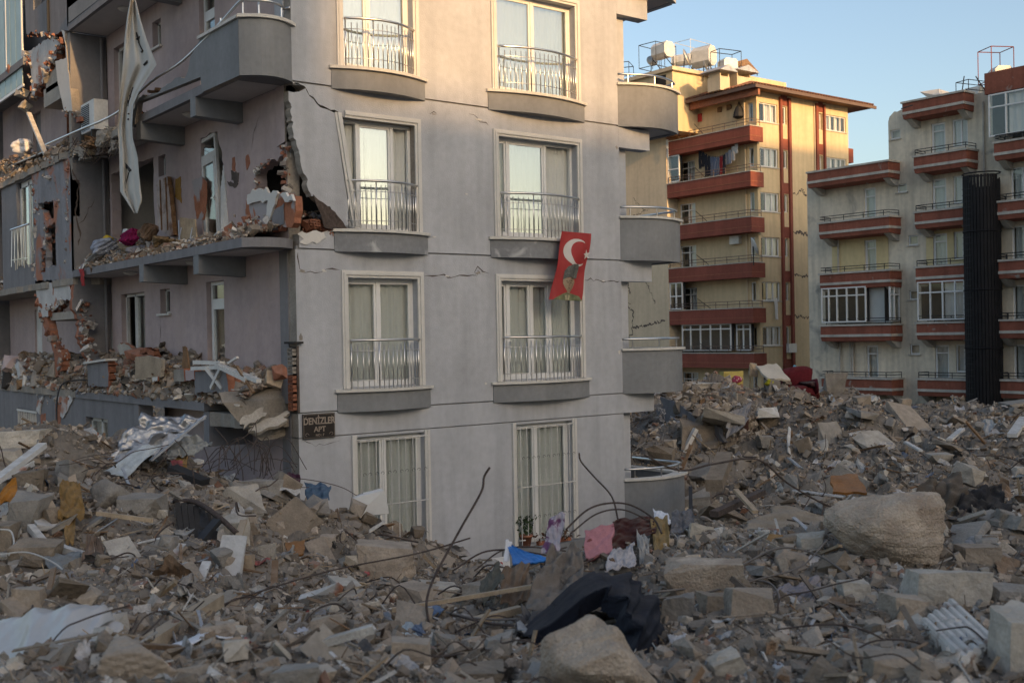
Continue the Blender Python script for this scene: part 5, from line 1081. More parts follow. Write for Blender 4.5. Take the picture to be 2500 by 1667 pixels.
for k, (x, y, w, h) in enumerate(((1640, 1480, .35, .35), (1990, 1440, .35, .28), (2040, 1370, .2, .25), (1530, 1330, .25, .3), (460, 1300, .2, .2))):
    slabpiece('masonry_block', ['hollow red brick block under the white profiles', 'tilted tan block near the corner column', 'small brick block at the corner column', 'grey block behind the white profiles', 'dark brick block beside the parapet fragment'][k], onX(*r3(x, y), 8.75), (.25, w, h), (.3*k, .2, .4+k), [M_brick, M_tan, M_brick, M_conc, M_brick][k], 80+k, 'block', 'masonry')
# broken front edge of the second-floor slab, hanging at the corner
HS = empty('hanging_slab', onY(620, 985, 18.9), label='broken curved balcony slab hanging down beside the building sign', cat='slab')
pc = [onY(x, y, 19.0) for x, y in ((512, 925), (560, 985), (600, 1012), (650, 1005), (690, 955), (688, 925), (640, 915))]; pb = [p+np.array([.1, 1.6, .5]) for p in pc]
m = MB(); k = len(pc); V = np.array(pc+[p+np.array([.03, .25, .18]) for p in pc]); m.add(V, [(i, (i+1) % k, k+(i+1) % k, k+i) for i in range(k)]+[tuple(range(k))[::-1], tuple(range(k, 2*k))]); build('slab', m, M_conc, HS)
for k, (c4, lb) in enumerate((([(570, 985, 18.75), (660, 950, 18.75), (655, 975, 18.6), (585, 1000, 18.6)], ''), ([(545, 968, 18.8), (600, 940, 18.8), (610, 958, 18.7), (560, 985, 18.7)], ''))):
    V, F = sheet_geo([onY(a, b, c) for a, b, c in c4], 12, 5, .015, k, .07, ragged=.1); m = MB(); m.add(V, F); build('plate', m, M_concl, HS)
m = MB(); panel(m, 'Z', 3.72, .25, jag([(8.5, 18.95), (9.35, 18.85), (9.35, 20.7), (8.5, 20.7)], .05, .15, 5, True)); build('slab_root', m, M_conc, HS)
build('beam', MB().box(8.5, 20.5, 3.3, 9.38, 20.75, 3.97), M_side, BLD); build('beam', MB().box(8.48, 24.3, 2.9, 8.8, 24.6, 3.97), M_side, BLD)
m = MB(); m.box(9.42, 21.25, -.2, 9.5, 22.15, 2.5); build('entrance_door', m, M_black, BLD)
for yy in (21.5, 21.85): m = MB(); m.box(9.38, yy, 0, 9.41, yy+.04, 2.5); build('door_bar', m, M_iron, BLD)
bkn = [onY(x, 1000, 18.8) for x in ()]
# exposed brick column at the corner, second floor
m0 = MB(); m0.box(9.36, 18.49, 3.99, 9.40, 18.78, 5.2); CB = build('brick_corner', m0, M_crack, BLD)
for k in range(7): m = MB(); hollow_brick(m, (9.34, 18.62, 4.1+k*.165), np.eye(3)[[1, 0, 2]], (.2, .12, .155), 3, 2); build('brick', m, M_conc if k > 3 else M_brick, CB)
m = MB(); m.box(9.26, 18.42, 5.24, 9.46, 18.8, 5.28); build('cap_tile', m, M_black, CB)
# torn lower wall at the third-floor corner
M_bp = mat('brick_plaster_torn', (.33, .13, .07), var=.25, scale=3, bump=.7, bscale=16, blotch=((.36, .33, .33), 1.7, .47, .52))
Q2 = lambda pts, X: [tuple(onX(*rq2(*p), X)[[1, 2]]) for p in pts]
pan('torn_wall', 'torn brick wall stump with peeling plaster at the third-floor corner', 'X', 9.22, .14, Q2([(1440, 880), (1480, 700), (1490, 590), (1560, 560), (1660, 600), (1740, 570), (1880, 600), (1890, 720), (1850, 860)], 9.22), [M_bp, M_brick], 'wall fragment', 20, .03)
pan('plaster_fragment', 'white plaster crust on the torn brick stump', 'X', 9.17, .045, Q2([(1490, 590), (1570, 545), (1700, 555), (1740, 580), (1700, 700), (1670, 800), (1640, 790), (1660, 640), (1560, 650), (1490, 670)], 9.17), [M_trim, M_trim], 'plaster', 21, .03)
pan('plaster_fragment', 'smaller white plaster crust at the edge of the dark hole', 'X', 9.16, .05, Q2([(1760, 590), (1850, 585), (1870, 640), (1800, 650)], 9.16), [M_trim, M_trim], 'plaster', 22, .03)
pan('plaster_fragment', 'grey plaster face left on the torn brick stump', 'X', 9.20, .012, Q2([(1700, 720), (1790, 660), (1790, 830), (1690, 840)], 9.2), [M_side, M_side], 'plaster', 23, .02)
g = np.random.default_rng(5)
for k in range(16):
    y_, z_ = 18.6+.35*g.random(), 7.2+.03*k+.1*g.random(); x_ = 9.6+.55*(1-k/16)*g.random()+.15
    m = MB(); hollow_brick(m, (x_, FY+.05+.25*g.random(), 7.2+.4*(1-(x_-9.5)/1.0)*g.random()), roteul(*g.normal(0, .5, 3)), (.19, .12, .12), 3, 2); build('hollow_brick', m, M_brick, label='broken red hollow brick in the torn corner below the leaning facade slab', cat='brick', group='bricks spilled in the torn corner')
V, F = sheet_geo([(9.72, 18.45, 7.95), (10.15, 18.42, 7.66), (10.4, 18.4, 7.36), (9.95, 18.45, 7.36)], 10, 8, .03, 9, .02); m = MB(); m.add(V, F); build('roof_felt', m, M_rebar, label='dark torn sheet lying along the broken facade edge', cat='sheet')
V, F = sheet_geo([(9.47, 18.488, 7.27), (10.03, 18.488, 7.31), (9.9, 18.485, 7.1), (9.5, 18.485, 7.06)], 10, 6, .0, 9, .006, ragged=.12); m = MB(); m.add(V, F); build('plaster_patch', m, M_trim, BLD)
for k, (pl, mt) in enumerate((([(1040, 470), (1120, 440), (1165, 480), (1165, 640), (1140, 800), (1080, 790), (1060, 640), (1050, 520)], M_bp), ([(1370, 290), (1390, 280), (1395, 400), (1370, 390)], M_brick), ([(1480, 300), (1500, 260), (1515, 330), (1490, 390)], M_brick), ([(905, 460), (945, 440), (955, 660), (900, 610)], mat('foam_ochre', (.30, .17, .04), var=.2)), ([(1330, 480), (1420, 500), (1400, 530), (1350, 520)], M_crack), ([(1360, 390), (1425, 410), (1420, 490), (1365, 470)], M_crack))):
    sidep(jag(Q2(pl, XW), .015, .07, 90+k, True), (), XW-.012, .01, [mt, mt], name='wall_scar')
M_ward = mat('wardrobe_mottled', (.44, .36, .32), var=.25, scale=5, bump=.5, bscale=16, blotch=((.22, .12, .08), 2.2, .52, .62))
W = pan('leaning_wardrobe', 'battered pale wardrobe panel leaning by the dark opening', 'X', 9.25, .1, Q2([(745, 480), (835, 440), (885, 920), (850, 930), (760, 860), (745, 640)], 9.25), [M_ward, M_wood], 'wardrobe', 24, .01)
for k in (0, 1): m = MB(); a, b = Q2([(775+45*k, 470-20*k), (790+50*k, 880)], 9.24); m.bar((9.235, *a), (9.235, *b), .03, .02); build('groove', m, M_wood, W)
pan('board', 'light brown square board standing on the third-floor slab', 'X', 9.1, .03, Q2([(940, 775), (1060, 790), (1075, 950), (945, 955)], 9.1), [M_woodl, M_woodl], 'board', 25, .005)
for k, (a, b) in enumerate((((930, 800), (935, 960)), ((1040, 860), (1020, 960)), ((950, 860), (930, 960)))):
    m = MB(); m.tube([onX(*rq2(*a), 9.05), onX(*rq2(*b), 8.95)], .012, 5); build('chair_leg', m, M_steel, label=['thin metal rod left of the brown board', 'metal rod crossing the brown board', 'short metal rod before the brown board'][k], cat='rod')
for k, (x, y, w, h, c, lb, nm_) in enumerate(((345, 1010, .62, .38, (.33, .36, .44), 'bulging pale blue plastic bag on the slab edge', 'plastic_bag'), (340, 970, .4, .2, (.55, .40, .05), 'yellow bag corner above the pale blue bag', 'plastic_bag'), (535, 930, .5, .28, (.20, .01, .07), 'magenta cloth bundle on the third-floor slab', 'cloth_bundle'), (600, 1050, .42, .25, (.30, .28, .30), 'crumpled grey cloth at the slab edge', 'cloth_bundle'), (520, 1030, .36, .22, (.33, .27, .2), 'crumpled beige cloth beside the blue bag', 'cloth_bundle'), (800, 970, .5, .16, (.2, .14, .08), 'brown fibrous rag heap on the slab', 'cloth_bundle'), (700, 880, .4, .28, (.16, .11, .08), 'dark heap of rags under the wardrobe', 'cloth_bundle'))):
    V, F = chunk_geo((w*.8, w, h), 200+k, 'rock', 6, .10, .5); m = MB(); m.add(V+onX(*rq2(x, y), 8.75), F); build(nm_, m, cloth('fabric_%d' % k, c, .1, var=.25, scale=9, bump=.6, bscale=25), label=lb, cat='bag' if 'bag' in nm_ else 'cloth', smooth=True)
V, F = sheet_geo([onX(*rq2(480, 870), 8.9), onX(*rq2(560, 880), 8.9), onX(*rq2(470, 1000), 8.8), onX(*rq2(440, 980), 8.8)], 10, 12, .05, 4, .006); m = MB(); m.add(V, F); build('white_cloth', m, M_curtw, label='white cloth standing behind the magenta bundle', cat='cloth', smooth=True)
V, F = sheet_geo([onX(*rq2(220, 1080), 8.42), onX(*rq2(280, 1060), 8.6), onX(*rq2(130, 1200), 8.40), onX(*rq2(105, 1190), 8.42)], 12, 14, .05, 5, .006); m = MB(); m.add(V, F); build('white_cloth', m, M_curtw, label='pale rag draped over the third-floor slab end', cat='cloth', smooth=True)
V, F = sheet_geo([onX(*rq2(112, 1200), 8.38), onX(*rq2(150, 1195), 8.38), onX(*rq2(158, 1335), 8.38), onX(*rq2(135, 1335), 8.38)], 6, 14, .03, 6, .006); m = MB(); m.add(V, F); build('red_ribbon', m, mat('fabric_red', (.30, .03, .03), var=.5, scale=9, bump=.2), label='red tasselled ribbon dangling from the slab end', cat='cloth')
# hanging insulation at the broken upper slab
for k, (x, y, w, h, mt) in enumerate(((300, 1380, .9, .34, M_wood), (420, 1330, .8, .4, M_conc), (200, 1500, .7, .3, M_conc), (380, 1430, .6, .35, M_rebar), (500, 1400, .45, .3, M_conc), (250, 1430, .5, .3, M_woodl), (120, 1450, .5, .28, M_concl))):
    V, F = chunk_geo((w*.7, w, h), 230+k, 'rock', 4, .16); m = MB(); m.add(V+onX((160+x/3.92)/SD, (y/3.92)/SD, 8.6), F); build('hanging_debris', m, mt, label=['brown fibrous clump hanging from the broken upper slab', 'largest grey clump hanging at the banner', 'grey clump at the left end of the broken slab', 'dark clump in the middle of the hanging debris', 'grey clump hanging right behind the banner', 'pale brown clump between the hanging debris', 'pale clump at the far left slab edge'][k], cat='debris', group='debris hanging from the upper slab')
g = np.random.default_rng(8)
for k in range(26):
    x, y = 60+450*g.random(), 1300+120*g.random(); p = onX((160+x/3.92)/SD, (y/3.92)/SD, 8.45); q = p+np.array([g.normal()*.1, g.normal()*.4, -.1-.35*g.random()]); mid = (p+q)/2+g.normal(size=3)*.12
    m = MB(); m.tube(spline([p, mid, q], 5), .008, 4); build('wire', m, M_rebar, label='thin bent wire hanging from the broken upper slab', cat='wire', group='wires hanging from the upper slab')
for k, (x, y, s_) in enumerate(((840, 880, .5), (900, 860, .35), (1030, 820, .4), (1100, 800, .3), (690, 1070, .25))):
    slabpiece('plank_scrap', ['long brown board scrap on the parapet edge', 'second brown board scrap on the parapet edge', 'dark metal scrap on the parapet edge', 'thin scrap at the end of the parapet', 'brick scrap beside the banner'][k], onX((160+x/3.92)/SD, (y/3.92)/SD, 8.55), (.12, s_, .07), (.2, .1, .1*k), [M_wood, M_wood, M_tin, M_iron, M_brick][k], 240+k, 'slab', 'scrap')
# air conditioner
AC = empty('air_conditioner', (8.75, 27.6, 10.3), label='white outdoor air conditioner unit on the torn upper balcony', cat='air conditioner')
p0 = onX(200/1, 300, 8.55); y0, z0 = 27.15, 10.42
m = MB(); m.box(8.55, y0, z0, 8.88, y0+1.0, z0+.72); build('casing', m, M_pvcd, AC)
m = MB(); m.box(8.545, y0+.36, z0+.06, 8.548, y0+.97, z0+.66); build('grille_back', m, M_black, AC)
for k in range(13): m = MB(); m.box(8.535, y0+.36, z0+.07+k*.046, 8.544, y0+.97, z0+.082+k*.046); build('grille_bar', m, M_tin, AC)
for e_ in (.05, .9): build('bracket', MB().box(8.5, y0+e_, z0-.3, 8.9, y0+e_+.05, z0-.001), M_iron, AC)
# satellite dish, tub and panels in the far bay
c_ = onX(45, 150, 9.2); T = empty('satellite_dish', c_-np.array([0, 0, .6]), label='black rimmed dish standing in the torn far bay', cat='satellite dish'); m = MB(); m.lathe([(.55*a, .12*a*a) for a in np.linspace(.02, 1, 7)], c_, 18, R=roteul(.2, 1.35, .3)); build('dish', m, M_steel, T, smooth=True); m = MB(); m.tube([c_, c_-[0, 0, .7]], .03, 5); build('mast', m, M_iron, T)
V, F = chunk_geo((.4, .6, .36), 260, 'rock', 4, .12, .6); m = MB(); m.add(V+onX(55, 335, 8.7), F); build('white_sack', m, M_plastic_w, label='white sack on a tilted panel in the torn far bay', cat='sack', smooth=True)
V, F = sheet_geo([onX(33, 375, 8.5), onX(105, 345, 8.5), onX(100, 352, 8.9), onX(40, 385, 8.9)], 5, 4, .01, 2, .03); m = MB(); m.add(V, F); build('tilted_panel', m, M_pvcd, label='thin white panel carrying the white sack', cat='panel')
m = MB(); m.bar(onX(66, 260, 8.5), onX(105, 355, 8.5), .12, .06); build('window_profile', m, M_pvcd, label='grey white post leaning in the torn far bay', cat='post')
for k, (x, y, s_, mt) in enumerate(((50, 215, .7, M_concl), (58, 245, .55, M_concl), (62, 130, .5, M_bayw), (30, 165, .4, M_brick), (25, 865, .9, M_black), (50, 850, .5, M_tin), (25, 835, .6, M_pink), (90, 870, .6, M_conc), (130, 850, .5, M_conc))):
    slabpiece('masonry_block', ['pale plaster lump hanging in the far bay', 'second pale plaster lump hanging in the far bay', 'white plaster block at the top of the far bay', 'red brick block in the far bay', 'black rectangular panel lying in the far bay rubble', 'bent white metal strip in the far bay rubble', 'pinkish plaster block in the far bay rubble', 'grey masonry block in the far bay rubble', 'second grey masonry block in the far bay rubble'][k], onX(x, y, 8.6), (.4, s_, s_*.55), (.2*k, .3, .1), mt, 270+k, 'slab' if k > 3 else 'rock', 'masonry', .04)
g = np.random.default_rng(77)
for k in range(14):
    y_, z_ = 28.85+.1*g.random(), 7.1+.12*k; m = MB(); hollow_brick(m, (8.6, 28.95, 7.15+k*.1) if k < 7 else (8.62, 31.9-.15*(k % 3), 7.3+(k-7)*.12), np.eye(3)[[1, 0, 2]], (.28, .16, .095), 4, 2); build('hollow_brick', m, M_brick, label='exposed hollow brick in the broken bay wall', cat='brick', group='exposed bricks of the far bay')

# ================================================================== banner and flag
M_ban = cloth('banner_cloth', (.62, .59, .54), .2, rough=.6, var=.08, scale=3, bump=.1)
rows = [(0, 299, 311), (45, 291, 322), (90, 286, 336), (130, 283, 352), (148, 282, 360), (175, 280, 342), (205, 277, 322), (240, 274, 306), (290, 270, 303), (320, 272, 305), (360, 274, 316), (400, 275, 319), (440, 276, 323), (462, 290, 326), (490, 308, 316)]
nr, ncx = 60, 26; yy = np.linspace(0, 490, nr); L = np.interp(yy, [r[0] for r in rows], [r[1] for r in rows]); Rr = np.interp(yy, [r[0] for r in rows], [r[2] for r in rows])
grid = np.zeros((nr, ncx, 3))
for i in range(nr):
    for j in range(ncx):
        u = j/(ncx-1); dep = 8.22-.055*math.sin(u*math.pi*2.0+.6+.004*yy[i])-.03*math.sin(u*math.pi*5+yy[i]*.012); grid[i, j] = onX(L[i]+(Rr[i]-L[i])*u, yy[i], dep)
def banpt(u, v): # u across 0..1, v down 0..1
    i = min(nr-1.001, max(0, v*(nr-1))); j = min(ncx-1.001, max(0, u*(ncx-1))); a, b = int(i), int(j); fi, fj = i-a, j-b
    return (grid[a, b]*(1-fi)+grid[a+1, b]*fi)*(1-fj)+(grid[a, b+1]*(1-fi)+grid[a+1, b+1]*fi)*fj
V = np.concatenate([grid.reshape(-1, 3), grid.reshape(-1, 3)+[.008, .004, 0]]); n0 = nr*ncx; F = []
for i in range(nr-1):
    for j in range(ncx-1): f = (i*ncx+j, i*ncx+j+1, (i+1)*ncx+j+1, (i+1)*ncx+j); F += [f, tuple(q+n0 for q in f[::-1])]
m = MB(); m.add(V, F); BN = build('banner', m, M_ban, label='long white banner twisted and hanging down the torn facade', cat='banner', smooth=True)
def stroke(p, q, w, par, mt):
    a, b = banpt(*p), banpt(*q); m = MB(); k = 6; A = [banpt(p[0]+(q[0]-p[0])*t, p[1]+(q[1]-p[1])*t)-np.array([.012, 0, 0]) for t in np.linspace(0, 1, k)]
    m.tube(A, w, 4); build('print_mark', m, mt, par)
for p, q, w in (((.62, .155), (.66, .20), .02), ((.60, .185), (.72, .175), .025), ((.64, .2), (.7, .235), .018), ((.66, .245), (.72, .24), .022), ((.66, .305), (.76, .29), .028), ((.62, .41), (.66, .5), .012), ((.6, .45), (.66, .455), .02), ((.6, .475), (.66, .485), .02), ((.72, .535), (.78, .535), .018), ((.72, .56), (.78, .56), .018), ((.3, .765), (.62, .80), .022), ((.35, .775), (.42, .79), .02), ((.50, .785), (.55, .805), .02), ((.5, .81), (.32, .86), .012), ((.32, .86), (.22, .92), .012)): stroke(p, q, w, BN, M_black)

def pix4(x, y): return (680+x/2.352, 550+y/2.352)   # source pixels
FLG = {}
M_flag = cloth('flag_red', (.39, .045, .045), .15, rough=.6, var=.08, scale=4, bump=.05)
def flagpt(u, v, off=0.):
    X = 15.32+.83*u-.30*v**1.25; Z = 7.50-.02*u-1.44*v; yv = 18.02+.10*v*v+.05*math.sin(u*7.5+v*3)*(.25+v)+.028*math.sin(u*15-v*4+1)*(.2+v)+.02*math.sin(v*9+u*3)
    return np.array([X, yv-off, Z])
nu, nv = 22, 34; V = [flagpt(u, v) for v in np.linspace(0, 1, nv) for u in np.linspace(0, 1, nu)]; V = np.array(V+[p+np.array([0, .004, 0]) for p in V]); n0 = nu*nv
F = []
for i in range(nv-1):
    for j in range(nu-1): f = (i*nu+j, i*nu+j+1, (i+1)*nu+j+1, (i+1)*nu+j); F += [f, tuple(q+n0 for q in f[::-1])]
m = MB(); m.add(V, F); FLAGO = build('flag', m, M_flag, label='red flag with white crescent, star and a portrait, hung below a window ledge', cat='flag', smooth=True)
def uvof(x, y):   # crop pixels -> flag u, v
    v = (y-50)/382; u = (x-(1545-58*max(v, 0)**1.25))/168; return (u, v)
def decal(name, poly, mt, off, par):
    P = [Vector(uvof(*p)) for p in poly]; k = len(P); gx = [Vector((a, b)) for a in np.linspace(0, 1, 22) for b in np.linspace(0, 1, 34)]
    gx = [q for q in gx if inpoly(np.array([q]), [tuple(p) for p in P])[0]]
    vs, es, fs, *_ = delaunay_2d_cdt(P+gx, [(i, (i+1) % k) for i in range(k)], [], 0, 1e-6); vs = np.array([tuple(v) for v in vs]); T = np.array(fs); T = T[inpoly(vs[T].mean(1), [tuple(p) for p in P])]
    m = MB(); m.add([flagpt(a, b, off) for a, b in vs], [tuple(t) for t in T]); build(name, m, mt, par, smooth=True)
t = np.linspace(math.radians(-62), math.radians(-300), 26); o_ = [(1627+70*math.cos(a), 165+78*math.sin(a)) for a in t]
t2 = np.linspace(math.radians(-300), math.radians(-55), 26); cxy = [(1643+55*math.cos(a), 166+64*math.sin(a)) for a in np.linspace(math.radians(68), math.radians(298), 26)]
M_fw = cloth('flag_white', (.66, .62, .58), .15, var=.05, bump=0)
decal('crescent', [(1627+70*math.cos(a), 165+78*math.sin(a)) for a in np.linspace(math.radians(55), math.radians(305), 28)]+[(1643+54*math.cos(a), 165+64*math.sin(a)) for a in np.linspace(math.radians(302), math.radians(58), 28)], M_fw, .010, FLAGO)
decal('star', [(1686+(24 if k % 2 == 0 else 9.5)*math.cos(math.radians(-100+36*k)), 172+(30 if k % 2 == 0 else 12)*math.sin(math.radians(-100+36*k))) for k in range(10)], M_fw, .010, FLAGO)
M_cap = mat('print_grey', (.12, .12, .11), var=.3, scale=30, bump=0); M_skin = mat('print_skin', (.33, .25, .17), var=.12, scale=20, bump=0); M_uni = mat('print_green', (.17, .18, .10), var=.25, scale=20, bump=0); M_ink = mat('print_dark', (.10, .075, .055), var=.2, bump=0)
decal('portrait_uniform', [(1500, 428), (1520, 415), (1552, 398), (1575, 388), (1600, 385), (1612, 392), (1640, 408), (1655, 432), (1650, 436), (1500, 432)], M_uni, .010, FLAGO)
decal('portrait_face', [(1553, 318), (1563, 308), (1600, 303), (1628, 308), (1630, 330), (1622, 360), (1612, 380), (1606, 392), (1585, 394), (1572, 380), (1560, 360), (1553, 340)], M_skin, .014, FLAGO)
decal('portrait_cap', [(1552, 318), (1558, 270), (1572, 245), (1605, 230), (1638, 228), (1643, 245), (1636, 310), (1600, 302), (1570, 308)], M_cap, .018, FLAGO)
for nm_, pl in (('brow', [(1565, 326), (1585, 321), (1586, 325), (1566, 330)]), ('brow', [(1600, 320), (1620, 321), (1620, 325), (1600, 324)]), ('eye', [(1568, 333), (1582, 331), (1582, 335), (1569, 337)]), ('eye', [(1601, 331), (1615, 331), (1615, 335), (1601, 335)]), ('nose_shade', [(1590, 336), (1597, 336), (1600, 354), (1588, 356)]), ('mouth', [(1582, 364), (1608, 363), (1607, 367), (1583, 368)]), ('cheek_shade', [(1618, 335), (1628, 330), (1620, 362), (1608, 384), (1604, 380), (1614, 360)])):
    decal('portrait_'+nm_, pl, M_ink if nm_ not in ('nose_shade', 'cheek_shade') else mat('print_skin_shade', (.27, .2, .13), bump=0), .019, FLAGO)
for pl in ([(1562, 405), (1580, 400), (1590, 430), (1570, 432)], [(1596, 400), (1610, 403), (1606, 430), (1592, 430)]): decal('collar_tab', pl, mat('print_straw', (.42, .38, .26), bump=0), .014, FLAGO)

# ---- building sign
SG = empty('building_sign', (9.76, 18.45, 3.5), label='black plate reading DENİZLER APT NO:7 at the building corner', cat='sign')
m = MB(); m.box(9.435, 18.455, 3.50, 10.09, 18.485, 3.955); build('plate', m, mat('sign_black', (.018, .013, .011), rough=.35, var=.2, bump=0, spec=.5), SG)
M_gold = mat('sign_letter', (.33, .27, .22), rough=.5, var=.15, bump=0)
def text(s, x, z, size, y, mt, parent, sx=1., name='lettering', rot=0.):
    cu = bpy.data.curves.new('lettering', 'FONT'); cu.body = s; cu.size = size; cu.align_x = 'CENTER'; cu.align_y = 'CENTER'; cu.extrude = .004; cu.offset = .004*size/.2
    tmp = bpy.data.objects.new('tmp', cu); sc.collection.objects.link(tmp); bpy.context.view_layer.update()
    me = bpy.data.meshes.new_from_object(tmp.evaluated_get(bpy.context.evaluated_depsgraph_get())); bpy.data.objects.remove(tmp)
    me.transform(Matrix.Translation((x, y, z)) @ Matrix.Rotation(rot, 4, 'Y') @ Matrix.Rotation(math.pi/2, 4, 'X') @ Matrix.Diagonal((sx, 1, 1, 1))); me.materials.clear(); me.materials.append(mt); return link(name, me, parent)
text('DENİZLER', 9.765, 3.815, .172, 18.452, M_gold, SG, .80); text('APT', 9.775, 3.665, .135, 18.452, M_gold, SG, 1.0); text('NO : 7', 9.775, 3.56, .06, 18.452, M_gold, SG, 1.0)
for sx, sz in ((1, 1), (-1, 1), (1, -1), (-1, -1)):
    t = np.linspace(0, 5.2, 14); r_ = .045*(1-t/6.5); m = MB(); m.tube(np.c_[9.762+sx*(.285-r_*np.cos(t)*1.0-.03), np.full(14, 18.453), 3.728+sz*(.19-r_*np.sin(t)-.03)], .004, 4); build('ornament', m, M_gold, SG)
m = MB()
for a, b in (((9.45, 3.515), (10.075, 3.515)), ((10.075, 3.515), (10.075, 3.94)), ((10.075, 3.94), (9.45, 3.94)), ((9.45, 3.94), (9.45, 3.515))): m.tube([(a[0], 18.453, a[1]), (b[0], 18.453, b[1])], .003, 4)
build('border_line', m, M_gold, SG)
# potted plant behind the barred window
PT = empty('potted_plant', (14.6, 18.42, .9), label='potted plant in a terracotta pot behind the window bars', cat='plant')
m = MB(); m.lathe([(.09, 0), (.13, .2), (.145, .2), (.145, .24), (.11, .24)], (14.55, 18.46, .9), 14); build('pot', m, M_brick, PT, smooth=True)
M_leaf = mat('leaf_dark', (.045, .07, .03), var=.3, bump=0)
def leaves(par, c, n, r, h, seed, mt):
    g = np.random.default_rng(seed); m = MB()
    for k in range(n):
        p = c+np.array([g.normal()*r, g.normal()*r*.4, g.random()*h]); R = roteul(*g.uniform(-1.2, 1.2, 3)); s_ = .03+.04*g.random()
        m.add(np.array([(-s_, 0, 0), (0, -s_*.5, .01), (s_, 0, 0), (0, s_*.5, .01)]) @ R.T+p, [(0, 1, 2, 3)])
    build('leaves', m, mt, par, kind='stuff')
leaves(PT, np.array([14.55, 18.46, 1.15]), 110, .10, .40, 3, M_leaf)
P2 = empty('potted_plant', (15.3, 18.44, .9), label='low dry plants along the barred window ledge', cat='plant'); leaves(P2, np.array([15.3, 18.44, .92]), 160, .26, .2, 4, mat('leaf_dry', (.09, .05, .03), var=.3, bump=0))
m = MB(); m.box(14.85, 18.40, .885, 15.75, 18.49, .96); build('trough', m, M_brick, P2)

# torn masonry crumbs clinging to the broken edges of the far bay and the third-floor corner
bk = Bake(); g = np.random.default_rng(91)
def crumbs(line, n, x=8.48, w=.055, s0=.03, s1=.14, white=.35, jx=.12):
    L = np.array(line); t = g.uniform(0, len(L)-1, n); i = np.minimum(t.astype(int), len(L)-2); f = (t-i)[:, None]; q = L[i]*(1-f)+L[i+1]*f+g.normal(size=(n, 2))*w
    P = np.c_[x+np.abs(g.normal(size=n))*jx, q]; s_ = np.clip(s0*(1+g.pareto(2., n)), s0, s1); c = np.where((g.random(n) < white)[:, None], np.array([.46, .44, .42]), np.where((g.random(n) < .6)[:, None], np.array([.27, .12, .08]), np.array([.24, .21, .19])))*g.uniform(.7, 1.2, (n, 1))
    bk.add(T_rock, P, s_[:, None]*g.uniform(.5, 1.2, (n, 3)), quat_mats(g, n, 1.5), c, g)
crumbs(P4([(250, 330), (430, 315), (600, 420)]), 60); crumbs(P4([(260, 480), (280, 640), (300, 930)]), 50); crumbs(P4([(600, 400), (530, 480), (460, 620), (395, 730), (330, 860)]), 80); crumbs(P4([(610, 1060), (700, 1080), (780, 1200)]), 60)
crumbs(P5([(310, 270), (340, 600), (335, 900), (330, 1350)]), 110); crumbs(P5([(655, 120), (650, 500), (640, 900), (620, 1310)]), 90); crumbs(P5([(350, 280), (500, 230), (560, 400), (540, 700)]), 70, w=.2); crumbs(P5([(360, 600), (430, 740), (430, 1000), (400, 1240)]), 60)
crumbs(P6([(340, 0), (400, 300), (480, 500), (590, 650), (560, 820)]), 110); crumbs(P6([(690, 40), (760, 320), (750, 480), (800, 600), (840, 780)]), 100, x=8.55); crumbs(P6([(360, 140), (460, 210), (540, 200), (610, 120)]), 50); crumbs(P6([(360, 1060), (540, 1090), (720, 1060)]), 60)
crumbs([(18.82, 8.9), (18.86, 8.2), (18.8, 7.5)], 50, x=9.3, w=.05, s1=.1); crumbs([(20.15, 8.2), (20.1, 8.6), (19.4, 8.7)], 40, x=9.36, w=.03, s0=.02, s1=.06, jx=.04); crumbs([(21.0, 7.3), (20.2, 7.45), (19.0, 7.5)], 120, x=8.95, w=.1, s1=.12, white=.5, jx=.2)
bk.done('torn_masonry', M_vc, BLD, kind='stuff')
# flaked plaster beside the facade cracks
g = np.random.default_rng(92)
for cx_, cz_, w_, h_ in ((12.7, 6.53, .16, .05), (13.45, 6.62, .14, .12), (13.62, 6.62, .18, .06), (16.9, 6.5, .12, .04), (9.5, 6.56, .14, .07), (9.95, 6.58, .16, .06), (13.55, 9.74, .2, .05), (12.45, 9.74, .14, .05), (13.2, 8.2, .1, .05), (17.36, 4.9, .14, .12), (12.4, 7.3, .12, .04), (13.6, 4.35, .1, .05), (9.45, 5.35, .1, .2), (17.38, 9.5, .08, .1)):
    k = 9; a = np.sort(g.uniform(0, 6.28, k)); poly = [(cx_+w_/2*math.cos(t)*g.uniform(.5, 1.1), cz_+h_/2*math.sin(t)*g.uniform(.5, 1.1)) for t in a]
    m = MB(); panel(m, 'Y', FY-.006, .005, poly); build('plaster_flake', m, M_conc if g.random() < .5 else M_stone, BLD)

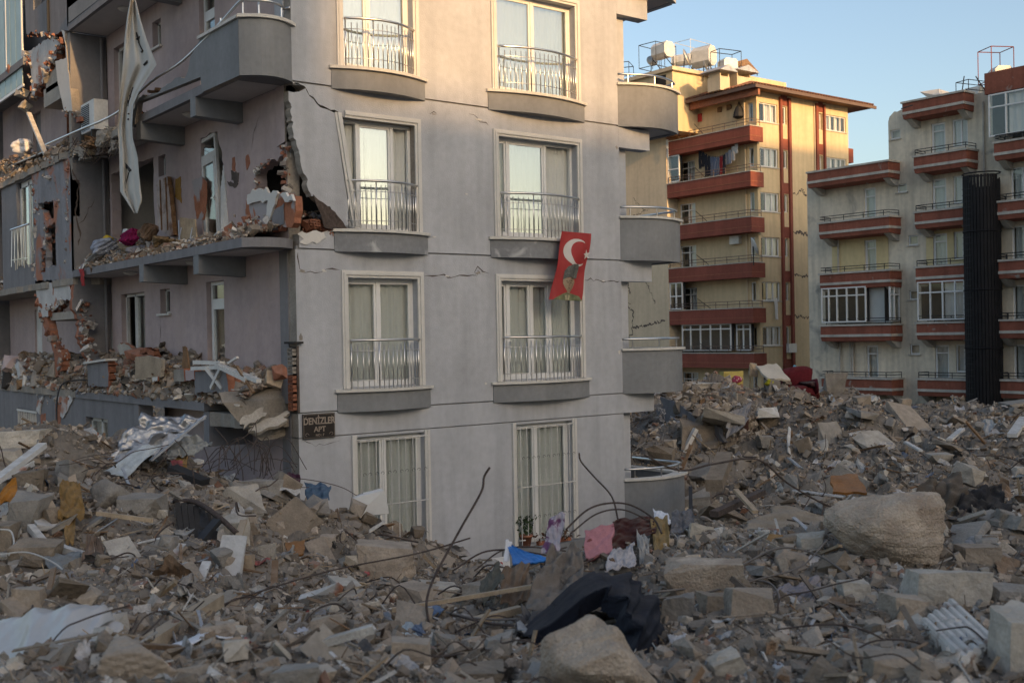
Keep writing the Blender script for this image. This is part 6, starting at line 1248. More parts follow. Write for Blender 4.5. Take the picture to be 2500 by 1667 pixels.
# ================================================================== things in the rubble
UP = np.array([0, 0, 1.]); F3 = np.array([f2[0], f2[1], 0.]); R3 = np.array([r2[0], r2[1], 0.])
FR = np.stack([R3, F3, UP], 1)                        # columns: right, away, up
M_bould = mat('boulder_tan', (.40, .33, .26), var=.24, scale=6, bump=1., bscale=55, blotch=((.29, .225, .17), 3.5, .48, .7))
M_rc = [mat('chunk_grey', (.25, .23, .205), var=.2, scale=5, bump=.8, bscale=24, dust=.4, randv=.15), mat('chunk_tan', (.32, .265, .21), var=.2, scale=5, bump=.8, bscale=22, dust=.3, randv=.15), mat('chunk_pale', (.42, .38, .325), var=.18, scale=5, bump=.8, bscale=22, dust=.3, randv=.15), mat('chunk_brown', (.20, .16, .12), var=.25, scale=5, bump=.8, bscale=22, dust=.4, randv=.2)]
def lump(name, label, x0, y0, x1, y1, seed, kind='rock', mt=None, soft=0., roll=0., depth=None, thick=.75, lod=4, rough=.035, cat='concrete chunk', grp=None):
    cx_, w_, h_ = (x0+x1)/2, x1-x0, y1-y0
    if depth is None: _, depth = gpoint(cx_, y1-.22*h_)
    c = at(cx_, (y0+y1)/2, depth+.05); k = ppm(depth); W, H = w_/k, h_/k
    V, F = chunk_geo((W, max(W, H)*thick, H), seed, kind, 6 if soft and w_ > 120 else lod, rough, soft); lo, hi = V.min(0), V.max(0)
    V = (V-(lo+hi)/2)*np.array([W, max(W, H)*thick, H])/(hi-lo)
    cr, sr = math.cos(roll), math.sin(roll); V = V @ np.array([[cr, 0, -sr], [0, 1, 0], [sr, 0, cr]]).T
    m = MB(); m.add(V @ FR.T+c, F); return build(name, m, mt or M_rc[1], label=label, cat=cat, group=grp, smooth=bool(soft) and cat != 'boulder')
BOU = [
 ('boulder', 'huge rounded tan concrete boulder with bent rebar stubs', 1893, 1128, 2172, 1322, 3, 'rock', M_bould, 1.25),
 ('boulder', 'large tan boulder at the bottom edge beside the navy cloth', 1235, 1415, 1510, 1640, 22, 'rock', M_bould, .4),
 ('boulder', 'flat topped tan rock with brown scrap, right of the navy cloth', 1518, 1282, 1705, 1405, 7, 'slab', M_bould, 0),
 ('concrete_chunk', 'pale flat chunk with a rebar stub, below the huge boulder', 2080, 1300, 2262, 1408, 9, 'slab', M_rc[2], 0),
 ('concrete_chunk', 'tan lump just left of the ribbed white panel', 2028, 1362, 2137, 1436, 11, 'rock', M_rc[1], 0),
 ('concrete_chunk', 'rough round chunk in front of the cable loops', 1665, 1343, 1784, 1437, 13, 'rock', M_rc[1], 0),
 ('concrete_chunk', 'tall pale chunk standing at the right picture edge', 2284, 1388, 2372, 1580, 15, 'block', M_rc[2], 0),
 ('concrete_chunk', 'grey cornered block between the navy cloth and the round chunk', 1505, 1362, 1600, 1448, 17, 'block', M_rc[0], 0),
 ('concrete_chunk', 'dark pyramid-shaped chunk beside the round chunk', 1600, 1360, 1690, 1430, 19, 'rock', M_rc[3], 0),
 ('concrete_chunk', 'blocky tan chunk in the bottom middle with a rod behind', 895, 1462, 992, 1545, 21, 'block', M_rc[1], 0),
 ('concrete_chunk', 'rounded chunk left of the bottom boulder', 1103, 1452, 1178, 1530, 23, 'rock', M_rc[0], 0),
 ('concrete_chunk', 'long low chunk at the bottom left of the boulder', 1010, 1528, 1160, 1590, 25, 'slab', M_rc[3], 0),
 ('concrete_chunk', 'big blurred lump at the bottom left, right of the white plastic', 235, 1462, 430, 1580, 27, 'rock', M_rc[1], .3),
 ('concrete_chunk', 'tan lump behind the white curved strip', 455, 1425, 560, 1475, 29, 'rock', M_rc[1], 0),
 ('concrete_chunk', 'blurred lump at the bottom edge below the pink scrap', 625, 1520, 740, 1590, 31, 'rock', M_rc[0], 0),
 ('concrete_chunk', 'tan lump left of the grey hanging cloth', 705, 1400, 800, 1470, 33, 'rock', M_rc[1], 0),
 ('concrete_chunk', 'long tan chunk on the crest left of the rebar', 960, 1335, 1060, 1385, 35, 'slab', M_rc[2], 0),
 ('concrete_chunk', 'squat chunk on the crest under the tall bent rebar', 1060, 1330, 1170, 1390, 37, 'rock', M_rc[1], 0),
 ('concrete_chunk', 'chunk at the right edge above the tall pale chunk', 2200, 1250, 2290, 1300, 39, 'slab', M_rc[1], 0),
 ('concrete_chunk', 'round grey chunk right of the pale flat chunk', 2275, 1340, 2360, 1400, 41, 'rock', M_rc[0], 0),
 ('concrete_chunk', 'small block under the dark clothes', 2240, 1230, 2300, 1262, 43, 'block', M_rc[0], 0),
 ('concrete_chunk', 'pale lump below the torn grey board', 1580, 1195, 1640, 1245, 45, 'rock', M_rc[2], 0),
 ('concrete_chunk', 'whitish stone on top of the torn grey board', 1735, 1190, 1790, 1232, 47, 'rock', M_rc[2], 0),
 ('concrete_chunk', 'tan stone under the torn grey board', 1775, 1258, 1860, 1322, 49, 'rock', M_rc[1], 0),
 ('concrete_chunk', 'lump between the brown block and the huge boulder', 1815, 1218, 1895, 1280, 51, 'rock', M_rc[2], 0),
 ('concrete_chunk', 'pale lump near the pipe, left of the magenta scrap', 1925, 1330, 2000, 1390, 53, 'block', M_rc[2], 0),
 ('concrete_chunk', 'low flat chunk at the bottom right beside the ribbed panel', 1920, 1480, 2030, 1530, 55, 'slab', M_rc[0], 0),
 ('concrete_chunk', 'big flat chunk at the bottom right edge', 1990, 1500, 2110, 1568, 57, 'slab', M_rc[1], 0),
 ('concrete_chunk', 'heavy rounded beam chunk crowned by rebar on the left heap', 208, 1098, 300, 1180, 61, 'rock', M_rc[0], .3),
 ('concrete_chunk', 'long broken beam end pointing down the left heap', 270, 1135, 378, 1215, 63, 'block', M_rc[0], 0),
 ('concrete_chunk', 'block with a flat top left of the ochre cloth', 22, 1128, 112, 1225, 65, 'block', M_rc[0], 0),
 ('concrete_chunk', 'tilted wood-marked block under the ochre cloth', 25, 1235, 140, 1310, 67, 'slab', M_rc[3], 0),
 ('concrete_chunk', 'brownish block at the left edge of the heap', -10, 1200, 40, 1290, 69, 'block', M_rc[3], 0),
 ('concrete_chunk', 'covered brown block below the white plastic profile', 35, 1075, 110, 1130, 71, 'block', M_rc[3], 0),
 ('concrete_chunk', 'triangular slab leaning in the middle of the left heap', 515, 1112, 620, 1198, 73, 'slab', M_rc[2], 0),
 ('concrete_chunk', 'thick slanting block at the top of the left heap', 553, 1100, 648, 1160, 75, 'block', M_rc[0], 0),
 ('concrete_chunk', 'small chunk crowning the slanting block', 598, 1078, 628, 1108, 77, 'rock', M_rc[0], 0),
 ('concrete_chunk', 'pale slab right of the burnt black chair', 490, 1180, 570, 1272, 79, 'slab', M_rc[2], 0),
 ('concrete_chunk', 'round rock below the triangular slab', 554, 1180, 594, 1215, 81, 'rock', M_rc[1], 0),
 ('concrete_chunk', 'smooth tan cube in the left heap', 545, 1270, 586, 1324, 83, 'block', M_tan, 0),
 ('concrete_chunk', 'broad octagonal slab with rebar grooves at the valley edge', 818, 1240, 958, 1352, 85, 'slab', M_rc[1], 0),
 ('concrete_chunk', 'egg-shaped rock in the middle of the right heap flank', 734, 1226, 771, 1266, 87, 'rock', M_rc[1], 0),
 ('concrete_chunk', 'broken block under the white appliance', 812, 1164, 872, 1202, 89, 'block', M_rc[0], 0),
 ('concrete_chunk', 'tall wedge chunk before the barred window', 924, 1176, 970, 1230, 91, 'rock', M_rc[0], 0),
 ('concrete_chunk', 'lump beside the wedge chunk at the heap end', 880, 1195, 925, 1235, 93, 'slab', M_rc[1], 0),
 ('concrete_chunk', 'two-tone rock beside the brown board scrap', 594, 1245, 636, 1290, 95, 'rock', M_rc[2], 0),
 ('concrete_chunk', 'large rock below the pale slab', 510, 1262, 560, 1322, 97, 'rock', M_rc[1], 0),
 ('concrete_chunk', 'pale boulder low on the left heap by the white cable', 35, 1345, 105, 1410, 99, 'rock', M_rc[1], 0),
 ('concrete_chunk', 'jagged chunk at the far left edge, lower heap', -10, 1290, 20, 1340, 101, 'rock', M_rc[3], 0),
 ('concrete_chunk', 'pale plaster block on the top left heap', 0, 1030, 60, 1075, 103, 'block', M_rc[2], 0),
 ('concrete_chunk', 'flat pale slab on the top left heap', 10, 985, 110, 1030, 105, 'slab', M_rc[2], 0),
 ('concrete_chunk', 'leaning grey column stump on the far crest', 1890, 855, 1945, 912, 107, 'block', M_rc[0], 0),
 ('concrete_chunk', 'pale broken stump beside the white door panel', 1757, 868, 1790, 905, 109, 'rock', M_rc[0], 0),
 ('concrete_chunk', 'flat pale roof slab piece on the far crest', 1567, 878, 1655, 906, 111, 'slab', M_rc[2], 0),
 ('concrete_chunk', 'rough lump on the far slope under the white post', 1960, 905, 2000, 940, 113, 'rock', M_rc[1], 0),
 ('concrete_chunk', 'round boulder on the far slope below the crest', 1655, 1010, 1690, 1035, 115, 'rock', M_rc[1], 0),
 ('concrete_chunk', 'pale block in the middle of the far slope', 2130, 1040, 2185, 1070, 117, 'slab', M_rc[2], 0),
 ('concrete_chunk', 'white block at the right edge of the far slope', 2320, 1070, 2365, 1100, 119, 'block', M_rc[2], 0),
]
for b in BOU:
    nm_, lb, x0, y0, x1, y1, sd, kd, mt, sf = b
    if kd != 'rock' and 'cube' not in lb and sd % 3: kd = 'rock'
    lump(nm_, lb, x0, y0, x1, y1, sd, kd, mt, sf, lod=4 if (x1-x0) > 70 else 3, cat='boulder' if nm_ == 'boulder' else 'concrete chunk')

# ---- about three hundred countable chunks
LMK = [(2030, 1225, 'the huge boulder'), (1370, 1500, 'the large bottom boulder'), (1610, 1340, 'the flat topped tan rock'), (2200, 1450, 'the ribbed white panel'), (1870, 1430, 'the grey pipe'), (1450, 1340, 'the navy jacket'), (1270, 1350, 'the grey-brown cloth'), (1210, 1275, 'the blue plastic'), (1380, 1250, 'the pink foam'), (2250, 1190, 'the dark clothes'), (1820, 1200, 'the torn grey board'), (1945, 1112, 'the orange-brown cabinet board'), (110, 1490, 'the white plastic sheeting'), (410, 1430, 'the pale wooden post'), (500, 1470, 'the bent white strip'), (670, 1475, 'the pale blue-white cloth'), (165, 1170, 'the ochre cloth'), (60, 1060, 'the white plastic profile'), (350, 1000, 'the silver foil sheet'), (470, 1220, 'the burnt black chair'), (560, 1150, 'the triangular slab'), (565, 1297, 'the smooth tan cube'), (888, 1296, 'the octagonal grooved slab'), (850, 1158, 'the white appliance'), (220, 1300, 'the brown cloth strips'), (310, 1365, 'the silver foil scrap'), (730, 980, 'the building sign'), (1095, 1320, 'the black fence'), (1000, 1300, 'the tall bent rebar'), (940, 1500, 'the blocky chunk at the bottom'), (760, 1530, 'the dark striped rags'), (1835, 885, 'the red sofa'), (1775, 857, 'the pale door panel'), (1600, 1000, 'the collapsed slab'), (1500, 1100, 'the lowest curved balcony'), (1995, 930, 'the white crest post'), (2265, 800, 'the black shaft'), (2155, 1055, 'the pale block on the far slope'), (2340, 1085, 'the white block at the edge'), (1700, 1150, 'the dark timber'), (1690, 970, 'the dark cupboard'), (1700, 1390, 'the rough round chunk'), (2170, 1355, 'the pale flat chunk'), (2325, 1480, 'the tall pale chunk'), (70, 1370, 'the pale boulder by the cable'), (130, 1400, 'the long whitish beam'), (2340, 980, 'the pale far beam'), (1900, 1000, 'the white far beam')]
USED = set()
def where(x, y, r=0):
    a = sorted(((x-p[0])**2+1.6*(y-p[1])**2, p) for p in LMK)[r][1]; dx, dy = x-a[0], y-a[1]
    if dx*dx+dy*dy < 45**2: return 'right beside '+a[2]
    rel = ('right of ' if dx > 0 else 'left of ') if abs(dx) > abs(dy)*1.6 else (('below ' if dy > 0 else 'above ') if abs(dy) > abs(dx)*1.6 else ('lower ' if dy > 0 else 'upper ')+('right of ' if dx > 0 else 'left of '))
    return ('farther ' if dx*dx+dy*dy > 130**2 else '')+rel+a[2]
CH_ME = [[], [], []]
for k in range(24):
    kd = ['rock', 'slab', 'block'][k % 3]; V, F = chunk_geo((1, .85, .8) if kd == 'rock' else ((1.1, .9, .38) if kd == 'slab' else (1., .75, .6)), 400+k, kd, 2 if k % 2 else 3, .05); V[:, 2] -= V[:, 2].min()
    CH_ME[k % 3].append(mesh_np('concrete_chunk', V, F, M_rc[(k//3) % 4]))
g = np.random.default_rng(21); placed = []
ZN = [((0, 700), (1420, 1568), 'in the blurred rubble along the bottom left', 'chunks along the bottom left edge', 34), ((700, 1550), (1400, 1568), 'in the near rubble around the bottom boulder', 'chunks around the bottom boulder', 46), ((1550, 2352), (1300, 1568), 'in the near rubble below the huge boulder', 'chunks below the huge boulder', 62),
      ((0, 480), (1010, 1420), 'on the left heap among the rebar', 'chunks on the left heap', 48), ((480, 1010), (1120, 1420), 'on the heap slope under the grey facade', 'chunks on the slope under the facade', 44), ((1500, 2352), (1010, 1260), 'on the slope behind the huge boulder', 'chunks on the slope behind the boulder', 46), ((1560, 2352), (905, 1010), 'on the far heap crest', 'chunks on the far crest', 30)]
for (xa, xb), (ya, yb_), ph, gr, cnt in ZN:
    for k in range(cnt):
        for _ in range(30):
            x, y = g.uniform(xa, xb), g.uniform(ya, yb_)
            if all((x-a)**2+(y-b)**2 > 26**2 for a, b in placed[-60:]): break
        placed.append((x, y)); P, dep = gpoint(x, y)
        if dep > 55 or (9.2 < P[0] < 17.6 and P[1] > 18.2): continue
        pxs = np.clip(20*(1+g.pareto(2.4)), 20, 75)*(1.25 if y > 1350 else 1); s_ = min(pxs/ppm(dep), 1.3)
        ti = g.choice(3, p=[.5, .27, .23]); vi = g.integers(0, 8); me = CH_ME[ti][vi]
        o = bpy.data.objects.new('concrete_chunk', me); sc.collection.objects.link(o); o.location = (P[0], P[1], float(height(P[0], P[1]))-.12*s_); o.scale = (s_*g.uniform(.8, 1.3), s_*g.uniform(.8, 1.2), s_*g.uniform(.75, 1.2)); o.rotation_euler = (g.normal()*.35, g.normal()*.35, g.uniform(0, 6.28))
        sz = 'small' if pxs < 26 else ('medium' if pxs < 40 else 'large'); 
        for r in range(4):
            lb = f"{sz} {['grey', 'tan', 'pale', 'brown'][(vi) % 4]} {['angular', 'flat', 'blocky'][ti]} concrete chunk {where(x, y, r)}"
            if lb not in USED: break
        USED.add(lb); tag(o, lb, 'concrete chunk', gr)

# ---- cloth, sheets, panels
FABM = {}
def fab(key, col, trans=.08, **k):
    if key not in FABM: FABM[key] = cloth('cloth_'+key, col, trans, **dict(dict(var=.22, scale=8, bump=.35, bscale=30, dust=.45), **k))
    return FABM[key]
def gd(x, y, off=0.): return gpoint(x, y)[1]+off
def sheet(name, label, c4, mt, amp=.08, seed=0, cat='cloth', nu=26, nv=22, k=5., th=.006, ragged=.05, smooth=True, grp=None):
    V, F = sheet_geo([at(*c) for c in c4], int(nu*1.5), int(nv*1.5), amp*.55, seed, th, k*1.25, ragged*.6); m = MB(); m.add(V, F); return build(name, m, mt, label=label, cat=cat, smooth=smooth, group=grp)
d_ = gd(1440, 1500)
# navy jacket: an arch of cloth draped over a rod, falling to the right
NV = fab('navy', (.010, .012, .021), .03, dust=.12)
J = empty('navy_jacket', at(1450, 1560, 6.0), label='dark navy jacket draped in an arch over the near rubble', cat='jacket')
rows = [[(1195, 1440, 7.6), (1255, 1395, 7.5), (1310, 1342, 7.5), (1375, 1312, 7.5), (1445, 1320, 7.4), (1492, 1358, 7.2), (1515, 1440, 6.9), (1530, 1520, 6.7), (1530, 1600, 6.5)], [(1215, 1460, 6.9), (1280, 1420, 6.8), (1335, 1375, 6.7), (1385, 1352, 6.6), (1425, 1362, 6.5), (1450, 1400, 6.3), (1462, 1460, 6.2), (1470, 1530, 6.1), (1470, 1600, 6.0)], [(1235, 1500, 6.9), (1290, 1462, 6.8), (1335, 1418, 6.75), (1375, 1395, 6.7), (1400, 1402, 6.6), (1415, 1440, 6.5), (1422, 1490, 6.4), (1428, 1540, 6.3), (1425, 1600, 6.2)]]
S3 = [spline(np.array([at(*p) for p in r]), 12) for r in rows]; k = len(S3[0]); t = np.linspace(0, 2, 30); G = np.array([[np.array([np.interp(tt, [0, 1, 2], [S3[q][i][c] for q in range(3)]) for c in range(3)]) for i in range(k)] for tt in t])
qj = np.stack(np.meshgrid(np.arange(k)/k*2.4, t/2), -1).reshape(-1, 2); G += ((cnoise(qj, 4, 9)*.10+cnoise(qj, 9, 22)*.05).reshape(len(t), k))[..., None]*np.array([.3, -1., .8])
V = G.reshape(-1, 3); nr_, nc_ = len(t), k; n0 = nr_*nc_; F = []
for i in range(nr_-1):
    for j in range(nc_-1): f = (i*nc_+j, i*nc_+j+1, (i+1)*nc_+j+1, (i+1)*nc_+j); F += [f, tuple(q+n0 for q in f[::-1])]
m = MB(); m.add(np.concatenate([V, V+[.0, .012, -.012]]), F); build('cloth_body', m, NV, J, smooth=True)
sheet('patterned_cloth', 'blue white checked cloth under the navy jacket arch', [(1250, 1470, 6.9), (1330, 1430, 7.0), (1345, 1470, 6.8), (1260, 1500, 6.7)], fab('check', (.20, .25, .28), var=.6, scale=25), .12, 3)
sheet('dark_cloth', 'black patterned cloth in the hollow of the navy arch', [(1290, 1420, 7.3), (1420, 1390, 7.2), (1440, 1540, 6.6), (1300, 1520, 6.7)], fab('blackpat', (.03, .035, .035), var=.8, scale=22), .2, 4)
sheet('grey_cloth', 'large grey-brown cloth hanging in folds left of the navy jacket', [(1262, 1262, 8.6), (1335, 1258, 8.6), (1350, 1400, 7.9), (1195, 1420, 7.8)], fab('taupe', (.16, .135, .115)), .28, 5, k=6)
sheet('grey_cloth', 'dark grey cloth bunched below the grey-brown cloth', [(1200, 1400, 7.8), (1300, 1390, 7.8), (1310, 1460, 7.2), (1185, 1470, 7.2)], fab('charcoal', (.06, .058, .062)), .25, 6, k=7)
sheet('green_cloth', 'olive grey rag on the crest beside the red lettered sign', [(1100, 1330, 9.3), (1145, 1290, 9.4), (1160, 1330, 9.0), (1110, 1390, 8.9)], fab('olive', (.09, .085, .065)), .15, 7)
sheet('brown_cloth', 'brown rag on the crest left of the grey-brown cloth', [(1150, 1310, 9.1), (1215, 1290, 9.2), (1220, 1380, 8.8), (1150, 1390, 8.8)], fab('brownrag', (.17, .11, .07)), .15, 8)
BL = sheet('blue_plastic', 'bright blue plastic fragment lying on the crest', [(1162, 1245, 9.5), (1185, 1262, 9.4), (1262, 1288, 9.3), (1180, 1300, 9.2)], mat('plastic_blue', (.03, .17, .50), rough=.4, var=.2, scale=4, bump=.1, dust=.15), .06, 9, 'plastic', th=.02, ragged=.02)
sheet('white_plastic', 'narrow white edge on the blue plastic fragment', [(1162, 1238, 9.45), (1176, 1246, 9.45), (1168, 1290, 9.3), (1156, 1290, 9.3)], M_plastic_w, .02, 10, 'plastic', 8, 12)
sheet('floral_cloth', 'purple and white floral cloth standing up on the crest', [(1262, 1190, 9.6), (1300, 1175, 9.6), (1285, 1262, 9.4), (1240, 1275, 9.4)], fab('floral', (.42, .38, .42), var=.1, scale=3, blotch=((.16, .06, .14), 9, .48, .54), dust=.1), .12, 11)
sheet('pink_foam', 'pink foam sheet with a torn dark edge', [(1345, 1225, 9.7), (1412, 1208, 9.7), (1405, 1275, 9.5), (1345, 1290, 9.5)], fab('pink', (.50, .22, .24), .05, var=.12, scale=9, blotch=((.22, .06, .06), 7, .62, .66), dust=.1), .05, 12, th=.05)
sheet('maroon_cloth', 'dark maroon rag beside the pink foam', [(1405, 1195, 9.9), (1500, 1185, 10), (1510, 1225, 9.8), (1395, 1275, 9.6)], fab('maroon', (.06, .02, .02)), .15, 13)
sheet('white_cloth', 'crumpled white cloth below the pink foam', [(1400, 1275, 9.4), (1455, 1245, 9.5), (1462, 1300, 9.2), (1390, 1310, 9.1)], fab('whiterag', (.48, .45, .46)), .15, 14, k=7)
sheet('white_cloth', 'long pale cloth strip right of the pink foam', [(1462, 1220, 9.8), (1492, 1235, 9.7), (1490, 1300, 9.3), (1470, 1300, 9.3)], fab('whiterag2', (.40, .38, .35)), .1, 15)
sheet('ochre_foam', 'ochre foam block between the rags', [(1495, 1210, 10), (1535, 1205, 10), (1540, 1290, 9.6), (1505, 1290, 9.6)], fab('ochrefoam', (.26, .17, .06), var=.3), .1, 16, 'foam', th=.1)
sheet('black_film', 'grey black plastic film on the right crest', [(1545, 1180, 10.4), (1590, 1170, 10.4), (1600, 1215, 10.1), (1540, 1230, 10.0)], fab('greyfilm', (.09, .09, .10), rough=.35), .14, 17)
sheet('plastic_film', 'pale bluish film on the crest behind the maroon rag', [(1500, 1170, 10.5), (1535, 1180, 10.4), (1540, 1200, 10.2), (1505, 1205, 10.2)], M_plastic_w, .06, 18, 'film')
sheet('torn_board', 'torn grey carpet board arched over the right crest', [(1690, 1225, 10.3), (1790, 1170, 10.6), (1950, 1190, 10.7), (1860, 1245, 10.1)], fab('carpetboard', (.24, .205, .165), .0, var=.2), .16, 19, 'board', k=3, th=.02, ragged=.1)
sheet('dark_clothes', 'heap of grey-brown clothing at the right edge of the crest', [(2100, 1135, 10.6), (2200, 1085, 10.8), (2260, 1190, 10.3), (2160, 1235, 10.1)], fab('claybrown', (.11, .085, .065)), .4, 20, k=6)
sheet('dark_clothes', 'black clothing bundle beside the grey-brown clothes', [(2205, 1130, 10.6), (2300, 1120, 10.7), (2340, 1230, 10.1), (2190, 1250, 10.0)], fab('blackcl', (.018, .018, .022), dust=.25), .4, 21, k=6)
sheet('dark_clothes', 'black crumpled trousers at the far right of the crest', [(2250, 1165, 10.4), (2352, 1190, 10.3), (2360, 1260, 9.9), (2180, 1300, 9.7)], fab('blackcl2', (.025, .024, .026), dust=.3), .35, 22, k=7)
sheet('dark_clothes', 'brown rag hanging between the boulder and the black trousers', [(2140, 1230, 10.0), (2210, 1210, 10.1), (2215, 1310, 9.5), (2160, 1320, 9.5)], fab('ragbr', (.09, .07, .055)), .25, 23, k=6)
sheet('maroon_cloth', 'small maroon rag under the huge boulder', [(1990, 1305, 9.2), (2060, 1310, 9.1), (2065, 1350, 8.9), (1990, 1345, 8.9)], fab('maroon2', (.08, .025, .03)), .12, 24)
sheet('magenta_scrap', 'magenta plastic scrap left of the tan lump', [(2003, 1395, 7.9), (2032, 1385, 7.9), (2030, 1430, 7.7), (2008, 1420, 7.7)], fab('magenta', (.30, .02, .07), dust=.1), .03, 25, 'scrap', 8, 8)
sheet('lilac_cloth', 'lilac grey cloth lying below the cable loops', [(1770, 1360, 8.3), (1880, 1325, 8.5), (1900, 1370, 8.1), (1780, 1420, 7.9)], fab('lilac', (.27, .25, .27)), .14, 26, k=7)
for k, (x, y, s_, lb) in enumerate(((1180, 1500, 40, 'white crumpled paper near the bottom boulder'), (1490, 1390, 45, 'white torn paper beside the navy jacket'), (1560, 1470, 60, 'pale torn cloth in the bottom right rubble'), (1785, 1280, 38, 'white crumpled tissue under the torn board'), (1870, 1290, 55, 'white curved plastic strip near the boulder'), (1790, 1475, 45, 'white paper scrap above the pipe'), (1780, 1530, 60, 'pale ribbed fabric scrap at the bottom right'), (2005, 1285, 28, 'small pale tissue under the huge boulder'), (2060, 1180, 60, 'white sheet corner behind the huge boulder'), (2130, 1150, 50, 'pale lilac sheet beside the dark clothes'), (2330, 1140, 60, 'white bag at the right picture edge'), (1960, 1150, 40, 'pale broken strip behind the boulder'), (880, 1420, 60, 'silvery plastic bag on the near crest'), (990, 1400, 70, 'blue checked cloth on the near crest'), (945, 1450, 70, 'crumpled pale blue bag in the near rubble'), (850, 1530, 50, 'silver foil at the bottom edge'), (470, 1320, 40, 'white folded paper strip on the left heap'), (640, 1350, 28, 'small white paper on the heap slope'), (615, 1365, 30, 'white paper flake low on the heap'), (1895, 900, 30, 'white board behind the red sofa'), (1720, 925, 34, 'white paper sheets on the far slope'), (1690, 945, 26, 'mint plastic box on the far slope'), (1965, 1000, 40, 'white torn sack on the far slope'), (2170, 1050, 26, 'small white bottle on the far slope'), (1880, 1060, 32, 'crumpled pale wrapper on the far slope'), (2020, 1075, 45, 'pale plastic film on the far slope'))):
    dd_ = gd(x, y)-.05; w = s_/2; ang = 1.1*k; q = [(x+w*math.cos(ang+a), y+.6*w*math.sin(ang+a), dd_+(.12 if math.sin(ang+a) < 0 else -.08)) for a in (0, 1.5, 3.0, 4.6)]
    c_ = (.13, .19, .30) if 'blue checked' in lb else ((.36, .42, .46) if 'blue' in lb else ((.25, .42, .36) if 'mint' in lb else (.56, .54, .53))); key = 'b' if 'blue checked' in lb else ('pb' if 'blue' in lb else ('mint' if 'mint' in lb else 'paper'))
    sheet('scrap_sheet', lb, q, M_alu if 'silver' in lb else fab(key, c_, .1, dust=.25), s_/ppm(dd_)*.35, 300+k, 'scrap', 14, 12, 5.)
lump('cloth_bundle', 'bulky grey-brown clothes bundle at the right end of the crest', 2105, 1100, 2215, 1225, 31, 'rock', fab('claybrown', (.11, .085, .065)), .5, depth=10.7, rough=.10, cat='cloth', lod=4)
lump('cloth_bundle', 'black clothes bundle at the right end of the crest', 2200, 1135, 2310, 1250, 33, 'rock', fab('blackcl', (.018, .018, .022)), .5, depth=10.5, rough=.12, cat='cloth', lod=4)
lump('cloth_bundle', 'taupe cloth bundle under the hanging grey-brown cloth', 1215, 1300, 1345, 1420, 35, 'rock', fab('taupe', (.16, .135, .115)), .5, depth=8.3, rough=.10, cat='cloth', lod=4)
# white plastic sheeting at the bottom left
sheet('plastic_sheeting', 'large crumpled white plastic sheeting in the bottom left corner', [(-60, 1460, 6.4), (150, 1400, 6.7), (265, 1465, 6.2), (-40, 1600, 5.0)], cloth('film_milky', (.66, .64, .62), .35, rough=.35, var=.06, bump=.2, bscale=12, spec=.5), .75, 31, 'plastic', 46, 40, 2.0)
sheet('plastic_sheeting', 'fold of milky film right of the white sheeting', [(130, 1440, 6.2), (280, 1440, 6.2), (260, 1540, 5.5), (90, 1560, 5.3)], MATS['film_milky'], .35, 32, 'plastic', 36, 30, 2.2)
# left heap sheets
AL = sheet('metal_foil_sheet', 'big crumpled silver foil sheet on top of the left heap', [(235, 1060, 17.5), (335, 950, 18.2), (480, 958, 18.4), (350, 1010, 17.6)], M_alu, .5, 41, 'metal sheet', 40, 34, 6, ragged=.06)
sheet('metal_foil_sheet', 'dark grey metal sheet below the silver foil', [(220, 1075, 17.3), (330, 985, 17.9), (440, 1000, 18.0), (300, 1060, 17.2)], M_tin, .35, 42, 'metal sheet', 30, 24, 6)
sheet('tarp', 'crumpled grey tarpaulin right of the silver foil', [(400, 985, 18.2), (490, 1010, 18.2), (455, 1040, 17.8), (380, 1060, 17.6)], fab('tarpgrey', (.27, .28, .27), rough=.6), .35, 43, 'tarpaulin', k=6)
sheet('tarp', 'stiff pale blue-grey plastic sheet on the left heap', [(238, 1085, 16.8), (330, 1025, 17.3), (372, 1022, 17.3), (285, 1098, 16.6)], fab('palesheet', (.46, .49, .49), rough=.5, dust=.2), .12, 44, 'sheet', k=3)
m = MB(); m.bar(at(345, 1058, 17.2), at(472, 955, 18.1), .05, .03); build('metal_strip', m, M_tin, label='straight metal edge strip under the silver foil', cat='metal strip')
sheet('insulation_wad', 'ochre insulation wad hanging by the tarpaulin', [(400, 1060, 17.7), (440, 1030, 17.9), (425, 1075, 17.6), (400, 1090, 17.5)], fab('insul', (.25, .15, .05)), .2, 45, 'insulation', 14, 14, 7)
sheet('ochre_cloth', 'ochre cloth hanging down the left heap', [(140, 1105, 14.4), (185, 1108, 14.4), (195, 1190, 13.9), (135, 1195, 13.8)], fab('ochre', (.235, .145, .055), dust=.2), .3, 46, k=6)
sheet('ochre_cloth', 'narrow tail of the ochre cloth', [(140, 1185, 13.9), (175, 1185, 13.9), (170, 1250, 13.5), (152, 1250, 13.5)], fab('ochre', (.235, .145, .055)), .12, 47, nu=12, nv=16)
sheet('orange_cloth', 'orange cloth at the left edge of the heap', [(0, 1130, 14.2), (38, 1092, 14.6), (40, 1140, 14.2), (0, 1160, 13.9)], fab('orange', (.36, .15, .02), dust=.2), .15, 48)
sheet('brown_trousers', 'brown cloth strip folded down the left heap', [(200, 1228, 13.0), (218, 1225, 13.0), (212, 1330, 12.3), (178, 1335, 12.2)], fab('trouser', (.15, .095, .065)), .15, 49, nu=14, nv=26)
sheet('brown_trousers', 'second brown cloth strip slanting to the right', [(212, 1225, 13.0), (232, 1235, 12.9), (262, 1400, 11.8), (235, 1390, 11.8)], fab('trouser', (.15, .095, .065)), .15, 50, nu=14, nv=26)
sheet('grey_film', 'grey translucent film sheet low on the left heap', [(95, 1270, 12.7), (185, 1270, 12.8), (175, 1350, 12.2), (130, 1345, 12.1)], fab('greyfilm2', (.22, .24, .25), .2, rough=.4), .15, 51, 'film')
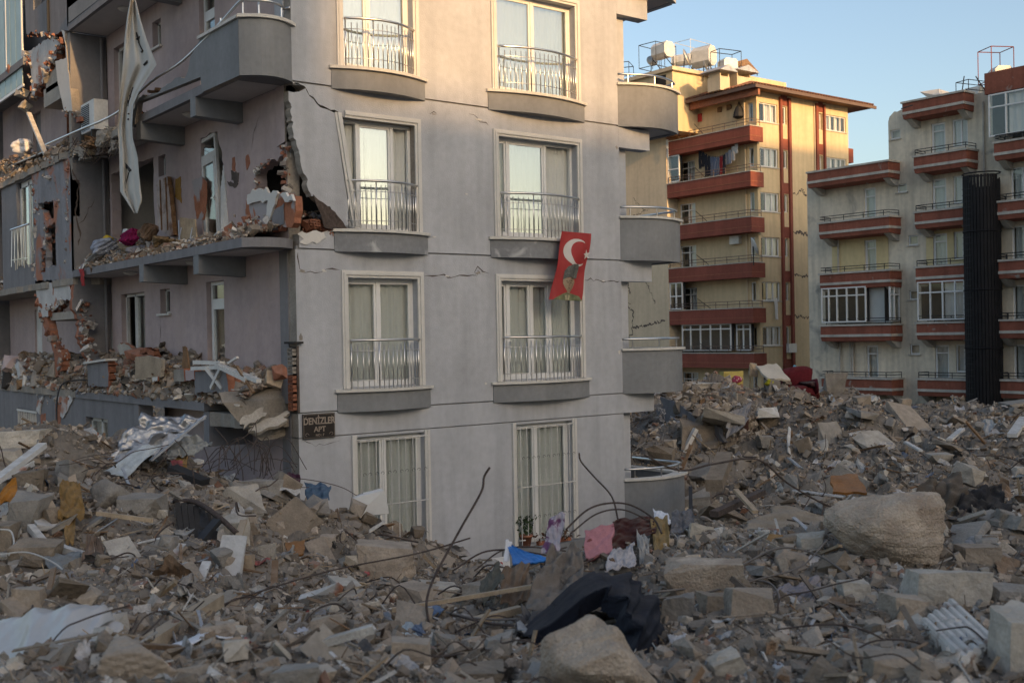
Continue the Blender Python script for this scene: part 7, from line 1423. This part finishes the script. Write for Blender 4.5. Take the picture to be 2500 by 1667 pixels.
sheet('metal_foil_sheet', 'crinkled silver foil scrap low on the left heap', [(250, 1395, 11.6), (330, 1330, 12.2), (370, 1320, 12.3), (320, 1400, 11.5)], M_alu, .3, 52, 'foil', 26, 22, 8)
sheet('red_cloth', 'dusty red cloth beside the burnt chair', [(380, 1140, 15.8), (430, 1160, 15.8), (440, 1195, 15.4), (385, 1185, 15.5)], fab('dustred', (.22, .06, .055)), .15, 53)
sheet('red_cloth', 'small red rag under the tarpaulin', [(392, 1055, 17.5), (420, 1060, 17.5), (418, 1090, 17.3), (400, 1088, 17.3)], fab('dustred2', (.25, .05, .06)), .12, 54, nu=12, nv=12)
sheet('maroon_cloth', 'purple rag on top of the heap by the facade corner', [(660, 1085, 19.2), (690, 1090, 19.2), (690, 1125, 19.0), (660, 1118, 19.0)], fab('purple', (.06, .02, .045)), .2, 55, nu=14, nv=12)
sheet('blue_bag', 'blue and pale plastic bag at the facade corner', [(700, 1110, 19.3), (760, 1112, 19.3), (755, 1150, 19.0), (705, 1150, 19.0)], fab('bluebag', (.07, .12, .19), dust=.2), .25, 56, nu=14, nv=14)
sheet('net_bag', 'dark net bag of rags low on the left heap', [(510, 1355, 11.5), (565, 1340, 11.6), (570, 1410, 11.1), (515, 1420, 11.0)], fab('netbag', (.075, .07, .085)), .3, 57, k=8)
sheet('red_tape', 'red white barrier tape scrap in the middle heap', [(835, 1275, 15.5), (845, 1270, 15.5), (850, 1320, 15.2), (838, 1322, 15.2)], fab('tape', (.42, .12, .12), dust=.1), .06, 58, 'tape', 8, 12)
sheet('pink_scrap', 'pink cloth in the near rubble left of the rebar', [(555, 1430, 9.4), (600, 1430, 9.4), (598, 1460, 9.2), (560, 1455, 9.2)], fab('pinkcl', (.30, .10, .14)), .12, 59, nu=14, nv=12)
sheet('white_strip', 'long white bent strip across the bottom left rubble', [(370, 1492, 7.0), (480, 1445, 7.3), (485, 1460, 7.1), (380, 1505, 6.8)], M_plastic_w, .03, 60, 'strip', 20, 6, 3)
sheet('white_strip', 'right half of the bent white strip', [(478, 1446, 7.3), (620, 1472, 7.3), (640, 1490, 7.0), (500, 1466, 7.05)], M_plastic_w, .05, 61, 'strip', 20, 6, 3)
sheet('white_cloth', 'crumpled pale blue-white cloth at the end of the bent strip', [(620, 1455, 7.4), (700, 1440, 7.6), (720, 1490, 7.1), (640, 1500, 7.0)], fab('palecl', (.45, .45, .49), dust=.2), .2, 62, k=6)
sheet('brown_cardboard', 'brown cardboard flap at the bottom left', [(470, 1545, 5.8), (620, 1520, 6.1), (640, 1580, 5.6), (480, 1590, 5.5)], fab('card', (.22, .14, .09)), .08, 63, 'cardboard', k=3, th=.012)
sheet('red_box', 'torn white and red carton at the bottom left', [(450, 1525, 6.2), (535, 1490, 6.5), (530, 1540, 6.1), (480, 1545, 6.0)], fab('carton', (.46, .42, .42), blotch=((.32, .03, .03), 5, .55, .58)), .05, 64, 'carton', k=3, th=.01)
sheet('dark_rags', 'dark striped rags at the bottom edge, left of the middle', [(700, 1500, 6.5), (850, 1480, 6.8), (900, 1570, 5.9), (700, 1590, 5.6)], fab('darkrag', (.06, .055, .055)), .3, 65, k=7)

# ribbed white panel
RP = empty('ribbed_panel', at(2200, 1510, 6.8), label='rusty white ribbed panel lying at the lower right', cat='panel')
A_, B_, C_, D2 = [at(*p) for p in ((2190, 1378, gd(2190, 1410)-.1), (2285, 1468, gd(2285, 1480)-.2), (2210, 1522, gd(2210, 1530)-.35), (2118, 1432, gd(2118, 1450)-.3))]; nn = nrm(np.cross(B_-A_, D2-A_)); nn = nn if nn[2] > 0 else -nn
M_rib = mat('enamel_rusty', (.56, .53, .49), rough=.5, var=.12, scale=4, bump=.2, blotch=((.17, .085, .045), 3, .56, .66), dust=.3)
m = MB(); V = np.array([A_, B_, C_, D2]); m.add(np.concatenate([V, V-nn*.12]), [(0, 1, 2, 3), (7, 6, 5, 4), (0, 4, 5, 1), (1, 5, 6, 2), (2, 6, 7, 3), (3, 7, 4, 0)]); build('panel_body', m, M_rib, RP)
for k in range(6): t = .08+.165*k; m = MB(); m.tube([A_*(1-t)+D2*t+nn*.004, B_*(1-t)+C_*t+nn*.004], .022, 6); build('rib', m, M_rib, RP)
# grey pipe, posts, profiles, planks
def stick(name, label, a, b, w, h, mt, cat, seed=0):
    m = MB(); m.bar(at(*a), at(*b), w, h); return build(name, m, mt, label=label, cat=cat)
m = MB(); m.tube([at(1768, 1472, 7.0), at(1870, 1428, 7.4), at(1962, 1390, 7.9)], .032, 10); build('grey_pipe', m, mat('pipe_grey', (.075, .08, .085), rough=.5, var=.15, bump=0, dust=.3), label='dark grey plastic pipe lying in the right rubble', cat='pipe', smooth=True)
for nm_, lb, a, b, w, h, mt, ct in (
 ('wooden_post', 'thick pale wooden post sticking out of the lower left rubble', (325, 1490, 6.9), (500, 1378, 8.6), .10, .09, M_woodl, 'post'),
 ('window_profile', 'long white plastic profile at the upper left edge', (-10, 1105, 14.3), (98, 1022, 15.6), .12, .07, M_pvcd, 'profile'),
 ('window_profile', 'long whitish beam at the lower left edge', (-20, 1400, 11.0), (105, 1315, 12.2), .14, .09, M_woodl, 'beam'),
 ('window_profile', 'silver aluminium profile slanting in the lower left heap', (498, 1320, 12.0), (640, 1435, 10.6), .07, .04, M_tin, 'profile'),
 ('window_profile', 'short white profile standing below the burnt chair', (475, 1290, 12.6), (445, 1370, 11.9), .10, .03, M_pvcd, 'profile'),
 ('window_profile', 'long thin pale lath on the left heap', (222, 1178, 14.0), (350, 1195, 13.9), .05, .05, M_woodl, 'lath'),
 ('wooden_beam', 'white weathered timber with dark ends on the left heap', (128, 1255, 13.2), (190, 1275, 13.0), .09, .08, M_pvcd, 'timber'),
 ('wooden_beam', 'short black tipped post on the wood-marked block', (70, 1210, 13.6), (112, 1260, 13.1), .08, .08, M_pvcd, 'post'),
 ('wooden_beam', 'white scuffed stick beside the brown cloth strips', (258, 1330, 12.2), (280, 1395, 11.6), .08, .07, M_pvcd, 'stick'),
 ('wooden_beam', 'pale plank leaning against the burnt chair', (560, 1195, 14.6), (530, 1290, 13.4), .09, .03, M_woodl, 'plank'),
 ('wooden_beam', 'upright brown stick in the lower left heap', (632, 1290, 12.6), (628, 1365, 12.0), .07, .05, M_wood, 'stick'),
 ('wooden_beam', 'upright brown stick below the burnt chair', (505, 1240, 13.6), (503, 1300, 13.0), .07, .05, M_wood, 'stick'),
 ('wooden_beam', 'brown wooden block beside the pink foam, right crest', (1752, 1300, 9.2), (1785, 1238, 9.5), .12, .1, mat('wood_orange', (.26, .14, .045), var=.25, scale=6, bump=.3, dust=.2), 'block'),
 ('wooden_beam', 'short brown stick beside the whitish stone', (1815, 1222, 9.8), (1845, 1258, 9.5), .05, .03, M_wood, 'stick'),
 ('wooden_board', 'broken brown board right of the brown wood block', (1850, 1318, 8.8), (1920, 1345, 8.6), .14, .05, M_brick, 'board'),
 ('wooden_beam', 'tan slat standing beside the tan lump', (1995, 1430, 7.6), (2003, 1370, 7.9), .06, .03, M_woodl, 'slat'),
 ('wooden_beam', 'rounded pale stick on the near crest', (1090, 1425, 8.2), (1195, 1398, 8.5), .06, .05, M_woodl, 'stick'),
 ('wooden_beam', 'grey branch-like stick pointing at the grey-brown cloth', (900, 1400, 8.6), (1230, 1345, 8.8), .03, .03, M_woodl, 'stick'),
 ('white_post', 'white post standing on the far crest', (1983, 942, 44), (2007, 913, 44.5), .3, .2, M_pvcd, 'post'),
 ('white_post', 'white beam slanting on the far slope', (1775, 945, 38), (1825, 975, 36), .22, .12, M_pvcd, 'beam'),
 ('white_post', 'pale beam low on the far right slope', (2325, 1000, 30), (2352, 960, 32), .25, .1, M_pvcd, 'beam'),
 ('white_post', 'thin white lath on the far right slope', (2180, 1010, 30), (2210, 985, 31), .15, .06, M_pvcd, 'lath'),
 ('white_post', 'short white lath in the middle of the far slope', (2080, 1015, 29), (2115, 1035, 28), .1, .05, M_pvcd, 'lath'),
 ('wooden_beam', 'grey trunk-like beam slanting on the near far slope', (1640, 1115, 23), (1665, 1050, 25), .35, .25, M_rc[3], 'beam'),
 ('wooden_beam', 'dark timber lying behind the torn board', (1640, 1180, 15), (1750, 1130, 17), .12, .08, M_rebar, 'timber'),
 ('wooden_beam', 'pale stick crossing the dark timber', (1690, 1125, 16), (1735, 1175, 15), .07, .04, M_woodl, 'stick'),
 ('iron_post', 'black iron post beside the lowest curved balcony', (1587, 1190, 15), (1586, 1120, 15.5), .05, .05, M_iron, 'post')):
    stick(nm_, lb, a, b, w, h, mt, ct)
sheet('cabinet_board', 'orange-brown broken cabinet panel behind the huge boulder', [(1905, 1098, 12.5), (1965, 1092, 12.6), (1992, 1135, 12.2), (1915, 1135, 12.2)], mat('veneer_orange', (.24, .105, .03), rough=.5, var=.25, scale=5, bump=.2, dust=.2), .04, 71, 'panel', 8, 8, 3, th=.03, smooth=False)
sheet('cabinet_board', 'small brown broken board on the left heap', [(655, 1250, 14.5), (700, 1245, 14.6), (698, 1275, 14.3), (660, 1285, 14.2)], MATS['veneer_orange'], .03, 72, 'board', 8, 8, 3, th=.03, smooth=False)
# burnt chair / black crate
BC = empty('burnt_chair', at(470, 1300, 14.0), label='burnt black folded chair frame with ribs on the left heap', cat='chair')
V, F = sheet_geo([at(405, 1152, 15.2), at(470, 1160, 15.1), at(500, 1290, 13.9), at(425, 1285, 14.0)], 16, 16, .08, 5, .02, 4); m = MB(); m.add(V, F); build('seat_shell', m, M_iron, BC)
m = MB(); m.tube(spline([at(400, 1150, 15.2), at(450, 1153, 15.0), at(500, 1185, 14.5), at(545, 1225, 14.2)], 6), .035, 6); build('back_rim', m, M_rebar, BC, smooth=True)
for k in range(7): t = k/6; m = MB(); m.bar(at(408+85*t, 1155+32*t*t, 15.0), at(425+75*t, 1290-10*t, 14.0), .07, .03); build('rib', m, M_black, BC)
m = MB(); m.bar(at(500, 1195, 14.4), at(432, 1275, 13.9), .12, .06); build('leg', m, M_iron, BC)
# white appliance and fence
AP = empty('appliance_box', at(848, 1180, 18.4), label='dented white appliance box on the heap before the barred window', cat='appliance')
V, F = chunk_geo((.62, .4, .45), 7, 'block', 3, .012); m = MB(); m.add(V @ (FR @ roteul(.1, -.25, .2)).T+at(850, 1158, 18.3), F); build('casing', m, M_pvc, AP)
V, F = sheet_geo([at(815, 1140, 18.3), at(835, 1130, 18.3), at(836, 1160, 18.2), at(818, 1165, 18.2)], 10, 10, .08, 3, .005); m = MB(); m.add(V, F); build('torn_side', m, M_alu, AP)
FN = empty('fence', at(1100, 1350, 15.5), label='black metal fence with a white sign in the valley', cat='fence')
m = MB(); a, b = at(1035, 1318, 15.6), at(1150, 1290, 15.8); m.tube([a, b], .03, 6); build('top_rail', m, M_iron, FN); m = MB(); m.tube([a-[0, 0, .6], b-[0, 0, .6]], .03, 6); build('bottom_rail', m, M_iron, FN)
for k in range(9): p = a+(b-a)*(k/8); m = MB(); m.tube([p, p-[0, 0, .85]], .022, 5); build('bar', m, M_iron, FN)
FS = empty('fence_sign', at(1140, 1330, 15.4), label='white sign with red lettering hung on the black fence', cat='sign')
sc_ = at(1132, 1318, 15.5); ex = nrm((b-a)*[1, 1, 0]); m = MB(); q = [sc_+ex*u+UP*v for u, v in ((-.16, .2), (.25, .24), (.25, -.22), (-.16, -.24))]; nb_ = np.cross(ex, UP)
if nb_ @ FWD > 0: nb_ = -nb_
V = np.array(q); m.add(np.concatenate([V, V-nb_*.01]), [(0, 1, 2, 3), (7, 6, 5, 4), (0, 4, 5, 1), (1, 5, 6, 2), (2, 6, 7, 3), (3, 7, 4, 0)]); build('board', m, M_pvc, FS)
M_lr = mat('letter_red', (.42, .02, .02), var=.1, bump=0)
for k, s_ in enumerate(('Den', 'Apt', 'Ot')):
    cu = bpy.data.curves.new('lettering', 'FONT'); cu.body = s_; cu.size = .15 if k < 2 else .11; cu.align_x = 'LEFT'; cu.extrude = .002; cu.offset = .004; tmp = bpy.data.objects.new('tmp', cu); sc.collection.objects.link(tmp); bpy.context.view_layer.update()
    me = bpy.data.meshes.new_from_object(tmp.evaluated_get(bpy.context.evaluated_depsgraph_get())); bpy.data.objects.remove(tmp); pos = sc_+ex*(-.11+.0*k)+UP*(.09-.13*k)+nb_*.006
    me.transform(Matrix(((ex[0], 0, nb_[0], pos[0]), (ex[1], 0, nb_[1], pos[1]), (ex[2], 1, nb_[2], pos[2]), (0, 0, 0, 1)))); me.materials.clear(); me.materials.append(M_lr); link('lettering', me, FS)
m = MB(); m.bar(at(395, 1075, 17.2), at(470, 1108, 17.0), .25, .1); GT = build('iron_gate', m, M_iron, label='black iron gate panel lying below the tarpaulin', cat='gate')
# far crest things
SO = empty('sofa', at(1835, 905, 46), label='dark red sofa on the far rubble crest', cat='sofa'); M_so = fab('sofa', (.085, .008, .014), .0, dust=.1); c_ = at(1835, 890, 46); RS = FR @ roteul(0, .06, .15)
for nm_, o_, s_ in (('backrest', (-.05, .35, .35), (1.3, .3, .85)), ('seat', (.0, -.1, -.1), (1.35, .8, .35)), ('armrest', (.62, -.05, .05), (.25, .85, .55)), ('armrest', (-.62, -.05, .05), (.22, .85, .5)), ('seat_cushion', (.35, -.15, .15), (.6, .7, .22))):
    V, F = chunk_geo(s_, 3, 'block', 3, .005, .25); m = MB(); m.add(V @ RS.T+c_+RS @ np.array(o_), F); build(nm_, m, M_so if nm_ != 'seat_cushion' else fab('sofadark', (.03, .01, .012)), SO, smooth=True)
sheet('door_panel', 'pale door panel lying tilted on the far crest', [(1737, 845, 46), (1783, 838, 46.5), (1814, 876, 45.5), (1760, 872, 45)], mat('panel_cream', (.48, .44, .37), rough=.6, var=.1, scale=1, bump=.05), .02, 81, 'door', 6, 6, 3, th=.08, smooth=False)
lump('yellow_block', 'yellow painted wall block on the far crest', 1655, 852, 1706, 884, 5, 'block', mat('paint_yellow', (.42, .33, .10), var=.15, bump=.2), depth=46, rough=.01, cat='wall block')
lump('pink_bag', 'pink dotted bag on the far crest', 1680, 862, 1706, 880, 6, 'rock', fab('dots', (.36, .06, .11), blotch=((.6, .5, .5), 6, .6, .62), dust=.1), .6, depth=45.6, cat='bag')
lump('cyan_cushion', 'light blue cushion standing on the far crest', 1818, 838, 1835, 862, 7, 'slab', fab('cyan', (.15, .38, .48), dust=.05), .5, depth=46.5, cat='cushion')
lump('yellow_cloth', 'yellow green cloth below the door panel', 1756, 871, 1777, 888, 8, 'rock', fab('lime', (.38, .36, .03), dust=.1), .3, depth=45, rough=.1, cat='cloth')
lump('curved_stump', 'curled orange brick stump above the door panel', 1720, 832, 1742, 866, 9, 'rock', M_woodl, depth=46.4, cat='brick stump')
lump('dark_cupboard', 'dark broken cupboard on the far slope', 1665, 955, 1720, 990, 12, 'block', fab('cupb', (.07, .035, .03)), depth=33, cat='cupboard')
lump('white_box', 'white open box on the far slope', 1735, 935, 1790, 958, 14, 'slab', M_pvcd, depth=35, cat='box')
# collapsed floor slab with hanging plastic
CS = empty('collapsed_slab', at(1600, 985, 33), label='collapsed grey floor slab tilting down the far heap', cat='slab')
A_, B_, C_, D2 = at(1528, 914, 36), at(1665, 992, 31.5), at(1730, 962, 35), at(1585, 892, 40); nn = nrm(np.cross(B_-A_, D2-A_)); nn = nn if nn[2] > 0 else -nn
A2, B2, C2, D3_ = A_, B_, C_, D2
V, F = sheet_geo([A_, B_, C_, D2], 40, 26, .5, 4, .42, 9, .03); m = MB(); m.add(V, F); build('slab', m, M_rc[3], CS)
V, F = sheet_geo([A_+nn*.05+RIGHT*.0-F3*.05, B_+nn*.05-F3*.05, B_-nn*.62-F3*.05, A_-nn*.62-F3*.05], 16, 6, .05, 4, .12, 4, .06); m = MB(); m.add(V, F); build('slab_edge', m, M_side, CS)
for k, (c4, lb) in enumerate((([(1540, 955, 34), (1600, 985, 32), (1608, 1040, 31.6), (1560, 1010, 33)], 'wide translucent plastic curtain hanging from the collapsed slab'), ([(1590, 985, 31.8), (1612, 1000, 31.4), (1612, 1052, 31.2), (1578, 1045, 31.6)], 'lower plastic curtain fold under the collapsed slab'), ([(1512, 935, 34.5), (1528, 940, 34.3), (1525, 972, 34.2), (1512, 962, 34.4)], 'short white curtain at the upper slab end'))):
    sheet('plastic_curtain', lb, c4, fab('pcurt', (.40, .40, .42), .3, dust=.1), .35, 90+k, 'curtain', 30, 14, 9)
for a, b in (((1598, 985, 31.5), (1570, 1040, 31.3)), ((1552, 968, 33.2), (1535, 985, 33.2))): stick('white_pipe', 'white pipe in the plastic curtain' if a[0] > 1580 else 'short white pipe under the slab end', a, b, .12, .12, M_pvcd, 'pipe')
sheet('blanket', 'grey blanket draped over the collapsed slab end', [(1672, 945, 32), (1720, 930, 34), (1715, 975, 31), (1665, 1010, 30)], fab('blanket', (.27, .25, .24)), .5, 95, 'blanket', k=6)
# ---- rebar, cables
def rod(name, label, pts, r, mt=None, cat='rebar', grp=None):
    m = MB(); m.tube(spline([at(*p) for p in pts], 7), r*.68, 6); return build(name, m, mt or M_rebar, label=label, cat=cat, smooth=True, group=grp)
M_cable = mat('cable_grey', (.14, .125, .115), rough=.7, var=.2, bump=0, dust=.2); M_wcable = mat('cable_white', (.46, .45, .43), rough=.6, var=.1, bump=0)
rod('rebar', 'tall bent rebar rising before the grey facade', [(985, 1430, 8.2), (980, 1380, 8.3), (1000, 1320, 8.5), (1060, 1210, 8.8), (1105, 1130, 9.0), (1112, 1095, 9.1), (1125, 1073, 9.1)], .014)
rod('rebar', 'dark hooked rebar rising right of the tall one', [(1420, 1195, 9.6), (1405, 1140, 9.8), (1365, 1095, 10), (1335, 1060, 10.1), (1330, 1040, 10.1)], .012)
rod('cable', 'long grey rod arching over the right rubble to the collapsed slab', [(1480, 1045, 8.5), (1560, 1080, 8.6), (1640, 1065, 8.8), (1740, 1055, 9.0), (1810, 1110, 9.2), (1900, 1160, 9.4), (1980, 1180, 9.6)], .012, M_rebar, 'rod')
rod('rebar', 'rebar arc from the rags to the right facade edge', [(1300, 1215, 9.4), (1350, 1170, 9.6), (1400, 1155, 9.7), (1450, 1160, 9.7), (1500, 1190, 9.6), (1520, 1225, 9.5)], .012)
rod('rebar', 'second rebar arc just below the first one', [(1310, 1225, 9.4), (1370, 1180, 9.6), (1430, 1170, 9.6), (1490, 1195, 9.5)], .010)
rod('rebar', 'rebar lying left of the blue plastic', [(1040, 1310, 9.2), (1120, 1265, 9.4), (1230, 1270, 9.4), (1350, 1300, 9.3)], .011)
rod('rebar', 'thin rebar crossing the fence rail', [(1090, 1310, 9.3), (1150, 1265, 9.5), (1210, 1255, 9.5), (1300, 1265, 9.4)], .009)
rod('rebar', 'long straight rebar over the lower left heap', [(440, 1420, 8.6), (560, 1370, 8.9), (760, 1310, 9.4), (960, 1270, 9.8), (1080, 1235, 10)], .010)
rod('rebar', 'dark rod lying before the bottom boulder', [(1040, 1410, 8.2), (1120, 1430, 7.8), (1230, 1440, 7.6), (1330, 1450, 7.4)], .013)
rod('cable', 'grey rod curving from the silvery bag to the right', [(1025, 1405, 8.2), (1100, 1420, 8.0), (1200, 1420, 7.9), (1330, 1400, 8.0)], .012, M_cable, 'rod')
rod('cable', 'long cable loop sweeping over the right rubble', [(1500, 1360, 8.0), (1600, 1345, 8.1), (1700, 1300, 8.4), (1790, 1258, 8.7), (1880, 1275, 8.7), (1960, 1330, 8.3), (2015, 1380, 8.0)], .013, M_cable, 'cable')
rod('cable', 'second cable loop just below the long one', [(1500, 1375, 7.9), (1620, 1360, 8.0), (1740, 1330, 8.2), (1840, 1300, 8.4), (1900, 1240, 8.8)], .010, M_cable, 'cable')
rod('cable', 'cable curling in front of the round chunk', [(1520, 1440, 7.2), (1640, 1450, 7.2), (1740, 1435, 7.4), (1790, 1390, 7.7), (1770, 1340, 8.1), (1700, 1330, 8.3)], .012, M_cable, 'cable')
rod('cable', 'lower cable at the bottom of the right rubble', [(1500, 1410, 7.4), (1560, 1435, 7.2), (1680, 1455, 7.1), (1800, 1500, 6.7), (1820, 1560, 6.2)], .010, M_cable, 'cable')
rod('cable', 'thin cable ring above the pipe', [(1960, 1390, 7.9), (2010, 1395, 7.8), (2020, 1360, 8.0), (1980, 1340, 8.2), (1950, 1365, 8.1)], .008, M_cable, 'cable')
rod('rebar', 'rebar stub on the huge boulder, upper one', [(1925, 1160, 9.35), (1990, 1170, 9.25), (2020, 1182, 9.2)], .008)
rod('rebar', 'rebar stub on the huge boulder, lower one', [(2020, 1185, 9.2), (1960, 1200, 9.15), (1900, 1225, 9.1)], .008)
rod('rebar', 'black rebar stub on the pale flat chunk', [(2142, 1325, 8.6), (2143, 1345, 8.4)], .014)
rod('cable', 'cable arch at the right edge under the dark clothes', [(2140, 1345, 8.6), (2190, 1310, 8.9), (2240, 1315, 8.8), (2260, 1350, 8.5)], .010, M_cable, 'cable')
rod('cable', 'white cable curling over the left heap', [(-10, 1275, 12.4), (60, 1268, 12.4), (120, 1290, 12.2), (170, 1325, 11.9), (240, 1340, 11.7), (270, 1375, 11.3), (285, 1440, 10.6)], .014, M_wcable, 'cable')
rod('cable', 'second white cable at the left edge', [(0, 1215, 13.0), (25, 1220, 13.0), (32, 1250, 12.8), (20, 1275, 12.6)], .016, M_wcable, 'cable')
rod('cable', 'thin white cable bundle low on the left', [(180, 1360, 11.4), (225, 1390, 11.0), (245, 1430, 10.6), (255, 1455, 10.3)], .009, M_wcable, 'cable')
rod('cable', 'black cable hanging from the torn bay to the heap', [(200, 872, 27), (150, 878, 27), (132, 910, 26.6), (132, 990, 26), (150, 1080, 25)], .03, M_iron, 'cable')
rod('rebar', 'dark stalk rising from the white plastic sheeting', [(90, 1560, 6.3), (85, 1500, 6.5), (70, 1430, 6.8), (75, 1390, 7.0)], .010)
g = np.random.default_rng(15)
for k in range(34):                                   # tangle of rebar on the left heap crest
    x = g.uniform(20, 690); y = np.interp(x, [0, 250, 480, 690], [1060, 1080, 1090, 1110])+g.uniform(-25, 60); d0 = np.interp(x, [0, 690], [15.2, 18.6])+g.uniform(-1, .6); a = g.uniform(-.5, .5) if g.random() < .75 else g.uniform(.8, 2.2); L_ = g.uniform(60, 190)
    pts = [(x, y, d0)]
    for s_ in range(4): a += g.normal()*.35; x += L_/4*math.cos(a); y -= L_/4*math.sin(a); pts.append((x, y, d0+.1*s_))
    rod('rebar', 'thin bent rebar in the tangle on the left heap crest', pts, g.uniform(.007, .012), grp='rebar tangle on the left heap')
for k in range(16):
    x, y = g.uniform(450, 660), g.uniform(1075, 1110); d0 = g.uniform(18.2, 19.4); h_ = g.uniform(40, 110); w = g.normal()*60
    rod('rebar', 'curved rebar loop before the dark entrance', [(x, y, d0), (x+w*.3, y-h_*.7, d0), (x+w, y-h_*g.uniform(.6, 1.1), d0), (x+w*1.8, y-h_*.2, d0)], .010, grp='rebar loops before the entrance')
for k in range(22):
    x, y = g.uniform(1560, 2340), g.uniform(960, 1200); d0 = gd(x, y)-.1; a = g.uniform(.1, 2.6); L_ = g.uniform(25, 70)
    rod('rebar', 'thin rod sticking out of the far slope', [(x, y, d0), (x+L_*.5*math.cos(a), y-L_*.5*math.sin(a), d0), (x+L_*math.cos(a+.4), y-L_*math.sin(a+.4), d0+.2)], .012, grp='rods on the far slope')

bk = Bake(); g = np.random.default_rng(61); n = 1500; u, v = g.random(n), g.random(n); u_, v_ = u[:, None], v[:, None]
Pp = A2*(1-u_)*(1-v_)+B2*u_*(1-v_)+C2*u_*v_+D3_*(1-u_)*v_+np.array([0, 0, .08]); s_ = np.clip(.05*(1+g.pareto(2., n)), .05, .3)
bk.add(T_slab, Pp, s_[:, None]*g.uniform(.6, 1.2, (n, 3)), quat_mats(g, n), colours(g, n, .12), g); bk.add(T_rock, Pp[::2]+g.normal(size=Pp[::2].shape)*.1, s_[::2, None]*g.uniform(.5, 1., (len(s_[::2]), 3)), quat_mats(g, len(s_[::2])), colours(g, len(s_[::2]), .12), g)
bk.done('slab_rubble', M_vc, label='crumbled masonry covering the collapsed slab', cat='rubble', kind='stuff')

# ---- bigger tilted slabs, timbers and strips that stick out of the heaps
g = np.random.default_rng(303); SLB = []
for k in range(9):
    V, F = chunk_geo((1.2, .95, .2), 900+k, 'slab', 3, .02); SLB.append(mesh_np('concrete_slab', V, F, [M_rc[0], M_rc[2], M_rc[1], M_conc, M_rc[0], M_rc[3], M_bayw, M_rc[1], M_rc[2]][k]))
SN = ['grey', 'pale', 'tan', 'dark grey', 'grey', 'brown', 'plastered', 'tan', 'pale']
ZS = [((10, 480), (1090, 1400), 15), ((500, 980), (1130, 1390), 12), ((1560, 2350), (1000, 1250), 14), ((1560, 2340), (915, 1000), 8), ((300, 1150), (1400, 1520), 8), ((1560, 2340), (1330, 1500), 7)]
for (xa, xb), (ya, yb_), cnt in ZS:
    for k in range(cnt):
        x, y = g.uniform(xa, xb), g.uniform(ya, yb_); P, dep = gpoint(x, y)
        if dep > 55 or (9.0 < P[0] < 17.7 and P[1] > 18.0): continue
        s_ = min(g.uniform(50, 105)/ppm(dep), 1.7); j = int(g.integers(0, 9)); o = bpy.data.objects.new('concrete_slab', SLB[j]); sc.collection.objects.link(o)
        o.location = (P[0], P[1], float(height(P[0], P[1]))+.08*s_); o.scale = (s_*g.uniform(.8, 1.2), s_*g.uniform(.7, 1.1), s_*g.uniform(.7, 1.2)); o.rotation_euler = (g.normal()*.55, g.normal()*.55, g.uniform(0, 6.28))
        for r in range(5):
            lb = f"{'broad' if s_ > 75/ppm(dep) else 'narrow'} {SN[j]} tilted slab piece {where(x, y, r)}"
            if lb not in USED: break
        USED.add(lb); tag(o, lb, 'slab', 'tilted slab pieces in the rubble')
BM = {}
for k, mt in enumerate((M_wood, M_woodl, M_pvcd, M_tin, M_wood, M_rebar)):
    m = MB(); n = 6; t = np.linspace(-.5, .5, n); a = .02*np.sin(t*5+k); V = np.array([(tt, a[i]+sy*.05*(1+.2*math.sin(i*2+k)), sz*.022) for i, tt in enumerate(t) for sy, sz in ((-1, -1), (1, -1), (1, 1), (-1, 1))])
    V[:4, 0] += np.array([.0, .03, .02, -.03]); V[-4:, 0] += np.array([.04, -.02, .03, -.04])
    F = [(i*4+j, i*4+(j+1) % 4, (i+1)*4+(j+1) % 4, (i+1)*4+j) for i in range(n-1) for j in range(4)]+[(3, 2, 1, 0), (n*4-4, n*4-3, n*4-2, n*4-1)]; BM[k] = mesh_np('timber_strip', V, F, mt)
TN = ['brown timber', 'pale timber', 'white profile', 'grey metal strip', 'dark timber', 'rusty strip']
for (xa, xb), (ya, yb_), cnt in [((0, 480), (1060, 1420), 26), ((480, 1000), (1120, 1420), 18), ((1560, 2350), (960, 1240), 26), ((100, 1300), (1400, 1540), 12), ((1520, 2340), (1280, 1530), 12)]:
    for k in range(cnt):
        x, y = g.uniform(xa, xb), g.uniform(ya, yb_); P, dep = gpoint(x, y)
        if dep > 55 or (9.0 < P[0] < 17.7 and P[1] > 18.0): continue
        L_ = min(g.uniform(45, 120)/ppm(dep), 2.2); j = int(g.integers(0, 6)); o = bpy.data.objects.new('timber_strip', BM[j]); sc.collection.objects.link(o)
        o.location = (P[0], P[1], float(height(P[0], P[1]))+.10*L_); w_ = L_*g.uniform(.35, .9); o.scale = (L_, w_, w_); o.rotation_euler = (g.normal()*.5, -abs(g.normal())*.45, g.uniform(0, 6.28))
        for r in range(5):
            lb = f"{'long' if L_ > 80/ppm(dep) else 'short'} {TN[j]} sticking out {where(x, y, r)}"
            if lb not in USED: break
        USED.add(lb); tag(o, lb, 'timber' if 'timber' in TN[j] else 'strip', 'timbers and strips in the rubble')
for o in sc.objects:
    if o.parent is None and o.get('category') and not o.get('kind'): o['kind'] = 'thing'
